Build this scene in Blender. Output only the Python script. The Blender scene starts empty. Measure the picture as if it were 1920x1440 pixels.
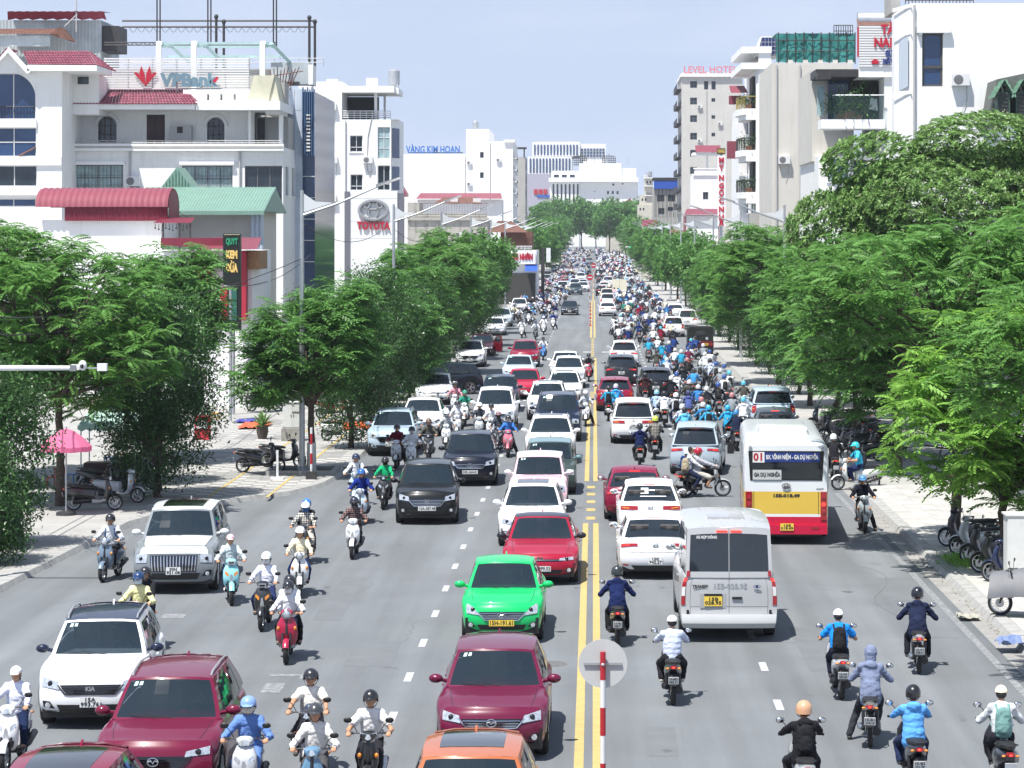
import bpy, bmesh, math, random
import numpy as np
from mathutils import Vector, Matrix, noise as mnoise
random.seed(11)
PI = math.pi
R = math.radians
scene = bpy.context.scene
col = scene.collection

# ---------------------------------------------------------------- camera
F, VX, VY, H = 4850.0, 1113.5, 440.0, 8.2      # focal length in photo pixels, vanishing point, eye height
cam_data = bpy.data.cameras.new('camera')
cam = bpy.data.objects.new('camera',cam_data); col.objects.link(cam)
cam.location = (0,0,H); cam.rotation_euler = (PI / 2,0,0)
cam_data.sensor_width = 36.0; cam_data.sensor_fit = 'HORIZONTAL'
cam_data.lens = 36.0 * F / 1920.0
cam_data.shift_x = -(VX - 960.0) / 1920.0
cam_data.shift_y = (VY - 720.0) / 1920.0
cam_data.clip_start = 0.5; cam_data.clip_end = 9000
scene.camera = cam

# ---------------------------------------------------------------- sky, sun, exposure
SUN = Vector((-0.26, -0.35, 1.0)).normalized()
world = bpy.data.worlds.new('World'); scene.world = world; world.use_nodes = True
wn = world.node_tree.nodes; wl = world.node_tree.links
bg = wn['Background']; bg.inputs['Strength'].default_value = 0.085
sky = wn.new('ShaderNodeTexSky'); sky.sky_type = 'NISHITA'; sky.sun_disc = False
sky.sun_elevation = math.asin(SUN.z); sky.sun_rotation = math.atan2(SUN.x,SUN.y)
sky.air_density = 1.0; sky.dust_density = 0.3; sky.ozone_density = 6.0; sky.altitude = 0
tcw = wn.new('ShaderNodeTexCoord')
sep = wn.new('ShaderNodeSeparateXYZ'); cmb = wn.new('ShaderNodeCombineXYZ'); lift = wn.new('ShaderNodeMapRange')      # humid air: the blue reaches down to the horizon
lift.inputs[1].default_value = -1; lift.inputs[2].default_value = 1; lift.inputs[3].default_value = -0.56; lift.inputs[4].default_value = 1.0
wl.new(tcw.outputs['Generated'],sep.inputs[0]); wl.new(sep.outputs['Z'],lift.inputs[0]); wl.new(sep.outputs['X'],cmb.inputs['X']); wl.new(sep.outputs['Y'],cmb.inputs['Y']); wl.new(lift.outputs[0],cmb.inputs['Z'])
wl.new(cmb.outputs[0], sky.inputs['Vector'])
mpw = wn.new('ShaderNodeMapping'); mpw.inputs['Scale'].default_value = (3.0,3.0,14.0)
nzw = wn.new('ShaderNodeTexNoise'); nzw.inputs['Scale'].default_value = 1.7; nzw.inputs['Detail'].default_value = 6; nzw.inputs['Roughness'].default_value = 0.55
rpw = wn.new('ShaderNodeValToRGB'); rpw.color_ramp.elements[0].position = 0.44; rpw.color_ramp.elements[1].position = 0.80
rpw.color_ramp.elements[0].color = (0,0,0,1); rpw.color_ramp.elements[1].color = (0.34,0.34,0.34,1)
tint = wn.new('ShaderNodeMixRGB'); tint.blend_type = 'MIX'; hz = wn.new('ShaderNodeMapRange'); hz.inputs[1].default_value = 0.0; hz.inputs[2].default_value = 0.7; hz.inputs[3].default_value = 0.74; hz.inputs[4].default_value = 0.22; wl.new(sep.outputs['Z'], hz.inputs[0]); wl.new(hz.outputs[0], tint.inputs[0]); tint.inputs[2].default_value = (6.3, 7.0, 8.5, 1)     # bright summer haze
mxw = wn.new('ShaderNodeMixRGB'); mxw.inputs[2].default_value = (8.0,8.5,9.4,1)
wl.new(tcw.outputs['Generated'],mpw.inputs['Vector']); wl.new(mpw.outputs['Vector'],nzw.inputs['Vector'])
wl.new(sky.outputs['Color'], tint.inputs[1])
wl.new(nzw.outputs['Fac'],rpw.inputs['Fac']); wl.new(rpw.outputs['Color'],mxw.inputs[0]); wl.new(tint.outputs['Color'],mxw.inputs[1])
wl.new(mxw.outputs['Color'], bg.inputs['Color'])
sun_data = bpy.data.lights.new('sun','SUN'); sun_data.energy = 5.0; sun_data.angle = R(0.53); sun_data.color = (1.0,0.965,0.90)
sun = bpy.data.objects.new('sun',sun_data); col.objects.link(sun)
sun.location = (0,0,60); sun.rotation_euler = SUN.to_track_quat('Z','Y').to_euler()
vs = scene.view_settings
vs.view_transform = 'Standard'; vs.look = 'None'; vs.exposure = 0.61; vs.gamma = 1.0; vs.use_curve_mapping = False
scene.cycles.max_bounces = 5; scene.cycles.diffuse_bounces = 3; scene.cycles.glossy_bounces = 2; scene.cycles.transmission_bounces = 3
scene.cycles.transparent_max_bounces = 8; scene.cycles.use_denoising = True
scene.cycles.caustics_reflective = False; scene.cycles.caustics_refractive = False
scene.cycles.sample_clamp_indirect = 6.0

# ---------------------------------------------------------------- photo pixel -> place
def wx(px, Y): return (px - VX) * Y / F
def wz(py, Y): return H - (py - VY) * Y / F
def gy(py): return F * H / (py - VY)                 # distance of a ground point
def gp(px, py): Y = gy(py); return wx(px, Y), Y
def gz(Y): return 0.0 if Y < 330 else 1.25e-5 * (Y - 330) ** 2     # the street climbs slightly far off

# ---------------------------------------------------------------- mesh builder
ORG = {}; KIDS = {}
def kids(o): return KIDS.get(o.name, ())
class MB:
 def __init__(s): s.v = []; s.f = []; s.m = []
 def add(s, vs_, fs, mi=0):
  o = len(s.v); s.v.extend([tuple(p) for p in vs_])
  for f in fs: s.f.append(tuple(i + o for i in f)); s.m.append(mi)
  return s
 def box(s, x0, x1, y0, y1, z0, z1, mi=0):
  return s.add([(x0,y0,z0),(x1,y0,z0),(x1,y1,z0),(x0,y1,z0),(x0,y0,z1),(x1,y0,z1),(x1,y1,z1),(x0,y1,z1)],
      [(0,3,2,1),(4,5,6,7),(0,1,5,4),(1,2,6,5),(2,3,7,6),(3,0,4,7)],mi)
 def bbox(s, c, sz, rz=0.0, mi=0, rx=0.0):
  m = Matrix.Translation(c) @ Matrix.Rotation(rz,4,'Z') @ Matrix.Rotation(rx,4,'X')
  h = [x / 2 for x in sz]
  P = [m @ Vector((sx*h[0],sy*h[1],sz_*h[2])) for sz_ in (-1,1) for sx,sy in ((-1,-1),(1,-1),(1,1),(-1,1))]
  return s.add(P,[(0,3,2,1),(4,5,6,7),(0,1,5,4),(1,2,6,5),(2,3,7,6),(3,0,4,7)],mi)
 def tube(s, pts, rad, n=6, caps=True, mi=0, flat=1.0):
  pts = [Vector(p) for p in pts]
  if not hasattr(rad, '__len__'): rad = [rad] * len(pts)
  V = []; up = Vector((0, 0, 1))
  d0 = (pts[-1] - pts[0]).normalized() if (pts[-1]-pts[0]).length > 1e-6 else Vector((0,0,1))
  if abs(d0.z) > 0.9: up = Vector((0, 1, 0))
  for i, p in enumerate(pts):
   a = pts[max(i - 1,0)]; b = pts[min(i + 1,len(pts) - 1)]
   d = (b - a).normalized()
   x = d.cross(up)
   x = x.normalized() if x.length > 1e-5 else Vector((1,0,0))
   y = d.cross(x).normalized()
   for k in range(n):
    t = 2 * PI * k / n
    V.append(p + x * (rad[i] * math.cos(t)) + y * (rad[i] * flat * math.sin(t)))
  fs = []
  for i in range(len(pts) - 1):
   for k in range(n):
    k2 = (k + 1) % n
    fs.append((i*n+k, i*n+k2, (i+1)*n+k2, (i+1)*n+k))
  if caps:
   fs.append(tuple(range(n - 1,-1,-1))); fs.append(tuple((len(pts)-1)*n + k for k in range(n)))
  # outward orientation
  s.add(V,[tuple(reversed(f)) for f in fs],mi); return s
 def lathe(s,prof,n=16,axis='z',c=(0,0,0),mi=0,a0=0.0,a1=2*PI):
  full = abs(a1 - a0 - 2*PI) < 1e-6
  V = []; m = n if full else n + 1
  for r, h in prof:
   for k in range(m):
    t = a0 + (a1 - a0) * k / n
    p, q = r * math.cos(t), r * math.sin(t)
    if axis == 'z': V.append((c[0]+p, c[1]+q, c[2]+h))
    elif axis == 'x': V.append((c[0]+h, c[1]+p, c[2]+q))
    else: V.append((c[0]+q, c[1]+h, c[2]+p))
  fs = []
  for i in range(len(prof) - 1):
   for k in range(n):
    k2 = (k + 1) % m
    fs.append((i*m+k, i*m+k2, (i+1)*m+k2, (i+1)*m+k))
  return s.add(V, fs, mi)
 def prism(s, poly, d0, d1, plane='xz', mi=0):
  n = len(poly)
  def P(a, b, d):
   return (a,d,b) if plane == 'xz' else ((d,a,b) if plane == 'yz' else (a,b,d))
  V = [P(a,b,d0) for a,b in poly] + [P(a,b,d1) for a,b in poly]
  fs = [tuple(range(n)),tuple(range(2*n - 1,n - 1,-1))] + [(i,n + i,n + (i+1) % n,(i+1) % n) for i in range(n)]
  return s.add(V, fs, mi)
 def grid(s, P, mi=0, flip=False, closed=False):
  r = len(P); c = len(P[0]); V = [p for row in P for p in row]; fs = []
  for i in range(r - 1):
   for j in range(c if closed else c - 1):
    j2 = (j + 1) % c
    f = (i*c+j, i*c+j2, (i+1)*c+j2, (i+1)*c+j)
    fs.append(tuple(reversed(f)) if flip else f)
  return s.add(V, fs, mi)
 def ell(s, c, r, nu=10, nv=7, mi=0, half=None):
  if not hasattr(r, '__len__'): r = (r, r, r)
  P = []
  v0, v1 = (-PI/2, PI/2) if half is None else half
  for j in range(nv + 1):
   ph = v0 + (v1 - v0) * j / nv
   P.append([(c[0] + r[0]*math.cos(ph)*math.cos(2*PI*k/nu),c[1] + r[1]*math.cos(ph)*math.sin(2*PI*k/nu),c[2] + r[2]*math.sin(ph)) for k in range(nu)])
  return s.grid(P, mi, closed=True)
 def quad(s,a,b,c,d,mi=0): return s.add([a,b,c,d],[(0,1,2,3)],mi)
 def xform(s, M):
  s.v = [tuple(M @ Vector(p)) for p in s.v]; return s
 def merge(s, o, M=None, mi=None):
  k = len(s.v)
  s.v.extend(tuple(M @ Vector(p)) for p in o.v) if M is not None else s.v.extend(o.v)
  s.f.extend(tuple(i + k for i in f) for f in o.f); s.m.extend(o.m if mi is None else [mi]*len(o.f)); return s
 def mesh(s, name, mats=None, smooth=None):
  me = bpy.data.meshes.new(name)
  me.from_pydata(s.v, [], s.f)
  if mats:
   for m_ in (mats if isinstance(mats,(list,tuple)) else [mats]): me.materials.append(m_)
   if any(s.m): me.polygons.foreach_set('material_index',s.m)
  if smooth is not None:
   me.polygons.foreach_set('use_smooth',[True] * len(s.f))
   if smooth < 180: me.set_sharp_from_angle(angle=R(smooth))
  me.update(); return me
 def build(s,name,mats,parent=None,smooth=None,color=None,world_space=False):
  if world_space and parent is not None:
   ox,oy,oz = ORG[parent.name]; s.v = [(x-ox,y-oy,z-oz) for x,y,z in s.v]
  return put(name,s.mesh(name,mats,smooth),parent,color)

def put(name,mesh,parent=None,color=None,loc=None,rz=0.0):
 o = bpy.data.objects.new(name,mesh); col.objects.link(o)
 if parent is not None:
  o.parent = parent; KIDS.setdefault(parent.name,[]).append(o)
  if parent.name in ORG: ORG[o.name] = ORG[parent.name]
 if color is not None: o.color = (color[0],color[1],color[2],1)
 if loc is not None: o.location = loc
 if rz: o.rotation_euler = (0, 0, rz)
 return o
def tag(o,label=None,cat=None,group=None,kind=None):
 if label: o['label'] = label
 if cat: o['category'] = cat
 if group: o['group'] = group
 if kind: o['kind'] = kind
 return o
def thing(name,label,cat,loc=(0,0,0),rz=0.0,group=None):
 o = bpy.data.objects.new(name,None); col.objects.link(o)
 o.location = loc; o.rotation_euler = (0,0,rz); o.empty_display_size = 0.2
 ORG[o.name] = tuple(loc)
 return tag(o, label, cat, group)
def dup(root,loc,rz=0.0,label=None,group=None,colors=None,scale=None):
 """copy of a thing with its parts and sub-parts; colors = {part name: rgb}"""
 def cp(o, parent):
  c = o.copy(); col.objects.link(c); c.parent = parent
  if parent is not None: KIDS.setdefault(parent.name,[]).append(c)
  if colors:
   b = o.name.split('.')[0]
   if b in colors: c.color = (*colors[b], 1)
  for ch in kids(o): cp(ch, c)
  return c
 r = cp(root,None); r.location = loc; r.rotation_euler = (0,0,rz)
 if scale: r.scale = (scale,) * 3 if not hasattr(scale,'__len__') else scale
 if label: r['label'] = label
 if group: r['group'] = group
 return r
def hexc(h):
 h = h.lstrip('#'); c = [int(h[i:i+2], 16) / 255 for i in (0, 2, 4)]
 return tuple((x / 12.92) if x <= 0.04045 else ((x + 0.055) / 1.055) ** 2.4 for x in c)

# ---------------------------------------------------------------- materials
MAT = {}
def mat(name,color=(0.5,0.5,0.5),rough=0.6,metal=0.0,objcol=False,coat=0.0,var=0.0,vscale=4.0,bump=0.0,bscale=40.0,
  spec=None,emit=None,streak=0.0,stcol=(0.16,0.15,0.13),island=0.0,trans=0.0):
 if name in MAT: return MAT[name]
 m = bpy.data.materials.new(name); m.use_nodes = True; nt = m.node_tree; N = nt.nodes; L = nt.links
 b = N['Principled BSDF']
 b.inputs['Roughness'].default_value = rough; b.inputs['Metallic'].default_value = metal
 if coat: b.inputs['Coat Weight'].default_value = coat; b.inputs['Coat Roughness'].default_value = 0.04
 if spec is not None: b.inputs['Specular IOR Level'].default_value = spec
 src = None
 if objcol:
  oi = N.new('ShaderNodeObjectInfo'); src = oi.outputs['Color']
 else:
  rgb = N.new('ShaderNodeRGB'); rgb.outputs[0].default_value = (*color,1); src = rgb.outputs[0]
 tc = None
 def coord():
  nonlocal tc
  if tc is None: tc = N.new('ShaderNodeTexCoord')
  return tc.outputs['Object']
 if var > 0:
  nz = N.new('ShaderNodeTexNoise'); nz.inputs['Scale'].default_value = vscale; nz.inputs['Detail'].default_value = 5; nz.inputs['Roughness'].default_value = 0.6
  L.new(coord(), nz.inputs['Vector'])
  mr = N.new('ShaderNodeMapRange'); mr.inputs[1].default_value = 0.28; mr.inputs[2].default_value = 0.72
  mr.inputs[3].default_value = 1 - var; mr.inputs[4].default_value = 1 + var
  L.new(nz.outputs['Fac'], mr.inputs[0])
  mu = N.new('ShaderNodeVectorMath'); mu.operation = 'SCALE'; L.new(src,mu.inputs[0]); L.new(mr.outputs[0],mu.inputs['Scale']); src = mu.outputs[0]
 if island > 0:
  ge = N.new('ShaderNodeNewGeometry')
  mr = N.new('ShaderNodeMapRange'); mr.inputs[3].default_value = 1 - island; mr.inputs[4].default_value = 1 + island
  L.new(ge.outputs['Random Per Island'], mr.inputs[0])
  mu = N.new('ShaderNodeVectorMath'); mu.operation = 'SCALE'; L.new(src,mu.inputs[0]); L.new(mr.outputs[0],mu.inputs['Scale']); src = mu.outputs[0]
 if streak > 0:      # rain stains and mould: own shape, stays with the wall
  mp = N.new('ShaderNodeMapping'); mp.inputs['Scale'].default_value = (1.3,1.3,0.12)
  n2 = N.new('ShaderNodeTexNoise'); n2.inputs['Scale'].default_value = 1.6; n2.inputs['Detail'].default_value = 8; n2.inputs['Roughness'].default_value = 0.68
  L.new(coord(),mp.inputs['Vector']); L.new(mp.outputs[0],n2.inputs['Vector'])
  rp = N.new('ShaderNodeMapRange'); rp.inputs[1].default_value = 0.52; rp.inputs[2].default_value = 0.78; rp.inputs[3].default_value = 0; rp.inputs[4].default_value = streak
  L.new(n2.outputs['Fac'], rp.inputs[0])
  mx = N.new('ShaderNodeMixRGB'); mx.inputs[2].default_value = (*stcol,1); L.new(rp.outputs[0],mx.inputs[0]); L.new(src,mx.inputs[1]); src = mx.outputs[0]
 L.new(src, b.inputs['Base Color'])
 if bump > 0:
  nb = N.new('ShaderNodeTexNoise'); nb.inputs['Scale'].default_value = bscale; nb.inputs['Detail'].default_value = 4; L.new(coord(),nb.inputs['Vector'])
  bp = N.new('ShaderNodeBump'); bp.inputs['Strength'].default_value = bump; bp.inputs['Distance'].default_value = 0.02
  L.new(nb.outputs['Fac'],bp.inputs['Height']); L.new(bp.outputs[0],b.inputs['Normal'])
 if emit: b.inputs['Emission Color'].default_value = (*emit[0],1); b.inputs['Emission Strength'].default_value = emit[1]
 if trans > 0:
  tl = N.new('ShaderNodeBsdfTranslucent'); L.new(src,tl.inputs['Color'])
  ms = N.new('ShaderNodeMixShader'); ms.inputs[0].default_value = trans
  L.new(b.outputs[0],ms.inputs[1]); L.new(tl.outputs[0],ms.inputs[2]); L.new(ms.outputs[0],N['Material Output'].inputs['Surface'])
 MAT[name] = m; return m
def glass_mat(name,tint=(0.30,0.36,0.40),opaque=0.72,base=(0.012,0.018,0.026),rough=0.03):
 if name in MAT: return MAT[name]
 m = mat(name,base,rough,spec=1.0); nt = m.node_tree; N = nt.nodes; L = nt.links
 tr = N.new('ShaderNodeBsdfTransparent'); tr.inputs[0].default_value = (*tint,1)
 ms = N.new('ShaderNodeMixShader'); ms.inputs[0].default_value = opaque
 L.new(tr.outputs[0],ms.inputs[1]); L.new(N['Principled BSDF'].outputs[0],ms.inputs[2]); L.new(ms.outputs[0],N['Material Output'].inputs['Surface'])
 return m

M_paint = mat('car_paint',objcol=True,rough=0.32,coat=0.6,var=0.03,vscale=1.2,spec=.2)
M_bikepaint = mat('bike_paint',objcol=True,rough=0.35,coat=0.8,var=0.04,vscale=6)
M_cloth = mat('cloth',objcol=True,rough=0.92,spec=0.15,var=0.09,vscale=9,bump=0.9,bscale=16)
M_skin = mat('skin',hexc('b98a6c'),rough=0.55,var=0.06,vscale=14)
M_helmet = mat('helmet_shell',objcol=True,rough=0.3,coat=0.6)
M_hair = mat('hair',(0.012,0.010,0.009),rough=0.55,bump=0.5,bscale=120)
M_shoe = mat('shoe', objcol=True, rough=0.7)
M_black = mat('black_plastic',(0.012,0.012,0.013),rough=0.45,var=0.15,vscale=9)
M_gloss = mat('gloss_black',(0.008,0.008,0.010),rough=0.12,coat=0.6)
M_rubber = mat('rubber',(0.018,0.018,0.019),rough=0.85,var=0.2,vscale=20)
M_chrome = mat('chrome',(0.72,0.73,0.75),rough=0.16,metal=1.0)
M_alloy = mat('alloy',(0.50,0.51,0.53),rough=0.33,metal=1.0)
M_dkalloy = mat('dark_alloy',(0.06,0.06,0.065),rough=0.4,metal=0.8)
M_silver = mat('silver_plastic',(0.42,0.43,0.45),rough=0.4,metal=0.4)
M_lamp = mat('headlamp_glass',(0.62,0.66,0.70),rough=0.08,metal=0.55,coat=1.0,var=0.35,vscale=18)
M_red = mat('tail_lamp_red',(0.33,0.008,0.014),rough=0.15,coat=1.0)
M_redlit = mat('tail_lamp_lit',(0.6,0.02,0.02),rough=0.2,emit=((1.0,0.05,0.03),1.2))
M_amber = mat('amber_lens',(0.65,0.22,0.02),rough=0.2,coat=1.0)
M_plate = mat('number_plate',(0.72,0.73,0.72),rough=0.5)
M_plateY = mat('number_plate_yellow',(0.78,0.55,0.07),rough=0.5)
M_ink = mat('black_ink',(0.02,0.02,0.022),rough=0.6)
M_glass = glass_mat('car_glass',tint=(.50,.58,.62),opaque=0.52,base=(.026,.044,.060))  # bluish windscreen base colour stands in for reflected sky
M_glassd = glass_mat('car_glass_dark',opaque=0.90,base=(.010,.015,.020))
M_seat = mat('seat_vinyl',(0.015,0.015,0.016),rough=0.5,bump=0.2,bscale=60)
M_inter = mat('car_interior',(0.055,0.052,0.05),rough=0.8)
M_white = mat('white_paint',(0.74,0.75,0.76),rough=0.5,var=0.04)
M_steel = mat('galvanised_steel',(0.46,0.48,0.50),rough=0.45,metal=0.6,var=0.12,vscale=3)
M_redpaint = mat('red_paint',(0.42,0.018,0.03),rough=0.45)

SCRATCH = bpy.data.scenes.new('scratch')
def evaluated(ob):
 """mesh of an object with its modifiers applied, worked out in an empty side scene"""
 SCRATCH.collection.objects.link(ob); vl = SCRATCH.view_layers[0]; vl.update()
 out = bpy.data.meshes.new_from_object(ob.evaluated_get(vl.depsgraph)); bpy.data.objects.remove(ob); return out
TXT = {}
def text_mb(s,size=1.0,depth=0.01,align='CENTER',bold=0.0,shear=0.0,wfac=None):
 """lettering as geometry in the x/z plane, front towards -y; wfac fits the total width"""
 key = (s, size, depth, align, bold, shear, wfac)
 if key in TXT:
  b = TXT[key]; o = MB(); o.v = list(b.v); o.f = list(b.f); o.m = list(b.m); return o
 cu = bpy.data.curves.new('lettering','FONT'); cu.body = s; cu.size = size; cu.align_x = align; cu.align_y = 'CENTER'
 cu.extrude = depth / 2; cu.offset = bold; cu.shear = shear; cu.resolution_u = 2
 ob = bpy.data.objects.new('lettering', cu)
 me = bpy.data.meshes.new_from_object(ob)
 n = len(me.vertices); P = np.empty(n * 3); me.vertices.foreach_get('co',P); P = P.reshape(-1,3)
 if wfac and n:
  w = P[:,0].max() - P[:,0].min(); P[:,0] *= wfac / max(w,1e-6)
 o = MB(); o.v = [(p[0],-p[2],p[1]) for p in P]; o.f = [tuple(q.vertices) for q in me.polygons]; o.m = [0] * len(o.f)
 bpy.data.objects.remove(ob); bpy.data.curves.remove(cu); bpy.data.meshes.remove(me)
 b = MB(); b.v = list(o.v); b.f = list(o.f); b.m = list(o.m); TXT[key] = b
 return o
# ================================================================ ground, road, pavements
M_earth = mat('ground_concrete',(.26,.26,.25),.95,var=.15,vscale=.4)
def asphalt():
 m = mat('asphalt',(.160,.172,.183),.88,var=.10,vscale=.35,bump=.35,bscale=55); nt = m.node_tree; N = nt.nodes; L = nt.links
 b = N['Principled BSDF']; src = b.inputs['Base Color'].links[0].from_socket
 tc = N.new('ShaderNodeTexCoord')
 n1 = N.new('ShaderNodeTexNoise'); n1.inputs['Scale'].default_value = 42; n1.inputs['Detail'].default_value = 3; L.new(tc.outputs['Object'],n1.inputs['Vector'])
 r1 = N.new('ShaderNodeMapRange'); r1.inputs[1].default_value = .3; r1.inputs[2].default_value = .7; r1.inputs[3].default_value = .80; r1.inputs[4].default_value = 1.18; L.new(n1.outputs['Fac'],r1.inputs[0])
 mp = N.new('ShaderNodeMapping'); mp.inputs['Scale'].default_value = (.85, .035, 1); L.new(tc.outputs['Object'], mp.inputs['Vector'])      # wheel tracks along the lanes
 n2 = N.new('ShaderNodeTexNoise'); n2.inputs['Scale'].default_value = 1.4; n2.inputs['Detail'].default_value = 5; L.new(mp.outputs[0],n2.inputs['Vector'])
 r2 = N.new('ShaderNodeMapRange'); r2.inputs[1].default_value = .3; r2.inputs[2].default_value = .7; r2.inputs[3].default_value = .76; r2.inputs[4].default_value = 1.13; L.new(n2.outputs['Fac'],r2.inputs[0])
 n3 = N.new('ShaderNodeTexNoise'); n3.inputs['Scale'].default_value = 1.1; n3.inputs['Detail'].default_value = 2; n3.inputs['Distortion'].default_value = 1.5; L.new(tc.outputs['Object'],n3.inputs['Vector'])
 r3 = N.new('ShaderNodeMapRange'); r3.inputs[1].default_value = .70; r3.inputs[2].default_value = .80; r3.inputs[3].default_value = 1; r3.inputs[4].default_value = .72; L.new(n3.outputs['Fac'],r3.inputs[0])
 p = N.new('ShaderNodeMath'); p.operation = 'MULTIPLY'; L.new(r1.outputs[0],p.inputs[0]); L.new(r2.outputs[0],p.inputs[1])
 p2 = N.new('ShaderNodeMath'); p2.operation = 'MULTIPLY'; L.new(p.outputs[0],p2.inputs[0]); L.new(r3.outputs[0],p2.inputs[1])
 mu = N.new('ShaderNodeVectorMath'); mu.operation = 'SCALE'; L.new(src,mu.inputs[0]); L.new(p2.outputs[0],mu.inputs['Scale']); L.new(mu.outputs[0],b.inputs['Base Color'])
 return m
M_asph = asphalt()
def worn(name,c,lo=.50,hi=.66,under=(.16,.17,.18)):
 m = mat(name,c,.8,var=.08,vscale=3); N = m.node_tree.nodes; L = m.node_tree.links; b = N['Principled BSDF']; src = b.inputs['Base Color'].links[0].from_socket
 tc = N.new('ShaderNodeTexCoord'); n1 = N.new('ShaderNodeTexNoise'); n1.inputs['Scale'].default_value = 9; n1.inputs['Detail'].default_value = 8; n1.inputs['Roughness'].default_value = .7; L.new(tc.outputs['Object'],n1.inputs['Vector'])
 r1 = N.new('ShaderNodeMapRange'); r1.inputs[1].default_value = lo; r1.inputs[2].default_value = hi; L.new(n1.outputs['Fac'],r1.inputs[0])
 mx = N.new('ShaderNodeMixRGB'); mx.inputs[2].default_value = (*under,1); L.new(r1.outputs[0],mx.inputs[0]); L.new(src,mx.inputs[1]); L.new(mx.outputs[0],b.inputs['Base Color']); return m
M_yel = worn('yellow_marking',(.46,.35,.13),.54,.74); M_wmark = worn('white_marking',(.44,.45,.46),.56,.72); M_wold = worn('old_white_marking',(.30,.305,.31),.38,.56)
M_kerb = mat('kerb_stone',(.32,.32,.31),.9,var=.18,vscale=2.5,bump=.3,bscale=30); M_gutter = mat('gutter_concrete',(.27,.265,.255),.95,var=.2,vscale=1.5)
M_pavA = mat('paver_light',(.42,.41,.385),.9,objcol=False,var=.15,vscale=1.3,island=.10); M_pavB = mat('paver_dark',(.26,.257,.25),.9,var=.18,vscale=1.3,island=.12)
M_pave = mat('pavement',(.33,.325,.31),.95,var=.16,vscale=.8,island=.1)

YS = [12,20,30,40,50,60,70,80,100,130,170,220,280,330,380,430,480,540,600,670,740,820,900,1000]
def strip(m, xl, xr, z, ys=YS):
 """sheet between two edges given as functions of distance"""
 m.grid([[(xl(y),y,gz(y) + z),(xr(y),y,gz(y) + z)] for y in ys])
g = MB(); g.grid([[(-1500,y,z),(1500,y,z)] for y,z in [(-60,-.05),(12,-.05)] + [(y,gz(y) - .05) for y in YS[1:]] + [(1400,gz(1000)-.05),(6000,gz(1000)-.05)]])
tag(g.build('ground', M_earth), kind='structure')
LK = [(10,-17.5),(40,-15.0),(59,-13.6),(68,-13.25),(73,-13.0),(76.5,-12.2),(79,-10.9),(81.5,-9.5),(84,-8.75),(88,-8.5),(1100,-8.5)]
def lk(y): return np.interp(y,[a for a,b in LK],[b for a,b in LK])
yl = sorted(set(YS + [a for a,b in LK if a > 10 and a < 1000] + [75,78,80,82.5,86]))
m = MB(); strip(m,lambda y: lk(y) - .1,lambda y: 8.35,0,yl)
road = tag(m.build('road', M_asph), kind='structure')
def mark(nm, mt, x0, x1, y0, y1, z=.004):
 m = MB(); n = max(1,int((y1-y0)/40)); m.grid([[(x0,y0+(y1-y0)*k/n,gz(y0+(y1-y0)*k/n)+z),(x1,y0+(y1-y0)*k/n,gz(y0+(y1-y0)*k/n)+z)] for k in range(n+1)]); return m.build(nm,mt,road)
for xc in (-.235, .055):
 for y0,y1 in ((18,73.5),(86,128),(206,322)): mark('centre_line',M_yel,xc-.075,xc+.075,y0,y1)
mark('centre_line',M_yel,.02,.17,133,172); mark('centre_line',M_yel,-.16,-.01,322,600)
for k in range(5): mark('centre_square',M_yel,-.22,.04,74.4 + k*2.3,75.2 + k*2.3)
for k in range(7): mark('centre_square',M_yel,-.20,.02,129 + k*.9,129.5 + k*.9)
for k in range(12): mark('centre_square',M_yel,-.20,.02,174 + k*2.6,175.4 + k*2.6)
k0 = gy(1345)
for k in range(-5, 70):
 y = k0 + 4.0*k
 mark('lane_dash', M_wmark, -3.50, -3.36, y-.5, y+.5)
k0 = gy(1250)
for k in range(-6, 60):
 y = k0 + 4.0*k
 if y < 70 or y > 84: mark('lane_dash',M_wmark,3.15,3.29,y-.5,y+.5)
mark('edge_line',M_wold,7.62,7.78,30,82); mark('edge_line',M_wold,7.64,7.76,110,330)
for x0 in (-.75,.55): mark('stop_mark',M_wmark,x0,x0+.6,180,181.2)
m = MB(); ax,ay = gp(560,1266); m.add([(ax-.55,ay-.12,.004),(ax+.05,ay-.12,.004),(ax+.05,ay-.45,.004),(ax+.42,ay,.004),(ax+.05,ay+.45,.004),(ax+.05,ay+.12,.004),(ax-.55,ay+.12,.004)],[tuple(range(7))]); m.build('worn_arrow',M_wold,road)
ax,ay = gp(512,1290); mark('worn_arrow_tail',M_wold,ax-.18,ax+.18,ay-.5,ay+.5); ax,ay = gp(330,1155); mark('worn_arrow_tail',M_wold,ax-.3,ax+.2,ay-.3,ay+.3)
# tar-sealed crack, manholes
m = MB(); m.tube([(gp(1610,1062)[0],gp(1610,1062)[1],.002)] + [(gp(a,b)[0],gp(a,b)[1],.002) for a,b in ((1640,1068),(1660,1080),(1664,1092),(1655,1106),(1640,1120),(1642,1132),(1665,1146),(1690,1158))],.007,4,flat=.3); m.build('tar_seam',mat('tar',(.10,.10,.105),.7),road)
for px_, py_ in ((1028, 1245),):
 ax,ay = gp(px_,py_); m = MB(); m.lathe([(0,.006),(.33,.006),(.36,.002)],18,'z',(ax,ay,0)); m.build('manhole_cover',mat('cast_iron',(.12,.12,.12),.7,var=.3,vscale=20),road)
M_patch = mat('asphalt_patch',(.142,.152,.162),.9,var=.10,vscale=1.5,bump=.3,bscale=50)
for px_,py_,w,l in ((700,1225,.9,3.0),(1530,1215,.7,5.5),(400,1290,1.1,2.2),(1240,1390,.5,2.4),(1690,1105,.8,4.0),(640,1120,.6,7.0),(1180,1075,.45,5.0)):
 ax,ay = gp(px_,py_); mark('repair_patch',M_patch,ax-w/2,ax+w/2,ay-l/2,ay+l/2,.0025)
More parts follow.
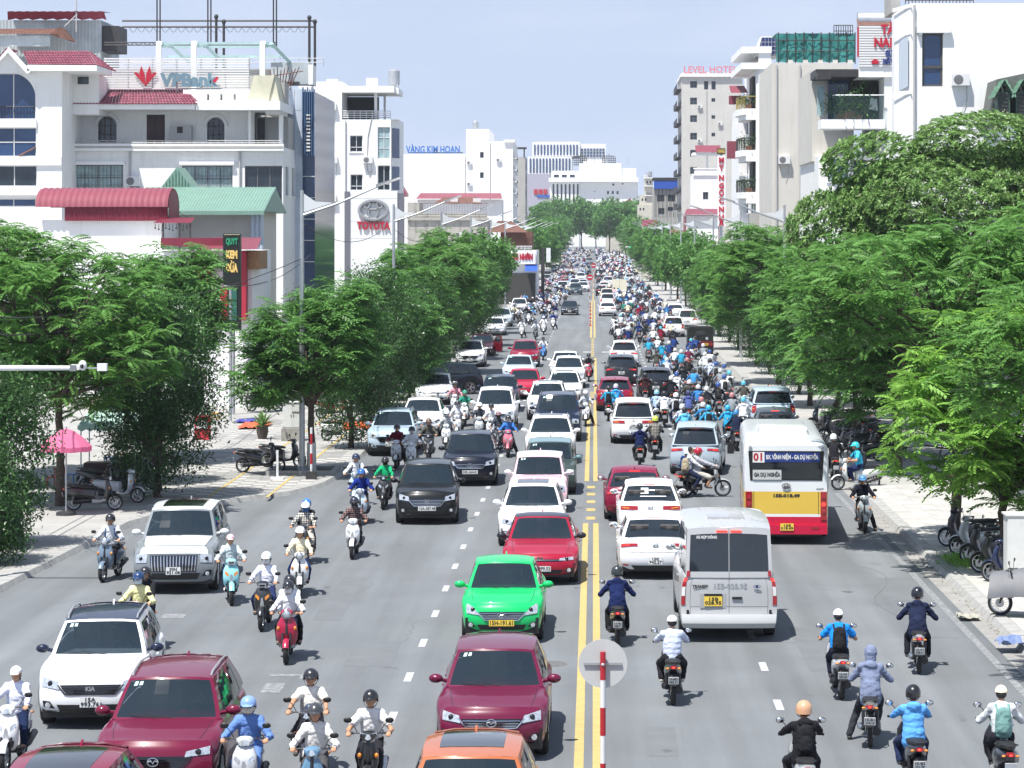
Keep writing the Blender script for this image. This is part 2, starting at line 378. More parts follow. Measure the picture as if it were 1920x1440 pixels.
for k in range(9):
 ax,ay = gp(random.uniform(150,1750),random.uniform(1030,1420)); m = MB(); pts = [Vector((ax,ay,.001))]
 for q in range(9): pts.append(pts[-1] + Vector((random.uniform(-.16,.16),random.uniform(.15,.5),0)))
 m.tube(pts,.006,4,flat=.3); m.build('hairline_crack',MAT['tar'],road)
# tyre scuffs and oil stains
for k in range(14):
 px_,py_ = random.uniform(250,1700),random.uniform(1020,1430); ax,ay = gp(px_,py_); m = MB(); n = 9; rr = random.uniform(.03,.12)
 m.add([(ax + rr*random.uniform(.5,1.2)*math.cos(2*PI*i/n),ay + 1.8*rr*random.uniform(.5,1.2)*math.sin(2*PI*i/n),.003) for i in range(n)],[tuple(range(n))]); m.build('oil_stain',mat('oil_stain',(.11,.11,.115),.6,var=.3,vscale=12),road)

# ---- pavements with kerbs
ky = sorted(set(yl + [y for y in range(84, 330, 6)]))
m = MB(); m.grid([[(-60,y,gz(y)+.125),(lk(y) - .30,y,gz(y)+.125)] for y in ky if y < 1000]); pav_l = tag(m.build('pavement_left',M_pave),kind='structure')
m = MB(); m.grid([[(8.72,y,gz(y)+.125),(60,y,gz(y)+.125)] for y in YS]); pav_r = tag(m.build('pavement_right',M_pave),kind='structure')
m = MB(); strip(m,lambda y: 7.98,lambda y: 8.36,.006); m.build('gutter',M_gutter,road)
ks = MB(); ks.add([(0,-.49,0),(0,.49,0),(.08,.49,.135),(.08,-.49,.135),(.34,.49,.145),(.34,-.49,.145),(.34,.49,-.1),(.34,-.49,-.1)],[(1,0,3,2),(2,3,5,4),(0,7,5,3),(1,2,4,6)]); kmesh = ks.mesh('kerb_stone',M_kerb)
for k in range(110):
 o = put('kerb_stone',kmesh,pav_r,loc=(8.36 + random.uniform(-.006,.006),36.5 + k,random.uniform(-.006,.004)),rz=random.uniform(-.006,.006))
m = MB(); m.grid([[(8.36,y,gz(y)),(8.44,y,gz(y)+.13),(8.72,y,gz(y)+.14)] for y in [146.5] + [q for q in YS if q > 150]]); m.build('kerb_run',M_kerb,pav_r)
ar = []; yy = 50.0
pts = [(lk(y), y) for y in np.arange(44, 150, .1)]
acc = 0; last = pts[0]; n = 0
for q in pts[1:]:
 acc += math.dist(q, pts[pts.index(q)-1])
 if acc >= 1.0:
  a = math.atan2(q[1]-last[1],q[0]-last[0]); o = put('kerb_stone',kmesh,pav_l,loc=((q[0]+last[0])/2,(q[1]+last[1])/2,random.uniform(-.008,.004)),rz=a - PI/2 + PI); o.rotation_euler.z = a + PI/2
  last = q; acc = 0; n += 1
m = MB(); m.grid([[(-8.5,y,gz(y)),(-8.58,y,gz(y)+.13),(-8.82,y,gz(y)+.14)] for y in [148] + [q for q in YS if q > 150]],flip=True); m.build('kerb_run',M_kerb,pav_l)
# pavers: the ones that can be told apart are pieces, the rest one sheet of pieces
T = .46; pm = MB(); pm.box(-T/2+.006,T/2-.006,-T/2+.006,T/2-.006,-.03,0); pmA = pm.mesh('paver',M_pavA); pmB = pm.mesh('paver',M_pavB)
rest = MB(); cnt = 0
for j in range(125):
 for i in range(14):
  x = -8.95 - i*T; y = 77.2 + j*T
  if x > lk(y) - .45 or x > lk(y - .4) - .45: continue
  d = (i + j) % 2 == 0 if (j // 6) % 3 else (j % 2 == 0 and i % 3 == 0)
  if y < 90 and x > -13.8 and cnt < 300: put('paver',pmA if d else pmB,pav_l,loc=(x,y,.128 + random.uniform(0,.006))); cnt += 1
  else: rest.box(x-T/2+.006,x+T/2-.006,y-T/2+.006,y+T/2-.006,.10,.129,0 if d else 1)
tag(rest.build('paver_field',[M_pavA,M_pavB],pav_l),kind='stuff')
cnt = 0; rest = MB()
for j in range(95):
 for i in range(9):
  x = 8.98 + i*T; y = 40 + j*T
  if y < 66 and cnt < 300 and x < 11.6: put('paver',pmA,pav_r,loc=(x,y,.128 + random.uniform(0,.007))); cnt += 1
  else: rest.box(x-T/2+.006,x+T/2-.006,y-T/2+.006,y+T/2-.006,.10,.129)
tag(rest.build('paver_field',[M_pavA,M_pavB],pav_r),kind='stuff')
for xx in (-10.1,-11.9): m = MB(); m.quad((xx,79.5,.139),(xx+.10,79.5,.139),(xx+.10,128,.139),(xx,128,.139)); m.build('parking_line',M_yel,pav_l)
# ================================================================ trees
M_bark = mat('bark',(.085,.065,.050),rough=.95,var=.35,vscale=6,bump=.8,bscale=14)
M_barkl = mat('bark_grey',(.16,.14,.12),rough=.95,var=.3,vscale=7,bump=.7,bscale=16)
M_lime = mat('limewash',(.60,.60,.57),rough=.95,var=.12,vscale=5)
def leafmat(name,c,tr=.42,isl=.35,rough=.5): return mat(name,c,rough=rough,island=isl,trans=tr,spec=.35,var=.18,vscale=.55)
M_feather = leafmat('feathery_leaves',(.125,.280,.062)); M_featherL = leafmat('young_leaves',(.225,.430,.080),.45)
M_dark = leafmat('glossy_leaves',(.066,.152,.046),.32,.4,.32); M_alst = leafmat('whorled_leaves',(.185,.320,.095),.38,.4,.4); M_flower = mat('pale_blossom',(.42,.46,.28),.8)
M_mid = leafmat('street_leaves',(.112,.258,.060),.40,.35)
rng = np.random.default_rng(5)
class Leaves:
 def __init__(s): s.V = []; s.Q = []; s.n = 0
 def stamp(s, T, quads, M3, pos):
  """T (k,3) template, M3 (m,3,3) rotations*scale, pos (m,3)"""
  P = np.einsum('mij,kj->mki', M3, T) + pos[:, None, :]
  m, k = P.shape[:2]
  s.V.append(P.reshape(-1,3)); s.Q.append((quads[None] + (np.arange(m)*k)[:,None,None]).reshape(-1,4) + s.n); s.n += m*k
 def mesh(s, name, mt):
  V = np.concatenate(s.V); Q = np.concatenate(s.Q); me = bpy.data.meshes.new(name)
  me.vertices.add(len(V)); me.vertices.foreach_set('co',V.astype(np.float32).ravel())
  me.loops.add(Q.size); me.loops.foreach_set('vertex_index',Q.astype(np.int32).ravel())
  me.polygons.add(len(Q)); me.polygons.foreach_set('loop_start',np.arange(0,Q.size,4,dtype=np.int32))
  me.materials.append(mt); me.update(calc_edges=True); return me
def rot_from(dirs, roll):
 """rotation matrices taking +x to dirs, with the leaf's z as close to up as can be, then rolled"""
 x = dirs/np.linalg.norm(dirs,axis=1,keepdims=True); up = np.tile(np.array([0,0,1.0]),(len(x),1))
 y = np.cross(up,x); ln = np.linalg.norm(y,axis=1,keepdims=True); y = np.where(ln > 1e-4,y/np.maximum(ln,1e-4),np.array([0,1.0,0])); z = np.cross(x,y)
 c,s_ = np.cos(roll)[:,None],np.sin(roll)[:,None]; y2 = y*c + z*s_; z2 = -y*s_ + z*c
 return np.stack([x, y2, z2], axis=2)
def frond(n=7, L=.48, droop=.34, pl=.13, pw=.058):
 """bipinnate frond: curved midrib with paired drooping leaflets"""
 V = []; Q = []
 def q(*p): o = len(V); V.extend(p); Q.append((o,o+1,o+2,o+3))
 def rib(t): return np.array([L*t*(1-.18*t),0,-droop*L*t**2.1 + .10*L*t])
 for k in range(n):
  t = .14 + .86*k/(n-1); a = rib(t); ln = pl*(1.05 - .75*abs(t-.45))
  for sg in (-1, 1):
   d = np.array([.50,sg*.82,-.24]); d /= np.linalg.norm(d); w = np.array([.85,-sg*.45,-.1])*pw*.5
   m_ = a + d*ln*.5; e = a + d*ln + np.array([0,0,-.018])
   q(a - w*.5,m_ - w,e,m_ + w) if sg > 0 else q(a - w*.5,m_ + w,e,m_ - w)
 b,c = rib(.0),rib(1.0); q(b + [0,.004,0],b - [0,.004,0],c - [0,.002,0],c + [0,.002,0])
 return np.array(V), np.array(Q)
def leaf(L=.10, w=.045, fold=.012):
 V = np.array([[0,0,0],[L*.5,-w/2,fold],[L,0,-.012],[L*.5,w/2,fold]]); return V,np.array([[0,1,2,3]])
FR = frond(); FRF = frond(5,.50,.36,.17,.075); LF = leaf(); LFB = leaf(.17,.062)
def skeleton(h0,tips,r0=.13,seed=0,wob=.25,lean=(0,0)):
 """trunk to height h0, then limbs reaching towards tip clusters; returns mesh builder"""
 rnd = random.Random(seed); m = MB()
 n = 7; tr = [Vector((lean[0]*k/n + rnd.uniform(-.04,.04)*(k > 0),lean[1]*k/n + rnd.uniform(-.04,.04)*(k > 0),h0*k/n)) for k in range(n+1)]
 m.tube(tr,[r0*(1.25 if k == 0 else 1 - .28*k/n) for k in range(n+1)],9)
 top = tr[-1]
 nl = max(4,len(tips)//10); tips = list(tips); rnd.shuffle(tips); anchors = []
 for k in range(nl):
  g = tips[k]; base = tr[n - rnd.randint(0, 1)]
  mid = base + (g - base)*.5 + Vector((rnd.uniform(-wob,wob),rnd.uniform(-wob,wob),rnd.uniform(.0,wob)*1.4)); e = base + (g - base)*.92
  q = [base,base + (mid-base)*.5 + Vector((0,0,.10)),mid,mid + (e-mid)*.55,e]; m.tube(q,[r0*.58,r0*.45,r0*.30,r0*.18,r0*.08],6); anchors += [(q[2],r0*.28),(q[3],r0*.17),(q[1],r0*.4)]
 for g in tips[nl:]:
  a,ra = min(anchors,key=lambda s_: (s_[0]-g).length + rnd.uniform(0,.6)); ra = min(ra,.035)
  mid = a + (g-a)*.5 + Vector((rnd.uniform(-.1,.1),rnd.uniform(-.1,.1),.08)); m.tube([a,mid,g],[ra*.6,ra*.42,ra*.14],4,caps=False)
 return m
def crown_tips(n, blobs, seed, shell=.55):
 """cluster positions through a crown made of ellipsoids (centre, radii)"""
 rnd = random.Random(seed); out = []; wts = [b[1][0]*b[1][1]*b[1][2] for b in blobs]
 while len(out) < n:
  c, r = rnd.choices(blobs, wts)[0]
  v = Vector((rnd.gauss(0,1),rnd.gauss(0,1),rnd.gauss(0,1))).normalized() * (shell + (1-shell)*rnd.random()) ** .7
  out.append(Vector(c) + Vector((v.x*r[0],v.y*r[1],v.z*r[2])))
 return out
def feather_tree_meshes(key,h0,blobs,ntips,per=9,scale=1.0,seed=1,mt=None,r0=.13,tmpl=None,lean=(0,0),lime=0.0):
 k = ('tree', key)
 if k in TXT: return TXT[k]
 tips = crown_tips(ntips,blobs,seed); L = Leaves(); g = np.random.default_rng(seed)
 T, Q = tmpl or FR
 C = np.array([list(t) for t in tips]); m = len(C); az = g.uniform(0,2*PI,(m,per)) ; az = np.arange(per)[None]*2*PI/per + g.uniform(0,6.28,(m,1)) + g.normal(0,.25,(m,per))
 el = g.uniform(-.30,.55,(m,per)); sc = scale*g.uniform(.75,1.25,(m,per))
 d = np.stack([np.cos(az)*np.cos(el),np.sin(az)*np.cos(el),np.sin(el)],-1).reshape(-1,3)
 M3 = rot_from(d,g.normal(0,.35,m*per)) * sc.reshape(-1)[:,None,None]
 pos = np.repeat(C,per,0) + g.normal(0,.05,(m*per,3))*scale
 L.stamp(T, Q, M3, pos)
 tm = skeleton(h0, tips, r0, seed, lean=lean)
 TXT[k] = (tm.mesh('trunk',M_bark,60),L.mesh('crown',mt or M_feather)); return TXT[k]
def leaf_tree_meshes(key,h0,blobs,n,seed=1,mt=None,r0=.10,tmpl=None,whorl=0,scale=1.0,flowers=0,ntw=90,lean=(0,0)):
 k = ('tree', key)
 if k in TXT: return TXT[k]
 g = np.random.default_rng(seed); T,Q = tmpl or LF; L = Leaves()
 if whorl:
  C = np.array([list(t) for t in crown_tips(n,blobs,seed,.72)]); m = len(C)
  az = np.arange(whorl)[None]*2*PI/whorl + g.uniform(0,6.28,(m,1)) + g.normal(0,.15,(m,whorl)); el = g.uniform(-.15,.55,(m,whorl))
  cen = np.array(blobs[0][0]); A = C - cen; A[:, 2] = abs(A[:, 2])*.6 + 1.2; A += g.normal(0, .9, A.shape); A /= np.linalg.norm(A, axis=1, keepdims=True)      # each whorl faces outwards and up
  e1 = np.cross(A,np.array([0,0,1.0]) + g.normal(0,.05,A.shape)); e1 /= np.linalg.norm(e1,axis=1,keepdims=True); e2 = np.cross(A,e1)
  ce = np.cos(el)[...,None]; d = (ce*(np.cos(az)[...,None]*e1[:,None] + np.sin(az)[...,None]*e2[:,None]) + np.sin(el)[...,None]*A[:,None]).reshape(-1,3); pos = np.repeat(C,whorl,0)
 else:
  cl = np.array([list(t) for t in crown_tips(max(n//26,8),blobs,seed,.6)])
  pos = cl[g.integers(0,len(cl),n)] + g.normal(0,.17,(n,3))*scale; d = g.normal(0,1,(n,3)); d[:,2] -= .25
 M3 = rot_from(d,g.normal(0,.6,len(d))) * (scale*g.uniform(.7,1.3,len(d)))[:,None,None]
 L.stamp(T, Q, M3, pos)
 tips = crown_tips(ntw,blobs,seed+9,.4); tm = skeleton(h0,tips,r0,seed,lean=lean)
 fl = None
 if flowers:
  F_ = Leaves(); C2 = np.array([list(t) for t in crown_tips(flowers,blobs,seed+3,.9)]); fd = g.normal(0,1,(flowers*5,3)); fd[:,2] = abs(fd[:,2])
  F_.stamp(*leaf(.07,.06),rot_from(fd,g.normal(0,1,flowers*5)),np.repeat(C2,5,0) + g.normal(0,.05,(flowers*5,3))); fl = F_.mesh('blossom',M_flower)
 TXT[k] = (tm.mesh('trunk',M_bark,60),L.mesh('crown',mt or M_dark)) + ((fl,) if fl else ()); return TXT[k]
def plant_tree(name,label,meshes,loc,rz=0.0,scale=1.0,group=None,cat='tree',lime=0.0,r0=.13):
 t = thing(name,label,cat,loc,rz,group); t.scale = (scale,)*3 if not hasattr(scale,'__len__') else scale
 put('trunk', meshes[0], t); put('crown', meshes[1], t)
 if len(meshes) > 2: put('blossom', meshes[2], t)
 if lime:
  m = MB(); m.lathe([(r0*1.27,0),(r0*1.12,lime)],12); m.build('limewash_band',M_lime,t,60)
 return t
# ================================================================ buildings
M_wall = mat('white_wall',(.84,.84,.83),.9,var=.05,vscale=.7,streak=.32,stcol=(.36,.36,.34))
M_walln = mat('fresh_white_wall',(.86,.86,.86),.85,var=.03,vscale=.8,streak=.25,stcol=(.46,.46,.45))
M_cream = mat('cream_wall',(.56,.53,.46),.92,var=.08,vscale=.6,streak=.45,stcol=(.26,.24,.21))
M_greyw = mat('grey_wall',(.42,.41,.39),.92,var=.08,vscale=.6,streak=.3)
M_old = mat('stained_old_wall',(.42,.40,.36),.95,var=.2,vscale=1.1,streak=.85,stcol=(.06,.06,.055))
M_beige = mat('beige_wall',(.60,.575,.53),.92,var=.05,vscale=.5,streak=.35,stcol=(.36,.33,.29))
M_tile = mat('pink_roof_tiles',(.27,.075,.115),.8,var=.25,vscale=5,island=.2); M_maroon = mat('maroon_sheet',(.20,.022,.045),.6,var=.15,vscale=2)
M_pinksheet = mat('pink_red_sheet',(.25,.060,.085),.5,var=.08,vscale=1); M_greensheet = mat('green_sheet',(.19,.32,.26),.5,var=.08,vscale=1.2,streak=.2)
M_wglass = mat('window_glass',(.020,.030,.042),.06,spec=.7,var=.5,vscale=.9); M_wglassb = mat('blue_glass',(.022,.055,.14),.08,spec=.7,var=.3,vscale=.6); M_curt = mat('curtain_glass',(.30,.42,.44),.35,var=.3,vscale=3)
M_frame = mat('window_frame',(.16,.16,.165),.5); M_framew = mat('white_frame',(.70,.70,.70),.5); M_wood = mat('dark_wood',(.035,.014,.014),.5,var=.3,vscale=6)
M_dk = mat('dark_metal',(.035,.033,.035),.6,var=.2); M_corr = mat('corrugated_grey',(.40,.44,.46),.6,var=.2,vscale=1,streak=.4); M_teal = mat('faded_teal',(.40,.56,.57),.8,var=.15,vscale=1.5,streak=.35)
M_bluepanel = mat('pale_blue_panel',(.52,.58,.66),.35,var=.05,vscale=.5); M_roomshade = mat('painted_room_shade',(.05,.048,.045),.9)  # near-black colour paints in the shade of rooms and recesses
M_net = mat('teal_netting',(.035,.22,.20),.85,var=.25,vscale=1.5,bump=.5,bscale=8); M_tarp = mat('blue_tarp',(.015,.08,.42),.6,var=.12,vscale=2)
M_rust = mat('rusty_sheet',(.16,.075,.055),.8,var=.35,vscale=2); M_railg = mat('grey_rail',(.42,.42,.42),.5)
def wall(m, P, u0, u1, v0, v1, holes, rev=.22, mi=0):
 us = sorted(set([u0,u1] + [h[0] for h in holes] + [h[1] for h in holes])); vs_ = sorted(set([v0,v1] + [h[2] for h in holes] + [h[3] for h in holes]))
 for i in range(len(us)-1):
  for j in range(len(vs_)-1):
   a, b = (us[i]+us[i+1])/2, (vs_[j]+vs_[j+1])/2
   if us[i+1]-us[i] < 1e-6 or vs_[j+1]-vs_[j] < 1e-6: continue
   if any(h[0] < a < h[1] and h[2] < b < h[3] for h in holes): continue
   m.quad(P(us[i],vs_[j],0),P(us[i+1],vs_[j],0),P(us[i+1],vs_[j+1],0),P(us[i],vs_[j+1],0),mi)
 for a, b, c, d in holes:
  for q in (((a,c),(b,c)),((b,c),(b,d)),((b,d),(a,d)),((a,d),(a,c))):
   m.quad(P(*q[0],0),P(*q[0],rev),P(*q[1],rev),P(*q[1],0),mi)
def window(t,P,u0,u1,v0,v1,nx=2,ny=1,fm=None,gm=None,fr=.06,dep=.14,bars=0,sill=True,arch=False,top=.0):
 m = MB(); D0, D1 = dep, dep + .06
 def bar(a, b, c, d):
  q = [P(a,c,D0),P(b,c,D0),P(b,d,D0),P(a,d,D0),P(a,c,D1),P(b,c,D1),P(b,d,D1),P(a,d,D1)]
  m.add(q,[(0,1,2,3),(4,7,6,5),(0,4,5,1),(1,5,6,2),(2,6,7,3),(3,7,4,0)])
 bar(u0,u0+fr,v0,v1); bar(u1-fr,u1,v0,v1); bar(u0+fr,u1-fr,v0,v0+fr); bar(u0+fr,u1-fr,v1-fr,v1)
 if top: bar(u0+fr, u1-fr, v1-top-fr/2, v1-top+fr/2)
 for k in range(1,nx): x = u0 + (u1-u0)*k/nx; bar(x-fr*.4,x+fr*.4,v0+fr,v1-fr)
 for k in range(1,ny): z = v0 + (v1-v0)*k/ny; bar(u0+fr,u1-fr,z-fr*.4,z+fr*.4)
 w = m.build('window',fm or M_frame,t,world_space=True)
 for k in range(nx):
  a, b = u0 + (u1-u0)*k/nx, u0 + (u1-u0)*(k+1)/nx
  m = MB(); m.quad(P(a,v0,D1-.02),P(b,v0,D1-.02),P(b,v1,D1-.02),P(a,v1,D1-.02)); m.build('pane',gm or M_wglass,w,world_space=True)
 if bars:
  m = MB()
  for k in range(bars): x = u0 + (u1-u0)*(k+.5)/bars; m.tube([P(x,v0,.06),P(x,v1,.06)],.012,4)
  for z in (.33,.66): m.tube([P(u0,v0+(v1-v0)*z,.06),P(u1,v0+(v1-v0)*z,.06)],.012,4)
  m.build('window_grille', M_frame, w, world_space=True)
 if sill:
  m = MB(); q = []
  a, b = u0-.08, u1+.08
  for zz,dd in ((v0-.08,-.08),(v0-.08,.1),(v0,.1),(v0,-.08)): q += [P(a,zz,dd),P(b,zz,dd)]
  m.add(q,[(0,1,3,2),(2,3,5,4),(4,5,7,6),(6,7,1,0),(0,2,4,6),(1,7,5,3)]); m.build('sill',M_walln,w,world_space=True)
 return w
def corrug(m, A, B, C, D, n, amp=.04, mi=0):
 """ribbed sheet: A-B is the edge across the ribs, D-C the opposite edge"""
 A,B,C,D = map(Vector,(A,B,C,D)); nr = (B-A).cross(D-A).normalized(); rows = [[],[]]
 for k in range(2*n+1):
  f = k/(2*n); o = nr*(amp if k % 2 else 0)
  rows[0].append(A + (B-A)*f + o); rows[1].append(D + (C-D)*f + o)
 m.grid(rows, mi)
def tileroof(m, A, B, C, D, nr=8, nc=26, amp=.05):
 """courses of roof tiles: A-B eave, D-C ridge"""
 A,B,C,D = map(Vector,(A,B,C,D)); n = (B-A).cross(D-A).normalized()
 for r in range(nr):
  f0,f1 = r/nr,(r+1)/nr; a,b = A + (D-A)*f0,B + (C-B)*f0; c,d = B + (C-B)*f1,A + (D-A)*f1
  for k in range(nc):
   u0, u1 = k/nc, (k+.94)/nc
   p,q,s_,t_ = a+(b-a)*u0,a+(b-a)*u1,d+(c-d)*u1,d+(c-d)*u0; e = n*amp; mid0 = (p+q)/2 + e*1.9; mid1 = (s_+t_)/2 + e*.9
   m.add([p+e,mid0,q+e,s_,mid1,t_,p,q],[(0,1,4,5),(1,2,3,4),(6,7,2,1,0)])
def balcony_plant(label, loc, s_):
 pl_ = leaf_tree_meshes('balcony_plant',.2,[((0,0,.5),(.45,.45,.5))],420,3,M_dark,r0=.03,ntw=10)
 t = thing('potted_plant',label,'plant',loc); t.scale = (s_,)*3; put('stem',pl_[0],t); put('crown',pl_[1],t)
 m = MB(); m.lathe([(0,0),(.14,0),(.2,.22),(.17,.22)],12); m.build('pot',mat('clay_pot',(.25,.11,.07),.8),t,50)
class Bld:
 def __init__(s,name,label,Y,pxc,cat='building',group=None):
  s.Y = Y; s.t = thing(name,label,cat,(wx(pxc,Y),Y,gz(Y)),0,group)
 def X(s, px): return wx(px, s.Y)
 def Z(s, py): return wz(py, s.Y)
 def front(s,d=0.0): return lambda u,v,dep: (u,s.Y + d + dep,v)
 def put(s,m,nm,mt,sm=None,par=None): return m.build(nm,mt,par or s.t,sm,world_space=True)
 def box(s,nm,mt,px0,px1,py0,py1,d0=0.0,d1=.3,par=None):
  m = MB(); m.box(s.X(px0),s.X(px1),s.Y+d0,s.Y+d1,s.Z(py1) if py1 is not None else gz(s.Y),s.Z(py0)); return s.put(m,nm,mt,None,par)
 def body(s,nm,mt,px0,px1,py0,py1=None,depth=12,d=0.0,wins=(),streetx=None,rows=(),roof=None,par=None):
  """block with real openings in the face; wins: (px0,px1,py0,py1,{style})"""
  m = MB(); x0,x1 = s.X(px0),s.X(px1); z1 = s.Z(py0); z0 = s.Z(py1) if py1 is not None else gz(s.Y); y0,y1 = s.Y + d,s.Y + d + depth
  P = s.front(d); H_ = [(s.X(w[0]),s.X(w[1]),s.Z(w[3]),s.Z(w[2])) for w in wins]
  wall(m, P, x0, x1, z0, z1, H_)
  sx = x1 if (x0+x1)/2 < 0 else x0                # face along the street
  sh = []
  Ps = (lambda u,v,dep: (sx - dep,u,v)) if sx == x1 else (lambda u,v,dep: (sx + dep,u,v))
  for (za, zb) in rows:
   k = 0; yy = y0 + 1.2
   while yy + 1.4 < y1: sh.append((yy,yy+1.4,za,zb)); yy += 3.2
  wall(m, Ps, y0, y1, z0, z1, sh)
  ox = x0 if sx == x1 else x1
  m.quad((ox,y0,z0),(ox,y1,z0),(ox,y1,z1),(ox,y0,z1)); m.quad((x0,y1,z0),(x1,y1,z0),(x1,y1,z1),(x0,y1,z1)); m.quad((x0,y0,z1),(x1,y0,z1),(x1,y1,z1),(x0,y1,z1))
  o = s.put(m, nm, mt, None, par)
  for w, h in zip(wins, H_):
   kw = dict(w[4]) if len(w) > 4 else {}
   window(s.t, P, *h, **kw)
  for h in sh: window(s.t, Ps, *h, nx=2)
  return o
 def letters(s,text,pxc,pyc,wpx,hpx,mt,d=-.1,depth=.08,bold=.012,rot=0.0,nm='lettering',par=None):
  e = text_mb(text,hpx*s.Y/F*1.32,depth,bold=bold,wfac=wpx*s.Y/F)
  if rot: e.xform(Matrix.Rotation(rot, 4, 'Y'))
  e.xform(Matrix.Translation((s.X(pxc),s.Y + d,s.Z(pyc)))); return s.put(e,nm,mt,None,par)
 def rail(s,nm,mt,px0,px1,py0,py1,d,n=14,horiz=3,r=.02,posts=True):
  m = MB(); z0,z1 = s.Z(py1),s.Z(py0); x0,x1 = s.X(px0),s.X(px1); y = s.Y + d
  for k in range(horiz): z = z1 - (z1-z0)*k/max(horiz,1); m.tube([(x0,y,z),(x1,y,z)],r,5)
  for k in range(n+1): x = x0 + (x1-x0)*k/n; m.tube([(x,y,z0),(x,y,z1)],r*.8,4)
  return s.put(m, nm, mt)
 def clutter(s, px0, px1, py, d, n=4, seed=0):
  """roof-top water tanks, aerials, small plant"""
  rnd = random.Random(seed); z = s.Z(py)
  for k in range(n):
   x = s.X(rnd.uniform(px0,px1)); y = s.Y + d + rnd.uniform(0,3); q = rnd.random(); m = MB()
   if q < .35: m.lathe([(0,.3),(.5,.3),(.5,1.5),(.3,1.65),(0,1.65)],14,'z',(x,y,z)); m.box(x-.4,x+.4,y-.4,y+.4,z,z+.3); s.put(m,'water_tank',M_steel,40)
   elif q < .6: m.tube([(x,y,z),(x,y,z+rnd.uniform(1.2,2.6))],.025,4); m.tube([(x-.3,y,z+1.1),(x+.3,y,z+1.1)],.015,4); s.put(m,'aerial',M_dk)
   else: m.box(x-.5,x+.5,y-.3,y+.3,z,z+.75); m.lathe([(0,-.31),(.28,-.305)],12,'y',(x,y,z+.38)); s.put(m,'air_conditioner',M_framew)

# ---------------------------------------------------------------- left side of the street
B = Bld('white_arched_house','white house with tall arched window and pink tiled gable roof',146,60); t = B.t
hs = [(-40,67,225,294),(-40,69,310,350),(-40,67,366,388)]
B.body('wall',M_wall,-120,116,124,None,10,wins=[(-60,67,137,224,dict(nx=3,fm=M_framew,gm=M_wglassb,sill=False)),(-60,68,239,294,dict(nx=3,ny=2,fm=M_framew,gm=M_wglassb,sill=False)),(-60,69,310,350,dict(nx=3,fm=M_framew,sill=False)),(-60,67,372,388,dict(nx=3,fm=M_framew,gm=M_wglassb,sill=False))])
m = MB(); xa, xb, z0, z1, ya = B.X(-4), B.X(67), B.Z(185), B.Z(137), B.Y - .02       # arch spandrels
cx = (B.X(0) + xb)/2 - .4; rr = xb - cx
for k in range(10):
 a0, a1 = PI/2*k/10, PI/2*(k+1)/10
 m.add([(cx+rr*math.cos(a0),ya,z0+(z1-z0)*math.sin(a0)),(xb+.02,ya,z0+(z1-z0)*math.sin(a0)),(xb+.02,ya,z0+(z1-z0)*math.sin(a1)),(cx+rr*math.cos(a1),ya,z0+(z1-z0)*math.sin(a1))],[(0,1,2,3)])
B.put(m, 'arch_wall', M_wall)
m = MB(); m.prism([(B.X(-20),B.Z(135)),(B.X(20),B.Z(90)),(B.X(62),B.Z(135)),(B.X(56),B.Z(140)),(B.X(20),B.Z(100)),(B.X(-20),B.Z(142))],B.Y-.7,B.Y-.3); B.put(m,'gable_trim',M_walln)
m = MB(); m.prism([(B.X(-20),B.Z(138)),(B.X(20),B.Z(96)),(B.X(58),B.Z(138))],B.Y-.3,B.Y); B.put(m,'gable_wall',M_wall)
m = MB(); tileroof(m,(B.X(58),B.Y-.7,B.Z(123)),(B.X(186),B.Y-.7,B.Z(124)),(B.X(150),B.Y+2.2,B.Z(91)),(B.X(26),B.Y+2.2,B.Z(91)),8,24); tileroof(m,(B.X(186),B.Y-.7,B.Z(124)),(B.X(186),B.Y+5,B.Z(124)),(B.X(150),B.Y+2.6,B.Z(91)),(B.X(150),B.Y+2.2,B.Z(91)),8,16); tileroof(m,(B.X(-20),B.Y-.7,B.Z(138)),(B.X(20),B.Y-.7,B.Z(92)),(B.X(20),B.Y+2.2,B.Z(91)),(B.X(-20),B.Y+2.2,B.Z(110)),8,8); B.put(m,'roof',M_tile)
B.box('eave',M_walln,56,186,123,134,-.7,4); B.box('side_block',M_wall,116,166,134,210,3.0,8); B.box('louvre_window',M_wglass,126,147,138,152,2.95,3.0)
for px0,px1,py0,py1 in ((-60,69,224,239),(-60,116,294,310),(-60,116,350,366)): B.box('floor_band',M_walln,px0,px1,py0,py1,-.12,.02)
m = MB(); m.prism([(B.X(-30),B.Z(348)),(B.X(56),B.Z(312)),(B.X(66),B.Z(312)),(B.X(0),B.Z(350))],B.Y+.25,B.Y+.6); B.put(m,'stair_flight',M_walln)
B.rail('balustrade',M_dk,-40,67,200,222,.06,18,1)
m = MB(); m.tube([(B.X(35),B.Y+.1,B.Z(292)),(B.X(67),B.Y+.1,B.Z(276))],.05,5); B.put(m,'handrail',M_rust)

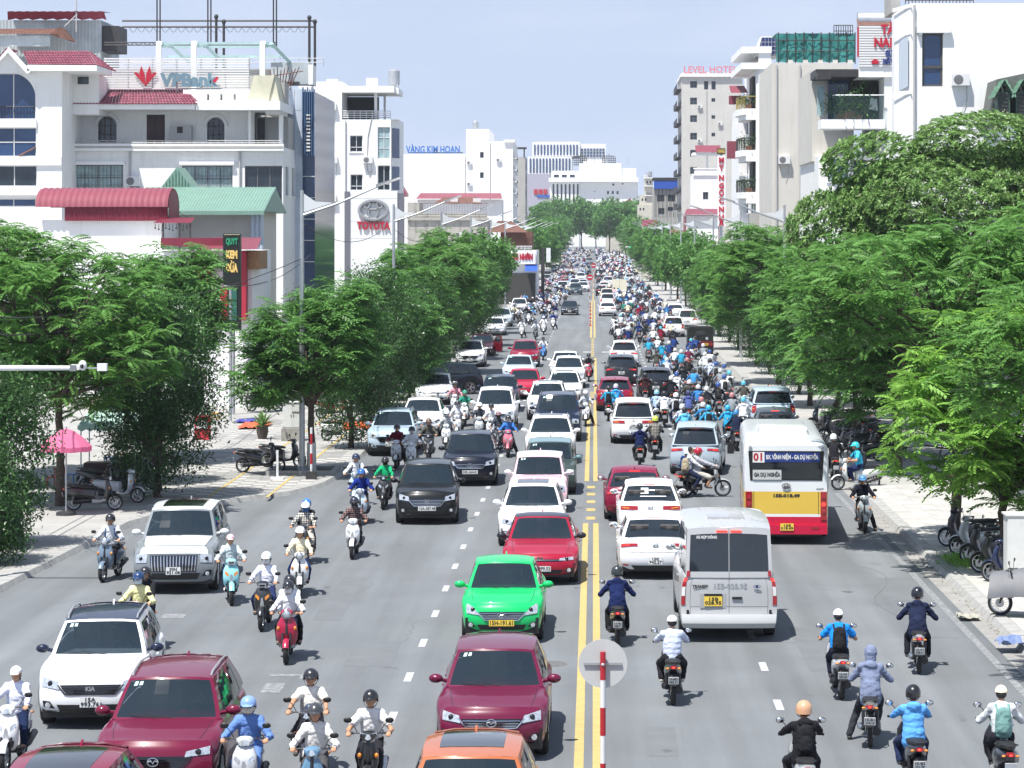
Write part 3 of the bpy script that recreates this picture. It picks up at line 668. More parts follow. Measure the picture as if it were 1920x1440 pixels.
B = Bld('rooftop_shed','grey corrugated rooftop sheds with maroon awning behind arched house',160,110)
m = MB(); corrug(m,(B.X(-30),B.Y,B.Z(120)),(B.X(190),B.Y,B.Z(120)),(B.X(190),B.Y,B.Z(38)),(B.X(-30),B.Y,B.Z(38)),34); m.box(B.X(-30),B.X(190),B.Y+.1,B.Y+6,gz(160),B.Z(38)); B.put(m,'shed_wall',M_corr)
m = MB(); rows = [[(B.X(18+k*7.7),B.Y-.5+.04*(k % 2),B.Z(39)+.05*(k % 3)) for k in range(25)],[(B.X(20+k*7.5),B.Y-.9,B.Z(24)+.03*(k % 2)) for k in range(25)],[(B.X(25+k*7.3),B.Y+1.6,B.Z(20)) for k in range(25)]]; m.grid(rows); B.put(m,'awning',M_maroon)
m = MB(); corrug(m,(B.X(-30),B.Y-2.5,B.Z(70)),(B.X(125),B.Y-2.5,B.Z(70)),(B.X(118),B.Y-.6,B.Z(56)),(B.X(-30),B.Y-.6,B.Z(56)),30); m.prism([(B.X(108),B.Z(70)),(B.X(126),B.Z(56)),(B.X(146),B.Z(80)),(B.X(140),B.Z(80))],B.Y-2.4,B.Y-.5); B.put(m,'shed_roof',M_rust)
m = MB(); corrug(m,(B.X(-30),B.Y-2.2,B.Z(92)),(B.X(108),B.Y-2.2,B.Z(92)),(B.X(108),B.Y-2.2,B.Z(72)),(B.X(-30),B.Y-2.2,B.Z(72)),3,.08); B.put(m,'shutter',M_corr)
m = MB(); m.tube([(B.X(148),B.Y-.8,B.Z(62)),(B.X(148),B.Y-.8,B.Z(-14))],.05,6); m.tube([(B.X(126),B.Y-.8,B.Z(52)),(B.X(150),B.Y-.8,B.Z(28))],.04,5); B.put(m,'mast',M_railg)
m = MB(); m.box(B.X(190),B.X(222),B.Y+.2,B.Y+3,B.Z(96),B.Z(48)); B.put(m,'dark_lean_to',M_dk)

B = Bld('bank_building','white four storey bank building with pink tiled roof and slatted roof sign',150,320)
def curt(**k): return dict(nx=4,fm=M_frame,gm=M_curt,bars=14,sill=False,top=.75,**k)
B.body('lower_wall',M_wall,109,531,276,None,14,wins=[(134,231,309,366,curt()),(341,436,311,366,curt()),(459,529,311,392,dict(nx=3,sill=False,gm=M_wglass))],rows=[(B.Z(366),B.Z(311))])
for a,b in ((130,235),(337,440)): B.box('window_hood',M_walln,a,b,303,309,-.22,0)
B.box('cornice', M_walln, 107, 533, 270, 283, -.35, .0)
for k,(py0,py1) in enumerate(((274,278),)): B.box('cornice_band',M_greyw,107.5,532,py0,py1,-.37,-.35)
B.rail('terrace_rail',M_railg,112,530,264,271,-.25,28,2,.022)
U = 1.9
m = MB(); P = B.front(U); hl = [(172,207,216,266),(379,412,218,266),(264,299,212,270)]
wall(m,P,B.X(117),B.X(464),B.Z(275),B.Z(200),[(B.X(a),B.X(b),B.Z(d),B.Z(c)) for a,b,c,d in hl]); m.box(B.X(117),B.X(464),B.Y+U+.3,B.Y+12,B.Z(275),B.Z(197)); m.box(B.X(464),B.X(468),B.Y+.4,B.Y+U+.3,B.Z(275),B.Z(200)); B.put(m,'upper_wall',M_wall)
for a, b, c, d in hl[:2]:
 xc,w = B.X((a+b)/2),(B.X(b)-B.X(a))/2; z0,z1 = B.Z(d),B.Z(c); zs = z1 - w
 m = MB()
 for k in range(12):      # masonry round the arched head
  a0, a1 = PI*k/12, PI*(k+1)/12
  m.add([(xc+w*math.cos(a0),B.Y+U-.01,zs+w*math.sin(a0)),(xc+w*1.02*(1 if math.cos(a0) > 0 else -1),B.Y+U-.01,z1+.02),(xc+w*math.cos(a1),B.Y+U-.01,z1+.02),(xc+w*math.cos(a1),B.Y+U-.01,zs+w*math.sin(a1))],[(0,1,2,3)])
 B.put(m, 'arch_head', M_wall)
 m = MB(); m.tube([(xc+w*1.25*math.cos(PI*k/12),B.Y+U-.05,zs+w*1.25*math.sin(PI*k/12)) for k in range(13)],.09,5); B.put(m,'arch_moulding',M_walln)
 window(B.t,B.front(U),xc-w,xc+w,z0,z1,nx=3,ny=3,fm=M_wood,sill=False)
m = MB(); m.box(B.X(264),B.X(299),B.Y+U+.12,B.Y+U+.2,B.Z(270),B.Z(212)); dr = B.put(m,'door',M_wood)
for k in range(4):
 m = MB(); x = B.X(267 + (k % 2)*16.5); zz = B.Z(238 if k < 2 else 264); m.box(x,x+.42,B.Y+U+.09,B.Y+U+.12,zz,zz+.75); B.put(m,'door_panel',M_wood,None,dr)
m = MB(); m.box(B.X(311),B.X(352),B.Y+U-.6,B.Y+U-.05,B.Z(266),B.Z(234)); ac = B.put(m,'equipment_cabinet',M_railg)
m = MB(); m.box(B.X(325),B.X(336),B.Y+U-.62,B.Y+U-.6,B.Z(248),B.Z(236)); B.put(m,'vent',M_dk,None,ac)
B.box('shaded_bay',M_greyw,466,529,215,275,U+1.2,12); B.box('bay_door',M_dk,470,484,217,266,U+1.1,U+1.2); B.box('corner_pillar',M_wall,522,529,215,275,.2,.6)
B.box('eave_fascia',M_walln,109,369,196,206,-.9,U+3);
m = MB(); tileroof(m,(B.X(107),B.Y-1.0,B.Z(197)),(B.X(372),B.Y-1.0,B.Z(197)),(B.X(335),B.Y+2.4,B.Z(163)),(B.X(112),B.Y+2.4,B.Z(163)),9,44); tileroof(m,(B.X(372),B.Y-1.0,B.Z(197)),(B.X(372),B.Y+5.5,B.Z(197)),(B.X(335),B.Y+2.8,B.Z(163)),(B.X(335),B.Y+2.4,B.Z(163)),9,16); B.put(m,'tile_roof',M_tile)
B.box('flat_eave',M_walln,370,528,191,207,-.7,U+4); B.box('flat_eave_soffit',M_beige,500,528,207,215,-.6,3)
m = MB(); wall(m,B.front(1.2),B.X(337),B.X(464),B.Z(193),B.Z(166),[(B.X(a),B.X(a+5),B.Z(186),B.Z(174)) for a in (382,407,432)],.4); m.box(B.X(337),B.X(464),B.Y+1.7,B.Y+5,B.Z(193),B.Z(166)); B.put(m,'parapet',M_wall)
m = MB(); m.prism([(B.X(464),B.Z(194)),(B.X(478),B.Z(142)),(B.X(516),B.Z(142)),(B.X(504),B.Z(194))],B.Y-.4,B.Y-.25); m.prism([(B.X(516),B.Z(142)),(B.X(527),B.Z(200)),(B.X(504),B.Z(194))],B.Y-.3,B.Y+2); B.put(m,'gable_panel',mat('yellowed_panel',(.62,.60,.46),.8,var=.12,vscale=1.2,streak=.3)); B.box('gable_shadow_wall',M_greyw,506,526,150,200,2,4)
# slatted sign
sx0, sx1 = B.X(187), B.X(461); SD = B.Y - .2 + 1.6
for k in range(13):
 py = 107 + k*4.7; m = MB(); m.box(sx0,sx1,SD,SD+.05,B.Z(py+1.3),B.Z(py-1.3)); B.put(m,'sign_slat',M_framew)
m = MB()
for a in (187,232,278,324,370,416,460): m.tube([(B.X(a),SD+.12,B.Z(168)),(B.X(a),SD+.12,B.Z(105))],.05,5)
m.tube([(B.X(190),SD+.1,B.Z(166)),(B.X(182),SD-.5,B.Z(112))],.06,5); B.put(m,'sign_frame',M_railg)
red = mat('sign_red',(.46,.012,.035),.45); blu = mat('sign_slate_blue',(.14,.24,.30),.5)
def lotus(cx, cz, s_, y):
 m = MB()
 for pts in ([(0,-1),(-.08,.2),(-.42,1.0),(-.62,.2),(-.45,-.3)],[(0,-1),(.08,.2),(.42,1.0),(.62,.2),(.45,-.3)],[(-.05,-1),(-.55,-.38),(-1.15,.30),(-.95,.38),(-.68,.25),(-.5,-.25)],[(.05,-1),(.55,-.38),(1.15,.30),(.95,.38),(.68,.25),(.5,-.25)]):
  m.prism([(cx + a*s_,cz + b*s_) for a,b in pts],y,y+.08)
 return m
B.put(lotus(B.X(265.5),B.Z(140),19*B.Y/F,SD-.15),'lotus_emblem',red); B.letters('VPBank',348,149,111,25,blu,1.2,.1,.05)
m = MB(); m.prism([(B.X(393),B.Z(150)),(B.X(402),B.Z(141)),(B.X(405),B.Z(144)),(B.X(398),B.Z(153))],SD-.32,SD-.2); B.put(m,'letter_accent',red)
# roof terrace: pergola, parapet, steel frame with lamps
for a in (278, 345, 476):
 m = MB(); x = B.X(a); m.box(x,x+.30,B.Y+2.6,B.Y+2.9,B.Z(165),B.Z(82)); m.add([(x,B.Y+2.6,B.Z(82)),(x+.3,B.Y+2.6,B.Z(82)),(x+.3,B.Y+2.9,B.Z(70)),(x,B.Y+2.9,B.Z(70))],[(0,1,2,3)]); B.put(m,'pergola_post',M_wall)
 m = MB(); m.tube([(x+.15,B.Y+2.7,B.Z(80)),(x+.5,B.Y+4.4,B.Z(72)),(x+1.3,B.Y+6.5,B.Z(102))],.14,4); B.put(m,'pergola_rafter',M_teal)
for py,dd in ((74,3.0),(77,4.6),(92,6.2)): m = MB(); m.box(B.X(278),B.X(482 + dd*3),B.Y+dd,B.Y+dd+.2,B.Z(py+2),B.Z(py-2.5)); B.put(m,'pergola_beam',M_teal)
B.box('roof_storey',M_greyw,150,488,112,280,8,14); B.box('roof_parapet',M_corr,482,556,103,146,6.4,8); B.box('parapet_pier',M_wall,556,565,108,147,6.2,8); B.box('opening_shade_panel',M_dk,500,538,141,149,6.3,6.4)  # thin dark sheet on the parapet paints an opening's shade
def post(a, p0, p1, d, r=.05, lamp=False):
 m = MB(); m.tube([(B.X(a),B.Y+d,B.Z(p1)),(B.X(a),B.Y+d,B.Z(p0))],r,6); o = B.put(m,'steel_post',M_dk)
 if lamp: m = MB(); m.ell((B.X(a),B.Y+d,B.Z(p0)+.1),(.14,.14,.16),8,6); B.put(m,'terrace_lamp',M_dk,60,o)
for a in (254,260,354,360,483,489): post(a,-30,70,7.4,.045)
for a,p in ((363,10),(378,20),(548,12),(559,20)): post(a,p,115,9,.08,True)
for p in (15,27): m = MB(); m.tube([(B.X(176),B.Y+9,B.Z(p)),(B.X(560),B.Y+9,B.Z(p))],.06,5); B.put(m,'steel_rail',M_dk)
m = MB()
for p in (62,67): m.tube([(B.X(150),B.Y+7.4,B.Z(p)),(B.X(490),B.Y+7.4,B.Z(p))],.035,4)
for k in range(40): x = 150 + k*8.5; m.tube([(B.X(x),B.Y+7.4,B.Z(62 if k % 2 else 67)),(B.X(x+8.5),B.Y+7.4,B.Z(67 if k % 2 else 62))],.02,4)
B.put(m, 'truss', M_dk)
m = MB()
for k in range(22):
 x = 190 + k*16; m.tube([(B.X(x),B.Y+9,B.Z(27)),(B.X(x+4),B.Y+9,B.Z(35)),(B.X(x+8),B.Y+9,B.Z(38)),(B.X(x+12),B.Y+9,B.Z(35)),(B.X(x+16),B.Y+9,B.Z(27))],.015,3,caps=False)
B.put(m, 'light_string', M_dk)
B.rail('roof_rail',M_railg,190,580,92,108,7.9,16,2,.025)
m = MB()
for k in range(9): m.tube([(B.X(494+k*4),B.Y+4.5,B.Z(160)),(B.X(488+k*7),B.Y+4.6,B.Z(122-3*(k % 3)))],.03,4)
m.tube([(B.X(490),B.Y+4.5,B.Z(134)),(B.X(552),B.Y+4.5,B.Z(124))],.03,4); B.put(m,'scaffold_poles',M_rust)

B = Bld('panel_tower','narrow office block clad in pale blue panels with dark blue glass fins',156,556)
m = MB(); m.box(B.X(523),B.X(567),B.Y,B.Y+12,gz(156),B.Z(166)); B.put(m,'core',M_bluepanel)
for i,(a,b) in enumerate(((523.5,552),(552.6,566.5))):
 for k in range(8):
  p0 = 167 + k*40.5; m = MB(); m.box(B.X(a),B.X(b),B.Y-.06,B.Y-.01,B.Z(p0+39.6),B.Z(p0)); B.put(m,'cladding_panel',M_bluepanel if not (k == 6 and i == 0) else M_wglassb)
m = MB(); m.box(B.X(567),B.X(590),B.Y+.1,B.Y+12,gz(156),B.Z(172)); B.put(m,'glazed_corner',M_wglassb)
for k in range(6): m = MB(); x = 568 + k*4.2; m.box(B.X(x),B.X(x+1.8),B.Y-.35,B.Y+.1,B.Z(293),B.Z(164 + (k % 2)*4)); B.put(m,'glass_fin',mat('blue_fin',(.05,.12,.26),.25,coat=.5))
for k in range(11): m = MB(); m.box(B.X(576),B.X(583),B.Y-.45,B.Y-.36,B.Z(218+k*6.6),B.Z(215+k*6.6)); B.put(m,'louvre',M_framew)
for k in range(5): B.box('mullion',M_framew,567,590,330+k*40,331.5+k*40,.02,.1)

B = Bld('green_roofed_house','low cream house with green ribbed metal roof and pointed dormer',134,380)
B.body('wall', M_beige, 262, 478, 392, None, 9)
m = MB(); corrug(m,(B.X(250),B.Y-1,B.Z(397)),(B.X(497),B.Y-1,B.Z(397)),(B.X(500),B.Y+4,B.Z(349)),(B.X(248),B.Y+4,B.Z(349)),44,.05); m.prism([(B.Y-1,B.Z(397)),(B.Y+4,B.Z(349)),(B.Y+9,B.Z(397))],B.X(497.5),B.X(499),'yz'); B.put(m,'roof',M_greensheet)
m = MB(); corrug(m,(B.X(250),B.Y+9,B.Z(397)),(B.X(497),B.Y+9,B.Z(397)),(B.X(500),B.Y+4,B.Z(349)),(B.X(248),B.Y+4,B.Z(349)),44,.05); B.put(m,'roof_back',M_greensheet)
B.box('fascia',M_greensheet,250,500,396,403,-1.05,-1)
m = MB(); m.prism([(B.X(276),B.Z(349)),(B.X(307),B.Z(309)),(B.X(338),B.Z(349))],B.Y+4.2,B.Y+4.3); m.prism([(B.X(276),B.Z(349)),(B.X(307),B.Z(309)),(B.X(338),B.Z(349))],B.Y+4.31,B.Y+7); B.put(m,'dormer',M_greensheet)
m = MB()
for k in range(9): m.box(B.X(280+k*6),B.X(280.8+k*6),B.Y+4.13,B.Y+4.2,B.Z(348),B.Z(348-39*(1-abs(307-280-k*6)/31)+2)); B.put(m,'dormer_seam',M_greensheet)
for a in (476,484,492): m = MB(); m.tube([(B.X(a),B.Y-.4,gz(134)),(B.X(a),B.Y-.4,B.Z(400))],.12,8); B.put(m,'downpipe',M_bluepanel)
m = MB(); m.tube([(B.X(318),B.Y-2,B.Z(378)),(B.X(368),B.Y-2,B.Z(412))],.02,4); B.put(m,'cable',M_dk)

B = Bld('barrel_roof_shop','shop with red barrel vault canopy and maroon sides above the trees',128,190)
m = MB(); rows = []
for k in range(45):
 x = 66 + k*5.65; dz = .05 if k % 2 else 0
 rows.append([(B.X(x),B.Y + 1.8 - (1.8+dz)*math.cos(PI*j/10),B.Z(388) + (.95+dz)*math.sin(PI*j/10)) for j in range(11)])
m.grid(rows); B.put(m, 'barrel_roof', M_pinksheet, 30)
m = MB(); m.prism([(B.X(314)-.02+.0*j,0) for j in range(2)] + [(0,0)],0,0) if False else m.add([(B.X(315),B.Y + 1.8 - 1.7*math.cos(PI*j/10),B.Z(388) + .9*math.sin(PI*j/10)) for j in range(11)] + [(B.X(315),B.Y+3.5,B.Z(412)),(B.X(315),B.Y+.1,B.Z(412))],[tuple(range(13))]); corrug(m,(B.X(120),B.Y+.15,B.Z(414)),(B.X(314),B.Y+.15,B.Z(414)),(B.X(314),B.Y+.15,B.Z(389)),(B.X(120),B.Y+.15,B.Z(389)),50,.04); B.put(m,'gable_end',M_maroon)
B.body('wall',M_wall,60,300,412,None,6,.4,wins=[(90,130,640,700,dict(nx=2)),(150,200,600,680,dict(nx=3))])
m = MB(); corrug(m,(B.X(295),B.Y-1.5,B.Z(419)),(B.X(366),B.Y-1.5,B.Z(419)),(B.X(362),B.Y+.5,B.Z(409)),(B.X(300),B.Y+.5,B.Z(409)),14,.04); B.put(m,'lean_to_roof',M_maroon)
for a in (315,345,365): m = MB(); m.tube([(B.X(a),B.Y-1.4,gz(128)),(B.X(a),B.Y-1.4,B.Z(418))],.05,5); B.put(m,'steel_post',M_dk)
m = MB()
for k in range(10): m.tube([(B.X(300+k*6.5),B.Y-1.4,B.Z(420)),(B.X(300+k*6.5),B.Y-1.4,B.Z(427+2*(k % 3)))],.02,3); m.ell((B.X(300+k*6.5),B.Y-1.4,B.Z(428+2*(k % 3))),.05,5,4)
B.put(m, 'hanging_lamps', M_dk)

B = Bld('red_cafe','red and white cafe with pink roof behind the vertical ice cream sign',121,430)
B.body('wall',M_walln,200,470,470,None,7,.5,wins=[(230,300,560,640,dict(nx=3)),(330,380,690,760,dict(nx=2)),(210,260,700,760,dict(nx=2,gm=M_curt))])
B.box('red_bay',mat('red_wall',(.42,.02,.05),.6,var=.1),442,462,470,600,-.2,4); B.box('red_cladding',MAT['red_wall'],358,394,490,560,-.1,.5)
B.box('timber_screen',mat('timber_screen',(.30,.17,.08),.7,var=.3,vscale=8),462,486,470,505,.2,3); B.box('maroon_band',M_maroon,300,420,446,462,.2,3)
m = MB(); corrug(m,(B.X(375),B.Y-.8,B.Z(468)),(B.X(486),B.Y-.8,B.Z(468)),(B.X(478),B.Y+2.5,B.Z(446)),(B.X(390),B.Y+2.5,B.Z(446)),22,.04); B.put(m,'roof',M_pinksheet)
B.rail('balcony_rail',M_dk,360,420,482,510,-.3,16,2,.02)
for i in range(6): B.box('menu_board',mat('menu_board',(.30,.22,.12),.7,var=.5,vscale=5),155+i*8,161+i*8,745,790,.3,.35)
B = Bld('ice_cream_sign','tall black illuminated ice cream sign on a pole above the trees',116,436,'sign')
m = MB(); m.box(B.X(419),B.X(452),B.Y-.15,B.Y+.15,B.Z(620),B.Z(438)); fr_ = B.put(m,'sign_box',mat('sign_black',(.010,.014,.012),.35)); B.box('sign_border',mat('sign_cream',(.7,.62,.40),.5),420.5,450.5,439.5,440.3,-.16,-.15)
B.letters('QUYT',435.5,453,22,12,mat('sign_green',(.02,.30,.14),.5),-.17,.03,.02); B.letters('KEM',435.5,478,21,15,mat('sign_yellow',(.75,.52,.16),.5),-.17,.03,.03); B.letters('DỪA',435.5,503,22,16,MAT['sign_yellow'],-.17,.03,.03)
B.box('sign_lower',mat('sign_dark_green',(.02,.12,.09),.5),430,445,540,600,-.2,-.15)
m = MB(); m.tube([(B.X(436),B.Y+.2,gz(116)),(B.X(436),B.Y+.2,B.Z(610))],.09,8); B.put(m,'pole',M_steel)
B = Bld('ice_cream_banner','red hanging banner with white rotated lettering beside the ice cream sign',112,410,'banner')
m = MB(); m.prism([(B.X(392),B.Z(532)),(B.X(426),B.Z(541)),(B.X(427),B.Z(608)),(B.X(413),B.Z(619)),(B.X(395),B.Z(615))],B.Y-.06,B.Y+.06); B.put(m,'banner_panel',MAT['sign_red'])
B.letters('ngeon',406,556,50,14,M_plate,-.075,.02,.02,-PI/2)
m = MB(); m.tube([(B.X(409)+.42*math.cos(a),B.Y-.075,B.Z(598)+.30*math.sin(a)) for a in [PI*1.05 + PI*.95*k/10 for k in range(11)]],.05,5); m.tube([(B.X(405)+.2*math.cos(a),B.Y-.075,B.Z(594)+.14*math.sin(a)) for a in [PI*2*k/10 for k in range(9)]],.06,5); B.put(m,'swirl',M_plate)
m = MB(); m.tube([(B.X(432),B.Y,B.Z(540)),(B.X(432),B.Y,gz(112))],.06,6); m.tube([(B.X(432),B.Y,B.Z(538)),(B.X(394),B.Y,B.Z(530))],.03,4); B.put(m,'pole',M_steel)

B = Bld('white_showroom','white five storey showroom block with corner balcony under a flat slab',222,665)
W_ = [(591,611,181,212),(591,611,254,285),(656,680,254,285),(591,612,327,357),(657,680,327,357),(596,612,397,427),(655,680,397,427)]
B.body('wall',M_walln,560,641,153,None,6,wins=[(a,b,c,d,dict(fm=M_framew,gm=M_curt if k in (0,5) else M_wglass,top=1.0)) for k,(a,b,c,d) in enumerate(W_) if b < 641])
B.body('front_wall',M_walln,641,733,224,None,6,wins=[(a,b,c,d,dict(fm=M_framew,top=1.0)) for a,b,c,d in W_ if a > 641] + [(708,731.5,238,298,dict(fm=M_framew,gm=M_curt,nx=2,ny=3,sill=False)),(708,731.5,310,357,dict(fm=M_framew,nx=2,sill=False,top=1.6)),(708,731.5,450,470,dict(fm=M_framew))])
m = MB(); x0, x1 = B.X(733), B.X(747)     # chamfered corner with glazing
m.add([(x0,B.Y,gz(222)),(x1,B.Y+1.6,gz(222)),(x1,B.Y+1.6,B.Z(224)),(x0,B.Y,B.Z(224))],[(0,1,2,3)]); m.quad((x1,B.Y+1.6,gz(222)),(x1,B.Y+6,gz(222)),(x1,B.Y+6,B.Z(224)),(x1,B.Y+1.6,B.Z(224))); m.quad((B.X(641),B.Y,B.Z(224)),(x1,B.Y,B.Z(224)),(x1,B.Y+6,B.Z(224)),(B.X(641),B.Y+6,B.Z(224))); B.put(m,'corner_wall',M_walln)
for p0,p1 in ((240,296),(312,356)): m = MB(); m.quad((x0+.1,B.Y+.2,B.Z(p1)),(x1-.02,B.Y+1.55,B.Z(p1)),(x1-.02,B.Y+1.55,B.Z(p0)),(x0+.1,B.Y+.2,B.Z(p0))); m.v = [(a,b-.03,c) for a,b,c in m.v]; B.put(m,'corner_glass',M_wglassb)
B.box('terrace_back',M_roomshade,641,700,176,224,5,6); B.box('terrace_column',M_walln,701,706,170,224,.4,.8); B.box('terrace_column',M_walln,712,716,170,224,4,4.4); B.box('slab_roof',M_walln,641,740,162,174,-.7,6); B.box('slab_roof_corner',M_walln,740,746,164,175,.8,6)  # terrace back coloured near-black in place of the recess shade
B.rail('terrace_rail',M_framew,641,732,208,224,.15,8,4,.04); B.clutter(600,735,158,3,3,2)
m = MB(); m.tube([(B.X(697),B.Y-.05,B.Z(222)),(B.X(690),B.Y-.05,B.Z(255)),(B.X(688),B.Y-.05,B.Z(315)),(B.X(692),B.Y-.05,B.Z(328)),(B.X(697),B.Y-.05,B.Z(320))],.04,4); B.put(m,'loose_cable',M_railg)
B = Bld('showroom_pylon','white showroom sign pylon with chrome oval emblem and red lettering',205,702,'sign')
m = MB(); m.box(B.X(656),B.X(745),B.Y,B.Y+.5,gz(205),B.Z(358)); pn = B.put(m,'panel',mat('pylon_white',(.80,.81,.83),.45));
for p in (372,415,447): B.box('panel_seam',M_railg,656,745,p,p+.6,-.006,0)
B.box('side_column',mat('column_grey',(.16,.16,.19),.4),646,656,359,None,-.1,.6); B.box('side_column',MAT['column_grey'],745,757,362,None,.1,.8)
m = MB(); cx,cz,yy = B.X(700),B.Z(394),B.Y-.12; s_ = B.Y/F
def ovl(rx,ry,ox=0,oz=0,th=.11): m.tube([(cx+(ox+rx*math.cos(2*PI*k/28))*s_,yy,cz+(oz+ry*math.sin(2*PI*k/28))*s_) for k in range(29)],th,6,caps=False)
ovl(26,18,0,0,.15); ovl(9,16,0,0,.10); ovl(17,6.5,0,8,.10); B.put(m,'oval_emblem',mat('emblem_silver',(.45,.46,.48),.3,metal=.5),60)
B.letters('TOYOTA',700.5,424,62,15,MAT['sign_red'],-.1,.12,.03)

B = Bld('stained_old_house','old mould stained two storey house with balustraded roof terrace',330,840)
B.body('wall',M_old,764,914,410,None,12,wins=[(795,806,442,462,dict(nx=1)),(830,840,438,462,dict(nx=1)),(882,894,437,462,dict(nx=1))])
B.box('side_block',M_old,764,786,380,415,.2,8); B.box('cornice',M_old,764,916,408,413,-.3,.1)
m = MB()
for k in range(48): x = 787 + k*2.65; m.lathe([(.06,0),(.12,.25),(.06,.5),(.09,.62)],6,'z',(B.X(x),B.Y+.1,B.Z(409)))
m.box(B.X(786),B.X(914),B.Y,B.Y+.25,B.Z(401),B.Z(399)); B.put(m,'balustrade',M_old)
m = MB()
for k in range(26): m.tube([(B.X(786+k*5),B.Y+1,B.Z(402)),(B.X(786+k*5),B.Y+1,B.Z(380))],.02,3)
m.tube([(B.X(786),B.Y+1,B.Z(381)),(B.X(914),B.Y+1,B.Z(381))],.03,4); B.put(m,'wire_fence',M_rust)
m = MB(); corrug(m,(B.X(812),B.Y+2,B.Z(380)),(B.X(903),B.Y+2,B.Z(382)),(B.X(893),B.Y+6,B.Z(369)),(B.X(826),B.Y+6,B.Z(369)),20,.05); B.put(m,'shed_roof',M_rust); B.clutter(765,900,382,1,3,5)

B = Bld('blank_white_building','tall blank white building with blue rooftop lettering and stepped top',440,860)
B.body('wall', M_walln, 745, 874, 289, None, 25)
B.body('raised_block',M_walln,874,917,242,None,25,.0,wins=[(900,907,285,296,dict(nx=1,sill=False)),(900,907,323,334,dict(nx=1,sill=False))])
B.body('right_block',M_walln,917,962,265,None,25,.0,rows=[(B.Z(p+12),B.Z(p)) for p in (290,312,334,356)])
m = MB()
for k in range(5): z = B.Z(298+k*22); m.box(B.X(962),B.X(969),B.Y+.5,B.Y+6,z,z+.25); m.box(B.X(968.5),B.X(969),B.Y+.5,B.Y+6,z,z+1.1)
B.put(m,'balcony',M_wall); B.box('cornice',M_walln,945,966,262,267,-.4,4)
m = MB(); m.lathe([(.0,0),(.5,0),(.5,1.1),(.3,1.3),(0,1.3)],14,'z',(B.X(890),B.Y+3,B.Z(242)+.2)); B.put(m,'water_tank',M_steel,40)
B.letters('VÀNG KIM HOAN',812,281,101,14,mat('sign_blue',(.04,.16,.50),.5),.3,.15,.05)
m = MB(); m.tube([(B.X(765),B.Y+.7,B.Z(286)),(B.X(868),B.Y+.7,B.Z(286))],.08,4); B.put(m,'sign_rail',M_dk)
m = MB(); corrug(m,(B.X(790),B.Y-14,B.Z(375)),(B.X(947),B.Y-14,B.Z(375)),(B.X(943),B.Y-10,B.Z(364)),(B.X(796),B.Y-10,B.Z(364)),40,.05); B.put(m,'red_annex_roof',M_pinksheet); B.box('annex_wall',M_wall,792,946,376,None,-13,-5)
m = MB(); m.prism([(B.X(748),B.Z(370)),(B.X(752),B.Z(346)),(B.X(759),B.Z(346)),(B.X(770),B.Z(364)),(B.X(770),B.Z(370))],B.Y-10,B.Y-5); B.put(m,'pink_gable',M_pinksheet)

B = Bld('tower_behind','narrow dark sided tower with roof canopy beyond the blank white building',520,977)
B.body('wall',M_greyw,966,985,294,None,14,rows=[(B.Z(p+14),B.Z(p)) for p in (305,330,355)]); B.box('roof_canopy',M_dk,966,987,276,279,-.3,3); m = MB(); m.tube([(B.X(983),B.Y,B.Z(294)),(B.X(983),B.Y,B.Z(277))],.15,5); B.put(m,'canopy_post',M_dk)
B = Bld('lettered_shop','white shop with red name board and blue awning on left corner',300,980)
B.body('wall',M_wall,935,1006,470,None,14); B.box('name_board',M_walln,937,1004,474,495,-.5,0); B.letters('HOÀNG NHÂN',970,482,58,12,MAT['sign_red'],-.56,.06,.06)
m = MB()
for k in range(22): m.box(B.X(941+k*2.6),B.X(942+k*2.6),B.Y-.1,B.Y+.1,B.Z(467),B.Z(462))
m.box(B.X(940),B.X(998),B.Y-.15,B.Y+.15,B.Z(462),B.Z(461)); B.put(m,'balustrade',M_walln)
m = MB()
for k in range(24): m.tube([(B.X(938+k*2.4),B.Y+2,B.Z(462)),(B.X(938+k*2.4),B.Y+2,B.Z(432))],.04,3)
m.box(B.X(938),B.X(997),B.Y+2.3,B.Y+9,B.Z(466),B.Z(434)); B.put(m,'brown_screen',M_rust)
m = MB(); corrug(m,(B.X(912),B.Y+1,B.Z(436)),(B.X(990),B.Y+1,B.Z(436)),(B.X(955),B.Y+6,B.Z(414)),(B.X(930),B.Y+6,B.Z(414)),20,.05); B.put(m,'roof',M_rust)
m = MB(); m.add([(B.X(985),B.Y-2.2,B.Z(508)),(B.X(1008),B.Y-2.2,B.Z(508)),(B.X(1008),B.Y,B.Z(496)),(B.X(985),B.Y,B.Z(496))],[(0,1,2,3)]); B.put(m,'awning',M_tarp); B.box('shop_shade_panel',M_roomshade,938,1004,512,None,-.2,-.05); B.box('stacked_signs',M_plate,1024,1032,465,492,1,1.4); B.box('side_post',M_dk,1014,1020,466,None,2,3)  # dark panel on the solid wall paints in the shop interior's shade

# ---------------------------------------------------------------- far end of the street
B = Bld('striped_tower','large pale office block with dark vertical window stripes far away',1250,1040)
B.body('lower_tier',M_walln,990,1072,294,None,40); B.body('upper_tier',M_walln,998,1087,266,293,40,3)
for k in range(13): B.box('window_strip',M_wglassb,993+k*6.1,996+k*6.1,297,324,-.4,.0)
for k in range(14): B.box('window_strip',M_wglassb,1001+k*6.1,1004+k*6.1,271,291,2.6,3.0)
B.box('roof_slab',M_greyw,1008,1085,264,266.5,5,40); B.body('right_wing',M_wall,1087,1136,268,None,40,12)
for i in range(8):
 for j in range(3): B.box('window',M_wglassb,1089+i*5.8,1093+i*5.8,277+j*6,281+j*6,11.6,12)
B = Bld('purple_grey_block','flat grey violet block with pink sign squares',1050,1008)
B.body('wall',mat('violet_grey',(.40,.38,.46),.8,var=.05),986,1031,326,None,30)
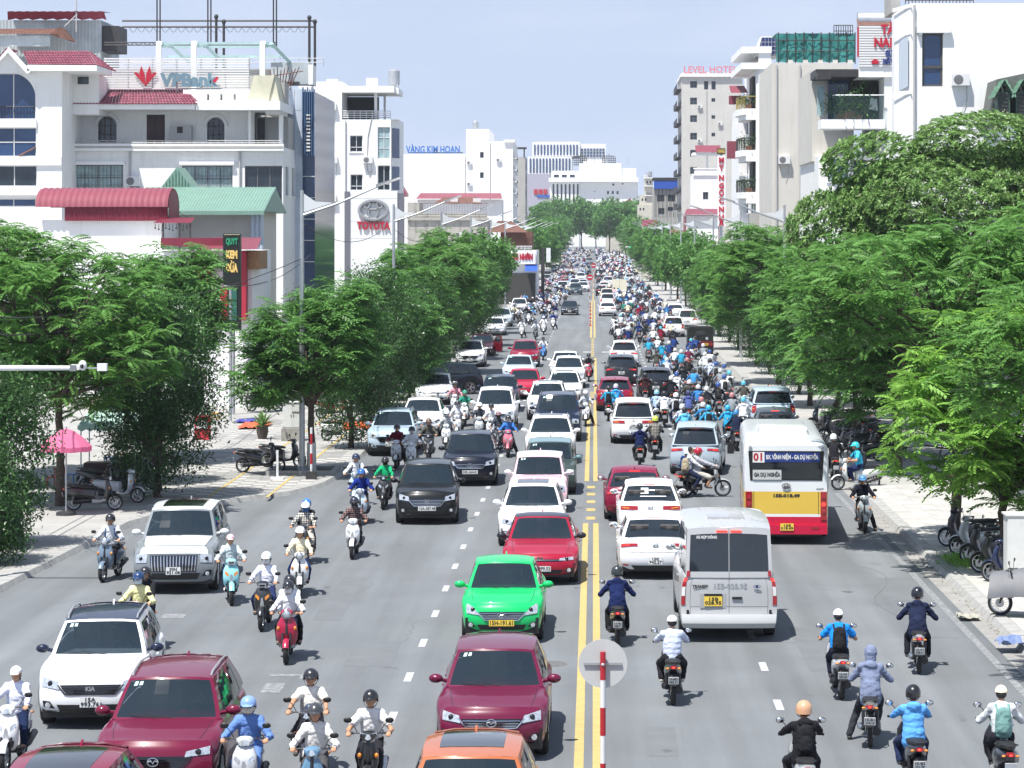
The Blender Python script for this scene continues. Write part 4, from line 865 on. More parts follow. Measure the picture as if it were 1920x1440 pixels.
for k in range(3): B.box('sign_square',MAT['sign_red'],1001+k*9,1008+k*9,355,364,-.4,0)
B.box('blue_band',M_tarp,1007,1031,366,370,-.3,0)
B = Bld('white_hotel','long white hotel with rows of tall recessed windows at end of street',900,1110)
ws_ = []
for k in range(7):
 a = 1036 + k*7.6
 ws_ += [(a,a+3.4,345,372,dict(nx=1,sill=False))] + [(a,a+3.4,372+j*13.5,381+j*13.5,dict(nx=1,sill=False)) for j in range(4)]
B.body('left_wing',M_walln,1031,1086,340,None,30,wins=ws_)
w2 = [(1138+i*9,1142+i*9,358+j*14,364+j*14,dict(nx=1,sill=False)) for i in range(3) for j in range(3)] + [(1148,1152,344,348,dict(nx=1,sill=False)),(1166,1169,343,346,dict(nx=1,sill=False)),(1114,1116,358,360,dict(nx=1,sill=False)),(1114,1116,372,374,dict(nx=1,sill=False))]
B.body('main_wall',M_walln,1086,1196,340,None,30,.6,wins=w2)
B.box('cornice',M_walln,1029,1197,333,341,-1.5,30); B.body('attic',M_walln,1034,1086,320,334,20,2,wins=[(1038+k*15,1048+k*15,327,333,dict(nx=2,sill=False)) for k in range(3)]); B.box('roof_block',M_walln,1086,1165,306,334,3,20); B.box('roof_block',M_walln,1165,1193,315,334,4,20)
for cx_, r_ in ((1088, 12), (1142, 12)):
 m = MB()
 for k in range(5): m.tube([(B.X(cx_-r_),B.Y+5,B.Z(308-k*4)),(B.X(cx_+r_),B.Y+5,B.Z(308-k*4))],.12,4)
 for k in range(7): m.tube([(B.X(cx_-r_+k*r_/3),B.Y+5,B.Z(310)),(B.X(cx_-r_+k*r_/3),B.Y+5,B.Z(288+2*abs(k-3)))],.12,4)
 B.put(m, 'roof_frame', M_dk)
B.clutter(1092, 1190, 306, 4, 8, 9)
m = MB(); m.prism([(B.X(1162),B.Z(386)),(B.X(1177),B.Z(376)),(B.X(1184),B.Z(386))],B.Y-60,B.Y-50); m.box(B.X(1166),B.X(1182),B.Y-60,B.Y-50,gz(900),B.Z(386)); B.put(m,'pink_pavilion',M_pinksheet)
B = Bld('low_blue_eaved_house','low cream house with blue eave at the far end',760,1185)
B.body('wall',M_cream,1136,1226,398,None,14,wins=[(1190,1202,385+4,394+4,dict(nx=2,sill=False)),(1210,1220,402,408,dict(nx=2,sill=False)),(1150,1160,402,408,dict(nx=2,sill=False))]); B.box('blue_eave',M_tarp,1136,1192,394,398,-1,6); B.box('upper_storey',M_cream,1186,1226,384,399,1,10)
B = Bld('cream_tower_house','cream corner house with stepped storeys and rounded bays',620,1213)
for a,b,p in ((1209,1224,333),(1200,1224,366),(1196,1226,384)): B.body('storey',M_cream,a,b,p,None,12,(p-333)/-40.0,wins=[(a+3,a+6,p+6,p+11,dict(nx=1,sill=False)),(a+9,a+12,p+6,p+11,dict(nx=1,sill=False))])
for p in (333,348,366): B.box('ledge',M_walln,1208,1225,p,p+1.5,-1.4,5)
B.clutter(1210, 1222, 333, 2, 3, 4)
B = Bld('blue_tarp_house','grey house with large blue tarpaulin under its roof',520,1250)
B.body('wall',M_greyw,1226,1275,352,None,14,wins=[(1232,1246,365,378,dict(nx=2,sill=False)),(1252,1266,365,378,dict(nx=2,sill=False)),(1234,1246,390,402,dict(nx=2,sill=False)),(1252,1262,388,396,dict(nx=1,sill=False))]); B.box('tarpaulin',M_tarp,1226,1273,339,354,-.5,.1); B.box('roof',M_dk,1224,1275,333,338,-.6,10)
m = MB()
for k in range(7): m.tube([(B.X(1228+k*7),B.Y-.4,B.Z(408)),(B.X(1228+k*7),B.Y-.4,B.Z(352))],.06,4)
B.put(m, 'scaffold', M_dk)
for k,(a,b,p,Y,mt,lb) in enumerate(((1205,1232,420,470,M_cream,'small cream shop with red roof between far right trees'),(1230,1262,432,430,M_greyw,'grey shop house with rusty canopy behind far right trees'),(1255,1290,440,380,M_wall,'pale shop house with brown signboards before the hotel'))):
 B = Bld('shop_house',lb,Y,(a+b)/2); B.body('wall',mt,a,b,p,None,12,wins=[(a+4,a+12,p+6,p+16,dict(nx=2,sill=False))]); m = MB(); corrug(m,(B.X(a-2),B.Y-1.5,B.Z(p+4)),(B.X(b+2),B.Y-1.5,B.Z(p+4)),(B.X(b),B.Y+3,B.Z(p-8)),(B.X(a),B.Y+3,B.Z(p-8)),14,.06); B.put(m,'roof',M_maroon if k == 0 else M_rust)

# ---------------------------------------------------------------- right side of the street
B = Bld('hotel_tower','tall grey hotel tower with red rooftop lettering and small square windows',485,1330)
hw = [(a,a+13,p,p+13,dict(nx=2,ny=2,sill=False)) for a in (1294,) for p in (152,183,216,249,281,313)] + [(1334,1341,p,p+7,dict(nx=2,sill=False)) for p in (184,216,249,281)] + [(1320,1328,152,168,dict(nx=1,sill=False)),(1334,1342,152,168,dict(nx=1,sill=False))]
B.body('wall',mat('pale_tower_wall',(.55,.53,.50),.92,var=.06,vscale=.4,streak=.3),1278,1392,142,None,22,wins=hw,rows=[(B.Z(p+14),B.Z(p)) for p in (150,182,214,246,278,310)])
for k in range(8): m = MB(); z = B.Z(168+k*32); m.box(B.X(1278)-.9,B.X(1278),B.Y+1,B.Y+20,z,z+.2); m.box(B.X(1278)-.9,B.X(1278)-.82,B.Y+1,B.Y+20,z+.2,z+1.1); B.put(m,'balcony',M_dk)
B.box('cornice',M_walln,1276,1394,138,144,-.5,22); B.letters('LEVEL HOTEL',1332,131,100,13,mat('sign_pink',(.58,.17,.21),.6),.2,.12,.03); m = MB(); m.tube([(B.X(1280),B.Y+.4,B.Z(137)),(B.X(1384),B.Y+.4,B.Z(137))],.1,4); B.put(m,'sign_rail',M_steel)
B = Bld('balustraded_white_house','white house with balustraded terrace under pink canopy before the hotel',380,1330)
B.body('wall',M_walln,1301,1350,327,None,14,wins=[(1318,1328,360,374,dict(nx=2,sill=False))])
m = MB()
for k in range(14): m.lathe([(.10,0),(.2,.3),(.1,.6),(.14,.75)],6,'z',(B.X(1304+k*3),B.Y+.2,B.Z(327)))
m.box(B.X(1300),B.X(1346),B.Y,B.Y+.4,B.Z(317),B.Z(314.5)); m.box(B.X(1298),B.X(1348),B.Y-.2,B.Y+.6,B.Z(329),B.Z(326)); B.put(m,'balustrade',M_walln)
B.box('terrace_post',M_walln,1325,1328,290,318,.5,.9); B.box('canopy_slab',M_walln,1299,1350,286,291,-.5,6)
m = MB(); corrug(m,(B.X(1304),B.Y-.8,B.Z(286)),(B.X(1352),B.Y-.8,B.Z(286)),(B.X(1352),B.Y+2,B.Z(272)),(B.X(1304),B.Y+2,B.Z(272)),16,.08); B.put(m,'pink_canopy',M_pinksheet)
m = MB(); corrug(m,(B.X(1277),B.Y-12,B.Z(404)),(B.X(1344),B.Y-12,B.Z(404)),(B.X(1340),B.Y-8,B.Z(393)),(B.X(1284),B.Y-8,B.Z(393)),22,.07); m.box(B.X(1280),B.X(1342),B.Y-11,B.Y-3,gz(370),B.Z(404)); B.put(m,'pink_annex',M_pinksheet); B.box('annex_wall',M_wall,1282,1340,405,None,-11.3,-11)
B = Bld('jewellery_sign','tall narrow white vertical sign with red letters hung beside white house',330,1352,'sign')
m = MB(); m.box(B.X(1345.5),B.X(1360),B.Y-.2,B.Y+.2,B.Z(424),B.Z(292)); B.put(m,'sign_board',M_walln); m = MB(); m.tube([(B.X(1352.5),B.Y+.4,gz(330)),(B.X(1352.5),B.Y+.4,B.Z(280))],.2,8); B.put(m,'sign_post',M_steel)
for k,ch in enumerate(('M','Ỹ','N','G','Ọ','C','N','H','Â')):
 B.letters(ch,1352.5,(301,316,334,349,362,377,393,408,419)[k],9.5,10.5,MAT['sign_red'],-.26,.06,.05)
B.box('top_board',mat('sign_brown',(.05,.035,.02),.5),1344,1360,278,289,-.22,.22); B.letters('VÀNG',1352,284,14,7,mat('sign_gold',(.55,.38,.08),.5),-.28,.05,.03)

B = Bld('balcony_house','tall white town house with stacked curved balconies and plants',205,1412)
B.body('wall',M_walln,1418,1446,118,None,16,d=0,rows=[(B.Z(p+46),B.Z(p)) for p in (196,275,352)]);
m = MB(); x0 = B.X(1446); m.box(B.X(1422),B.X(1446)-.02,B.Y-.25,B.Y,gz(205),B.Z(100)); B.put(m,'pilaster',M_walln)
for k, p in enumerate((203, 281, 360)):
 z = B.Z(p); xa = B.X(1384); m = MB(); n = 8
 out = [(B.X(1424) - (B.X(1424)-xa)*math.sin(PI*j/(2*n)) ,B.Y + .3 + 5*(1-math.cos(PI*j/(2*n)))*.5) for j in range(n+1)]
 poly = [(B.X(1424),B.Y+.2)] + [(xa + .8*(1-math.sin(PI*(j+2)/12)),B.Y + .2 + j*.9) for j in range(7)] + [(B.X(1424),B.Y+6.2)]
 m.prism(poly,z-.5,z,'xy'); m.prism([(a+.25 if a < B.X(1420) else a,b) for a,b in poly],z-.9,z-.5,'xy'); bo = B.put(m,'balcony',M_walln)
 m = MB()
 for j in range(7): a,b = poly[1+j]; m.tube([(a+.1,b,z),(a+.1,b,z+.95)],.03,4)
 m.tube([(a+.1, b, z+.95) for a, b in poly[:9]], .05, 5)
 for q in range(26): f = q/25*8; i = min(int(f),7); a = poly[i][0]+(poly[i+1][0]-poly[i][0])*(f-i)+.1; b = poly[i][1]+(poly[i+1][1]-poly[i][1])*(f-i); m.tube([(a,b,z),(a,b,z+.95)],.018,3)
 B.put(m,'balcony_rail',M_dk if k else mat('brass_rail',(.30,.24,.08),.5),None,bo)
 m = MB(); m.box(xa+1.2,B.X(1420),B.Y+1,B.Y+5,z+.02,z+2.6); B.put(m,'recess_shade_block',M_roomshade)  # solid dark block stands in for the shade behind the balcony
 balcony_plant('leafy potted plant on the %s curved balcony of the white town house' % ('top','middle','lowest')[k],(xa + .9,B.Y + 1.0,z),1.5)
for p in (88,118): m = MB(); m.prism([(B.X(1390),B.Y-.4),(B.X(1446),B.Y-.4),(B.X(1446),B.Y+12),(B.X(1386),B.Y+12)],B.Z(p+12),B.Z(p),'xy'); B.put(m,'cornice',M_walln)
m = MB(); m.prism([(B.X(1418),B.Z(105)),(B.X(1428),B.Z(68)),(B.X(1460),B.Z(68)),(B.X(1460),B.Z(105))],B.Y+.2,B.Y+4); B.put(m,'attic',M_wall)
m = MB(); m.quad((B.X(1421),B.Y+.14,B.Z(104)),(B.X(1459),B.Y+.14,B.Z(104)),(B.X(1459),B.Y+.18,B.Z(70)),(B.X(1428),B.Y+.18,B.Z(70))); sp_ = B.put(m,'solar_panel',mat('solar_blue',(.012,.03,.13),.15))
m = MB()
for k in range(6): m.box(B.X(1422+k*6.2),B.X(1422.6+k*6.2),B.Y+.10,B.Y+.13,B.Z(104),B.Z(71))
for k in range(4): m.box(B.X(1424),B.X(1458),B.Y+.10,B.Y+.13,B.Z(79+k*8),B.Z(78.2+k*8))
B.put(m, 'panel_grid', M_railg, None, sp_)
m = MB(); corrug(m,(B.X(1378),B.Y+6,B.Z(167)),(B.X(1412),B.Y+6,B.Z(167)),(B.X(1408),B.Y+9,B.Z(149)),(B.X(1378),B.Y+9,B.Z(149)),12,.05); m.box(B.X(1378),B.X(1412),B.Y+9,B.Y+9.3,B.Z(185),B.Z(168)); B.put(m,'red_canopy',M_pinksheet)
m = MB(); m.box(B.X(1376),B.X(1396),B.Y+10,B.Y+11,B.Z(290),B.Z(256)); B.put(m,'red_awning',M_pinksheet)
B.box('rear_wing',M_walln,1402,1418,215,None,12,24); B.box('rear_wing_upper',M_wall,1404,1418,186,214,13,24); B.box('grey_annex',M_greyw,1405,1432,400,None,-1.5,2)

B = Bld('bare_beige_house','bare beige party wall house topped with teal construction netting',186,1530)
B.body('wall', M_beige, 1447, 1600, 118, None, 14)
m = MB(); rnd = random.Random(4); rows = []
for j in range(6): rows.append([(B.X(1456+k*6.2),B.Y+.4+rnd.uniform(-.12,.12),B.Z(116 - j*10.8 + rnd.uniform(-1,1))) for k in range(25)])
m.grid(rows); rows = [[(B.X(1456+k*6.2),B.Y+.4+rnd.uniform(-.1,.1),B.Z(62)),(B.X(1456+k*6.2),B.Y+6,B.Z(60))] for k in range(25)]; m.grid(rows); B.put(m,'netting',M_net,60)
m = MB()
for k in range(10): m.tube([(B.X(1460+k*16),B.Y+.25,B.Z(119)),(B.X(1460+k*16),B.Y+.25,B.Z(60))],.04,4)
for p in (75,95): m.tube([(B.X(1458),B.Y+.25,B.Z(p)),(B.X(1604),B.Y+.25,B.Z(p))],.035,4)
B.put(m, 'scaffold', M_dk)
for k in range(5): m = MB(); x = B.X(1478+k*28); m.box(x,x+.35,B.Y+.1,B.Y+.3,B.Z(119),B.Z(112)); B.put(m,'brick_pier',M_beige)
B = Bld('billboard_house','white house with slatted billboard on top and glazed plant balcony',160,1620)
B.body('wall',M_wall,1535,1690,292,None,14,wins=[(1552,1590,246+52,340,dict(nx=3,gm=M_curt)),(1600,1640,300,345,dict(nx=2))])
B.box('balcony_slab',M_walln,1536,1654,226,243,-1.6,1); B.box('side_wall',M_wall,1654,1690,128,300,-1.2,12); B.box('overhang',M_wall,1606,1690,128,147,-1.4,12); B.box('room_wall',M_beige,1530,1610,125,300,3,14)
B.box('dark_canopy',M_dk,1527,1606,132,146,-1.2,3); B.box('blind',M_curt,1535,1549,160,215,1.2,1.3); B.box('window_back',M_wglassb,1560,1600,147,226,2.6,2.9); B.box('recess_shade_block',M_roomshade,1600,1655,147,226,2.0,2.6); B.box('side_canopy',M_dk,1527,1552,140,152,-2.2,-1.2)  # dark block beside the glazing paints in the balcony shade
m = MB()
for k in range(11): m.tube([(B.X(1603+k*5),B.Y+1.8,B.Z(226)),(B.X(1603+k*5),B.Y+1.8,B.Z(158))],.03,4)
B.put(m, 'window_grille', M_dk)
m = MB(); m.quad((B.X(1557),B.Y-1.5,B.Z(226)),(B.X(1653),B.Y-1.5,B.Z(226)),(B.X(1653),B.Y-1.5,B.Z(181)),(B.X(1557),B.Y-1.5,B.Z(181))); B.put(m,'glass_balustrade',glass_mat('clear_glass',(.75,.85,.85),.30,(.05,.09,.09)))
m = MB(); m.tube([(B.X(1557),B.Y-1.5,B.Z(181)),(B.X(1653),B.Y-1.5,B.Z(181))],.04,5); B.put(m,'handrail',M_steel)
for a,q,lb in ((1573,1.6,'left'),(1590,2.4,'largest'),(1608,1.3,'right')): balcony_plant('%s potted plant behind the glass balcony below the billboard' % lb,(B.X(a),B.Y-.6,B.Z(226)),q)
m = MB(); m.add([(B.X(1628),B.Y-.3,B.Z(205)),(B.X(1645),B.Y-.3,B.Z(208)),(B.X(1643),B.Y-.3,B.Z(186)),(B.X(1632),B.Y-.3,B.Z(184))],[(0,1,2,3)]); B.put(m,'hanging_laundry',M_framew)
for k in range(16): m = MB(); z0 = B.Z(52 + k*4.8 + 3.9); m.box(B.X(1606),B.X(1690),B.Y-1.5,B.Y-1.4,z0,z0 + 3.7*B.Y/F); B.put(m,'billboard_slat',M_framew)
B.box('billboard_back',M_dk,1607,1690,51,128,-1.38,-1.3); B.box('billboard_edge',M_redpaint,1603,1606,54,110,-1.5,-1.3)
B.letters('TÀI',1662,60,30,19,MAT['sign_red'],-1.55,.05,.03); B.letters('NAM',1656,84,44,18,MAT['sign_red'],-1.55,.05,.03); B.letters('03',1664,104,18,13,mat('sign_navy',(.02,.04,.20),.5),-1.55,.05,.02); B.letters('XÂY',1660,119,22,10,MAT['sign_navy'],-1.55,.05,.02)
m = MB(); xx,zz = B.X(1636),B.Z(120); m.prism([(xx-.2,zz-.1),(xx+.2,zz-.1),(xx+.2,zz+.06),(xx+.26,zz+.06),(xx,zz+.22),(xx-.26,zz+.06),(xx-.2,zz+.06)],B.Y-1.56,B.Y-1.51); B.put(m,'house_icon',MAT['sign_red'])
m = MB(); m.tube([(B.X(1614),B.Y+2,B.Z(34)),(B.X(1674),B.Y+2,B.Z(34))],.55,16); B.put(m,'solar_water_tank',M_steel,40); m = MB(); m.quad((B.X(1612),B.Y+.8,B.Z(48)),(B.X(1676),B.Y+.8,B.Z(48)),(B.X(1676),B.Y+2,B.Z(30)),(B.X(1612),B.Y+2,B.Z(30))); B.put(m,'solar_tubes',M_rust)
B.rail('roof_rail',M_dk,1572,1608,40,62,3,8,2,.03)

B = Bld('large_white_house','large plain white house with single tall dark window and moulded edge',125,1800)
B.body('wall',M_walln,1707,2080,6,None,2.6,wins=[(1729,1768,62,162,dict(nx=1,fm=mat('bronze_frame',(.07,.065,.06),.5),gm=M_wglassb,fr=.1,sill=False))])
m = MB(); x0,x1 = B.X(1684),B.X(1707); m.add([(x0,B.Y+1.6,gz(125)),(x1,B.Y,gz(125)),(x1,B.Y,B.Z(6)),(x0,B.Y+1.6,B.Z(20))],[(0,1,2,3)]); m.quad((x0,B.Y+1.6,gz(125)),(x0,B.Y+2.6,gz(125)),(x0,B.Y+2.6,B.Z(20)),(x0,B.Y+1.6,B.Z(20))); B.put(m,'splayed_wall',M_walln)
m = MB(); m.add([(x0+.08,B.Y+1.44,B.Z(170)),(x1-.1,B.Y+.05,B.Z(162)),(x1-.1,B.Y+.05,B.Z(68)),(x0+.08,B.Y+1.44,B.Z(76))],[(0,1,2,3)]); B.put(m,'blind_panel',M_bluepanel)
for p in (10,60,172): m = MB(); m.add([(x0-.1,B.Y+1.5,B.Z(p+8)),(x1+.02,B.Y-.12,B.Z(p+4)),(x1+.02,B.Y-.12,B.Z(p-3)),(x0-.1,B.Y+1.5,B.Z(p+1))],[(0,1,2,3)]); B.put(m,'moulding',M_wall)
B.box('window_hood',M_walln,1719,1782,50,62,-.25,0); B.box('window_bracket',M_walln,1722,1729,56,66,-.2,0); B.box('window_bracket',M_walln,1769,1776,56,66,-.2,0); B.box('transom',MAT['bronze_frame'],1729,1768,123,128,.1,.2)
B.rail('roof_rail',M_dk,1700,1828,-8,6,.5,20,2,.025); B.box('roof_box',M_greyw,1684,1702,-20,14,3,6)
B = Bld('dormered_house','green tiled mansard roof with two shuttered dormers at picture edge',121,1900)
B.box('wall', M_bluepanel, 1880, 1990, 226, None, 0, 9)
m = MB(); m.prism([(B.X(1862),B.Z(232)),(B.X(1876),B.Z(146)),(B.X(1990),B.Z(122)),(B.X(1990),B.Z(232))],B.Y+1,B.Y+9); B.put(m,'mansard',mat('slate_grey',(.12,.13,.12),.8,var=.2))
for a in (1880, 1915):
 m = MB(); m.box(B.X(a-10),B.X(a+14),B.Y,B.Y+1,B.Z(226),B.Z(172)); do = B.put(m,'dormer',mat('green_timber',(.05,.09,.07),.6))
 m = MB(); tileroof(m,(B.X(a-18),B.Y-.3,B.Z(184)),(B.X(a+2),B.Y-.3,B.Z(150)),(B.X(a+2),B.Y+1.5,B.Z(150)),(B.X(a-18),B.Y+1.5,B.Z(184)),4,4); tileroof(m,(B.X(a+2),B.Y-.3,B.Z(150)),(B.X(a+22),B.Y-.3,B.Z(184)),(B.X(a+22),B.Y+1.5,B.Z(184)),(B.X(a+2),B.Y+1.5,B.Z(150)),4,4); B.put(m,'dormer_roof',mat('green_roof_tiles',(.18,.34,.24),.7,var=.3,vscale=4),None,do)
 for k in range(7): m = MB(); m.box(B.X(a-7),B.X(a+10),B.Y-.05,B.Y,B.Z(222-k*7),B.Z(218-k*7)); B.put(m,'shutter_slat',M_dk,None,do)
# shop fronts behind the right-hand trees
for k,(a,b,p,Y,mt,lb) in enumerate(((1700,1990,560,112,M_walln,'low white shop front behind the right street trees'),(1560,1700,600,140,M_wall,'white shop front with open shutter beyond parked motorbikes'),(1450,1560,610,165,M_cream,'cream shop front with red banner behind the bus'),(1380,1450,600,200,M_wall,'pale ground floor shop under the balcony house'))):
 B = Bld('shop_house', lb, Y, (a+b)/2); zt = 3.9
 m = MB(); x0,x1 = B.X(a),B.X(b); wall(m,B.front(),x0,x1,gz(Y),B.Z(p) if B.Z(p) > zt else zt,[(x0+.5,x1-.5,gz(Y),2.9)],.4); m.box(x0,x1,B.Y+.5,B.Y+9,gz(Y),zt-.05); B.put(m,'wall',mt)
 m = MB(); corrug(m,(x0+.5,B.Y+.38,gz(Y)),(x1-.5,B.Y+.38,gz(Y)),(x1-.5,B.Y+.38,2.9),(x0+.5,B.Y+.38,2.9),40,.03); B.put(m,'shutter',M_corr)
 m = MB(); m.box(x0+.3,x1-.3,B.Y-.25,B.Y-.02,3.0,3.7); B.put(m,'shop_board',(M_tarp,M_redpaint,M_pinksheet,M_framew)[k])

# air conditioners, drain pipes and conduits fixed to the larger facades
def fixtures(B, items, d=-.02):
 for kind, px, py, *r in items:
  m = MB(); x, z, y = B.X(px), B.Z(py), B.Y + d
  if kind == 'ac':
   m.box(x-.42,x+.42,y-.34,y,z-.28,z+.28); a = B.put(m,'air_conditioner',M_framew); m = MB(); m.lathe([(0,-.36),(.22,-.355),(.235,-.34)],14,'y',(x-.12,y,z)); B.put(m,'fan_grille',M_frame,None,a)
   m = MB(); m.tube([(x+.3,y-.05,z-.28),(x+.34,y-.05,z-.9),(x+.1,y-.05,z-1.5)],.018,4); B.put(m,'hose',M_railg,None,a)
  else: m.tube([(x,y-.08,B.Z(r[0])),(x,y-.08,z)],.06,6); B.put(m,'drain_pipe',M_railg)
BB = {}
for o in list(bpy.data.objects):
 if o.parent is None and o.type == 'EMPTY' and o.get('category') == 'building': BB[o.name] = o
def onb(nm, items, d=-.02):
 if nm in BB: b = Bld.__new__(Bld); b.t = BB[nm]; b.Y = BB[nm].location.y; fixtures(b,items,d)
onb('white_showroom',[('ac',622,200),('ac',624,300),('ac',690,300),('ac',622,372),('pipe',648,226,470),('pipe',586,160,440)])
onb('bank_building',[('ac',250,340),('ac',260,362),('ac',120,345),('pipe',244,284,420),('pipe',450,284,420)])
onb('blank_white_building',[('ac',880,305),('ac',880,345),('ac',935,300),('pipe',872,292,420),('pipe',919,268,420)])
onb('bare_beige_house',[('ac',1470,300),('pipe',1500,122,420),('pipe',1456,122,430)])
onb('large_white_house',[('pipe',1714,10,300),('ac',1800,150)])
onb('hotel_tower',[('ac',1312,200),('ac',1312,264),('ac',1350,232),('pipe',1325,170,330)])
onb('stained_old_house',[('ac',860,440),('pipe',820,412,470)])
ORD = ('first','second','third','fourth','fifth','sixth','seventh','eighth','ninth','tenth','eleventh','twelfth','thirteenth')
# ================================================================ planting
fa = feather_tree_meshes('fa',3.4,[((0,0,5.6),(3.3,3.2,1.9)),((1.6,-.4,7.0),(2.0,2.0,1.2)),((-2.4,.4,4.4),(1.7,1.8,1.1)),((2.3,.5,3.9),(1.6,1.6,1.0)),((-.5,.3,3.4),(2.0,2.0,.9))],400,8,1.25,3)
fb = feather_tree_meshes('fb',3.0,[((0,0,5.0),(3.6,3.0,2.0)),((-1.8,0,6.7),(1.9,2.0,1.1)),((2.6,.3,5.4),(1.8,1.8,1.3)),((.3,-1.2,3.4),(2.4,1.6,1.0))],410,8,1.25,8)
fc = feather_tree_meshes('fc',2.6,[((0,0,4.3),(2.3,2.2,1.7)),((1.2,0,5.6),(1.4,1.4,.9)),((-1.3,.3,3.2),(1.5,1.4,.9))],300,9,1.15,14,M_mid,tmpl=FRF)
fd = feather_tree_meshes('fd',1.5,[((.4,0,3.5),(2.4,2.4,1.7)),((-1.0,-.2,2.6),(1.4,1.8,1.2)),((1.8,.2,4.4),(1.8,1.8,1.1)),((1.2,-.3,1.7),(1.8,1.6,.9))],380,8,1.12,21,M_featherL,r0=.10)
ff = feather_tree_meshes('ff',2.0,[((0,0,4.2),(2.8,2.6,2.3)),((.8,0,6.2),(1.8,1.7,1.0)),((-1.4,0,2.6),(1.7,1.7,1.0)),((1.5,0,2.4),(1.5,1.6,.9))],250,8,1.35,31,M_mid,tmpl=FRF)
da = leaf_tree_meshes('da',.9,[((0,0,1.3),(1.25,1.2,.9)),((0,0,3.3),(1.55,1.5,1.7)),((.5,0,4.6),(1.0,1.0,.8)),((-.7,0,2.2),(1.0,1.0,.8)),((.8,0,2.3),(.9,.9,.8))],20000,2,M_dark,ntw=50,scale=1.05)
db_ = leaf_tree_meshes('db',.3,[((0,0,1.9),(1.3,1.2,1.6)),((.3,-.1,3.2),(.9,.9,.9)),((-.3,0,.8),(1.2,1.2,.8))],15000,6,M_dark,ntw=40,scale=1.1)
al = leaf_tree_meshes('al',5.5,[((0,0,9.2),(4.2,3.6,2.6)),((-3.6,0,8.2),(2.2,2.2,2.0)),((-2.6,0,11.2),(1.9,1.8,1.4)),((3.4,0,10.6),(2.6,2.4,2.0)),((1.0,-.5,12.0),(2.4,2.0,1.5)),((-1.5,-1,7.2),(2.4,2.0,1.2)),((5.6,0,8.6),(2.0,2.0,1.8))],12500,2,M_alst,tmpl=LFB,whorl=8,scale=1.25,flowers=900,r0=.22)
fl_ = leaf_tree_meshes('fl',2.6,[((0,0,5.0),(2.6,2.6,2.2)),((1,0,6.5),(1.8,1.8,1.2)),((-1.4,0,3.8),(1.6,1.6,1.2))],5200,12,M_mid,tmpl=leaf(.30,.16),scale=1.15,ntw=30)
PT = plant_tree
PT('feathery_tree','large feathery tree with forked trunk behind the pink parasol',fa,(-15.9,77,.1),2.7,1.05)
PT('feathery_tree','feathery tree spreading over the far left picture edge',fb,(-19.2,84,.1),1.4,1.05)
PT('feathery_tree','feathery tree between the forked trunk and the plaza',fc,(-15.6,92,.1),1.1,1.2)
PT('dark_bushy_tree','dark glossy bushy tree beside parked motorbikes on left kerb',da,(-13.4,79.5,.1),0,1.18)
PT('dark_bushy_tree','low dark spreading tree behind the left parked motorbikes',da,(-14.6,84,.1),2,1.0)
PT('glossy_shrub','tall glossy round shrub filling left picture edge',db_,(-15.6,67,.1),0,1.2,None,'shrub')
PT('glossy_shrub','lower glossy shrub by the kerb at left picture edge',db_,(-15.1,63.5,.1),2.2,.85,None,'shrub')
PT('feathery_tree','feathery tree with limewashed trunk beside the plaza lamp post',fc,(-9.55,87.5,.1),.6,1.02,None,'tree',1.05)
PT('dark_bushy_tree','round dark tree behind the limewashed tree',da,(-9.2,98,.1),1,1.12)
PT('dark_bushy_tree','round dark tree beside the red and blue billboard',da,(-9.3,112,.1),4,1.25)
PT('feathery_tree','feathery tree over the parked white saloons on the left',ff,(-9.6,120,.1),3,.92)
for k,(x,y,s_) in enumerate(((-9.9,135,1.02),(-9.6,152,1.05),(-9.8,170,1.08),(-9.7,190,1.05),(-9.7,214,1.1),(-9.8,240,1.0))):
 PT('feathery_tree','%s feathery kerb tree counted beyond the billboard on the left' % ('first','second','third','fourth','fifth','sixth')[k],(ff,fa,fc,ff,fl_,fl_)[k],(x,y,.1),k*1.3,s_,'left kerb trees')
PT('alstonia_tree','huge round topped tree with whorled leaves and pale blossom',al,(15.6,113,.1),0,(1.26,1.15,1.0))
PT('feathery_tree','broad feathery tree over the parked motorbikes right of the bus',fb,(10.0,99,.1),.2,1.0)
PT('feathery_tree','feathery tree whose dark trunk stands beside the cyan rider',fa,(10.3,87.5,.1),2.4,1.0)
PT('feathery_tree','low feathery tree over the dark parked row right of the bus',ff,(10.2,108,.1),.8,1.0)
PT('feathery_tree','low feathery tree between the two dark right trunks',ff,(10.9,93.5,.1),2.8,.95)
PT('feathery_tree','feathery tree at right edge behind the bright young tree',fb,(14.6,80,.1),1.4,1.18)
fh = feather_tree_meshes('fh',5.0,[((-1.2,0,6.9),(3.6,3.2,1.4)),((1.0,0,7.7),(2.6,2.6,1.1)),((-3.0,.4,6.0),(1.6,1.8,.9)),((2.2,0,6.0),(2.0,2.0,1.0))],300,8,1.3,41,r0=.15)
PT('tall_feathery_tree','tall feathery tree arching over the right lane above the young tree',fh,(9.4,67.0,.1),.3,.98)
PT('tall_feathery_tree','tall feathery tree overhanging from beyond the right picture edge',fh,(10.5,46.5,.1),.1,.90)
for k,y in enumerate((290,318,346,372)): PT('street_tree','%s leafy tree on the right kerb by the no entry signs' % ORD[k],(fl_,ff)[k % 2],(10.3,y,gz(y)),k,1.15,'right kerb trees by the no entry signs')
for k,(x,y) in enumerate(((-10.2,118),(-14.0,128))): PT('dark_bushy_tree','%s low dark bush hiding the shops behind the plaza' % ORD[k],da,(x,y,.1),k*1.9,.95 + .06*k,'low bushes behind the plaza')
PT('young_feathery_tree','bright yellow green young tree overhanging the right kerb',fd,(9.9,62.5,.1),0,1.28)
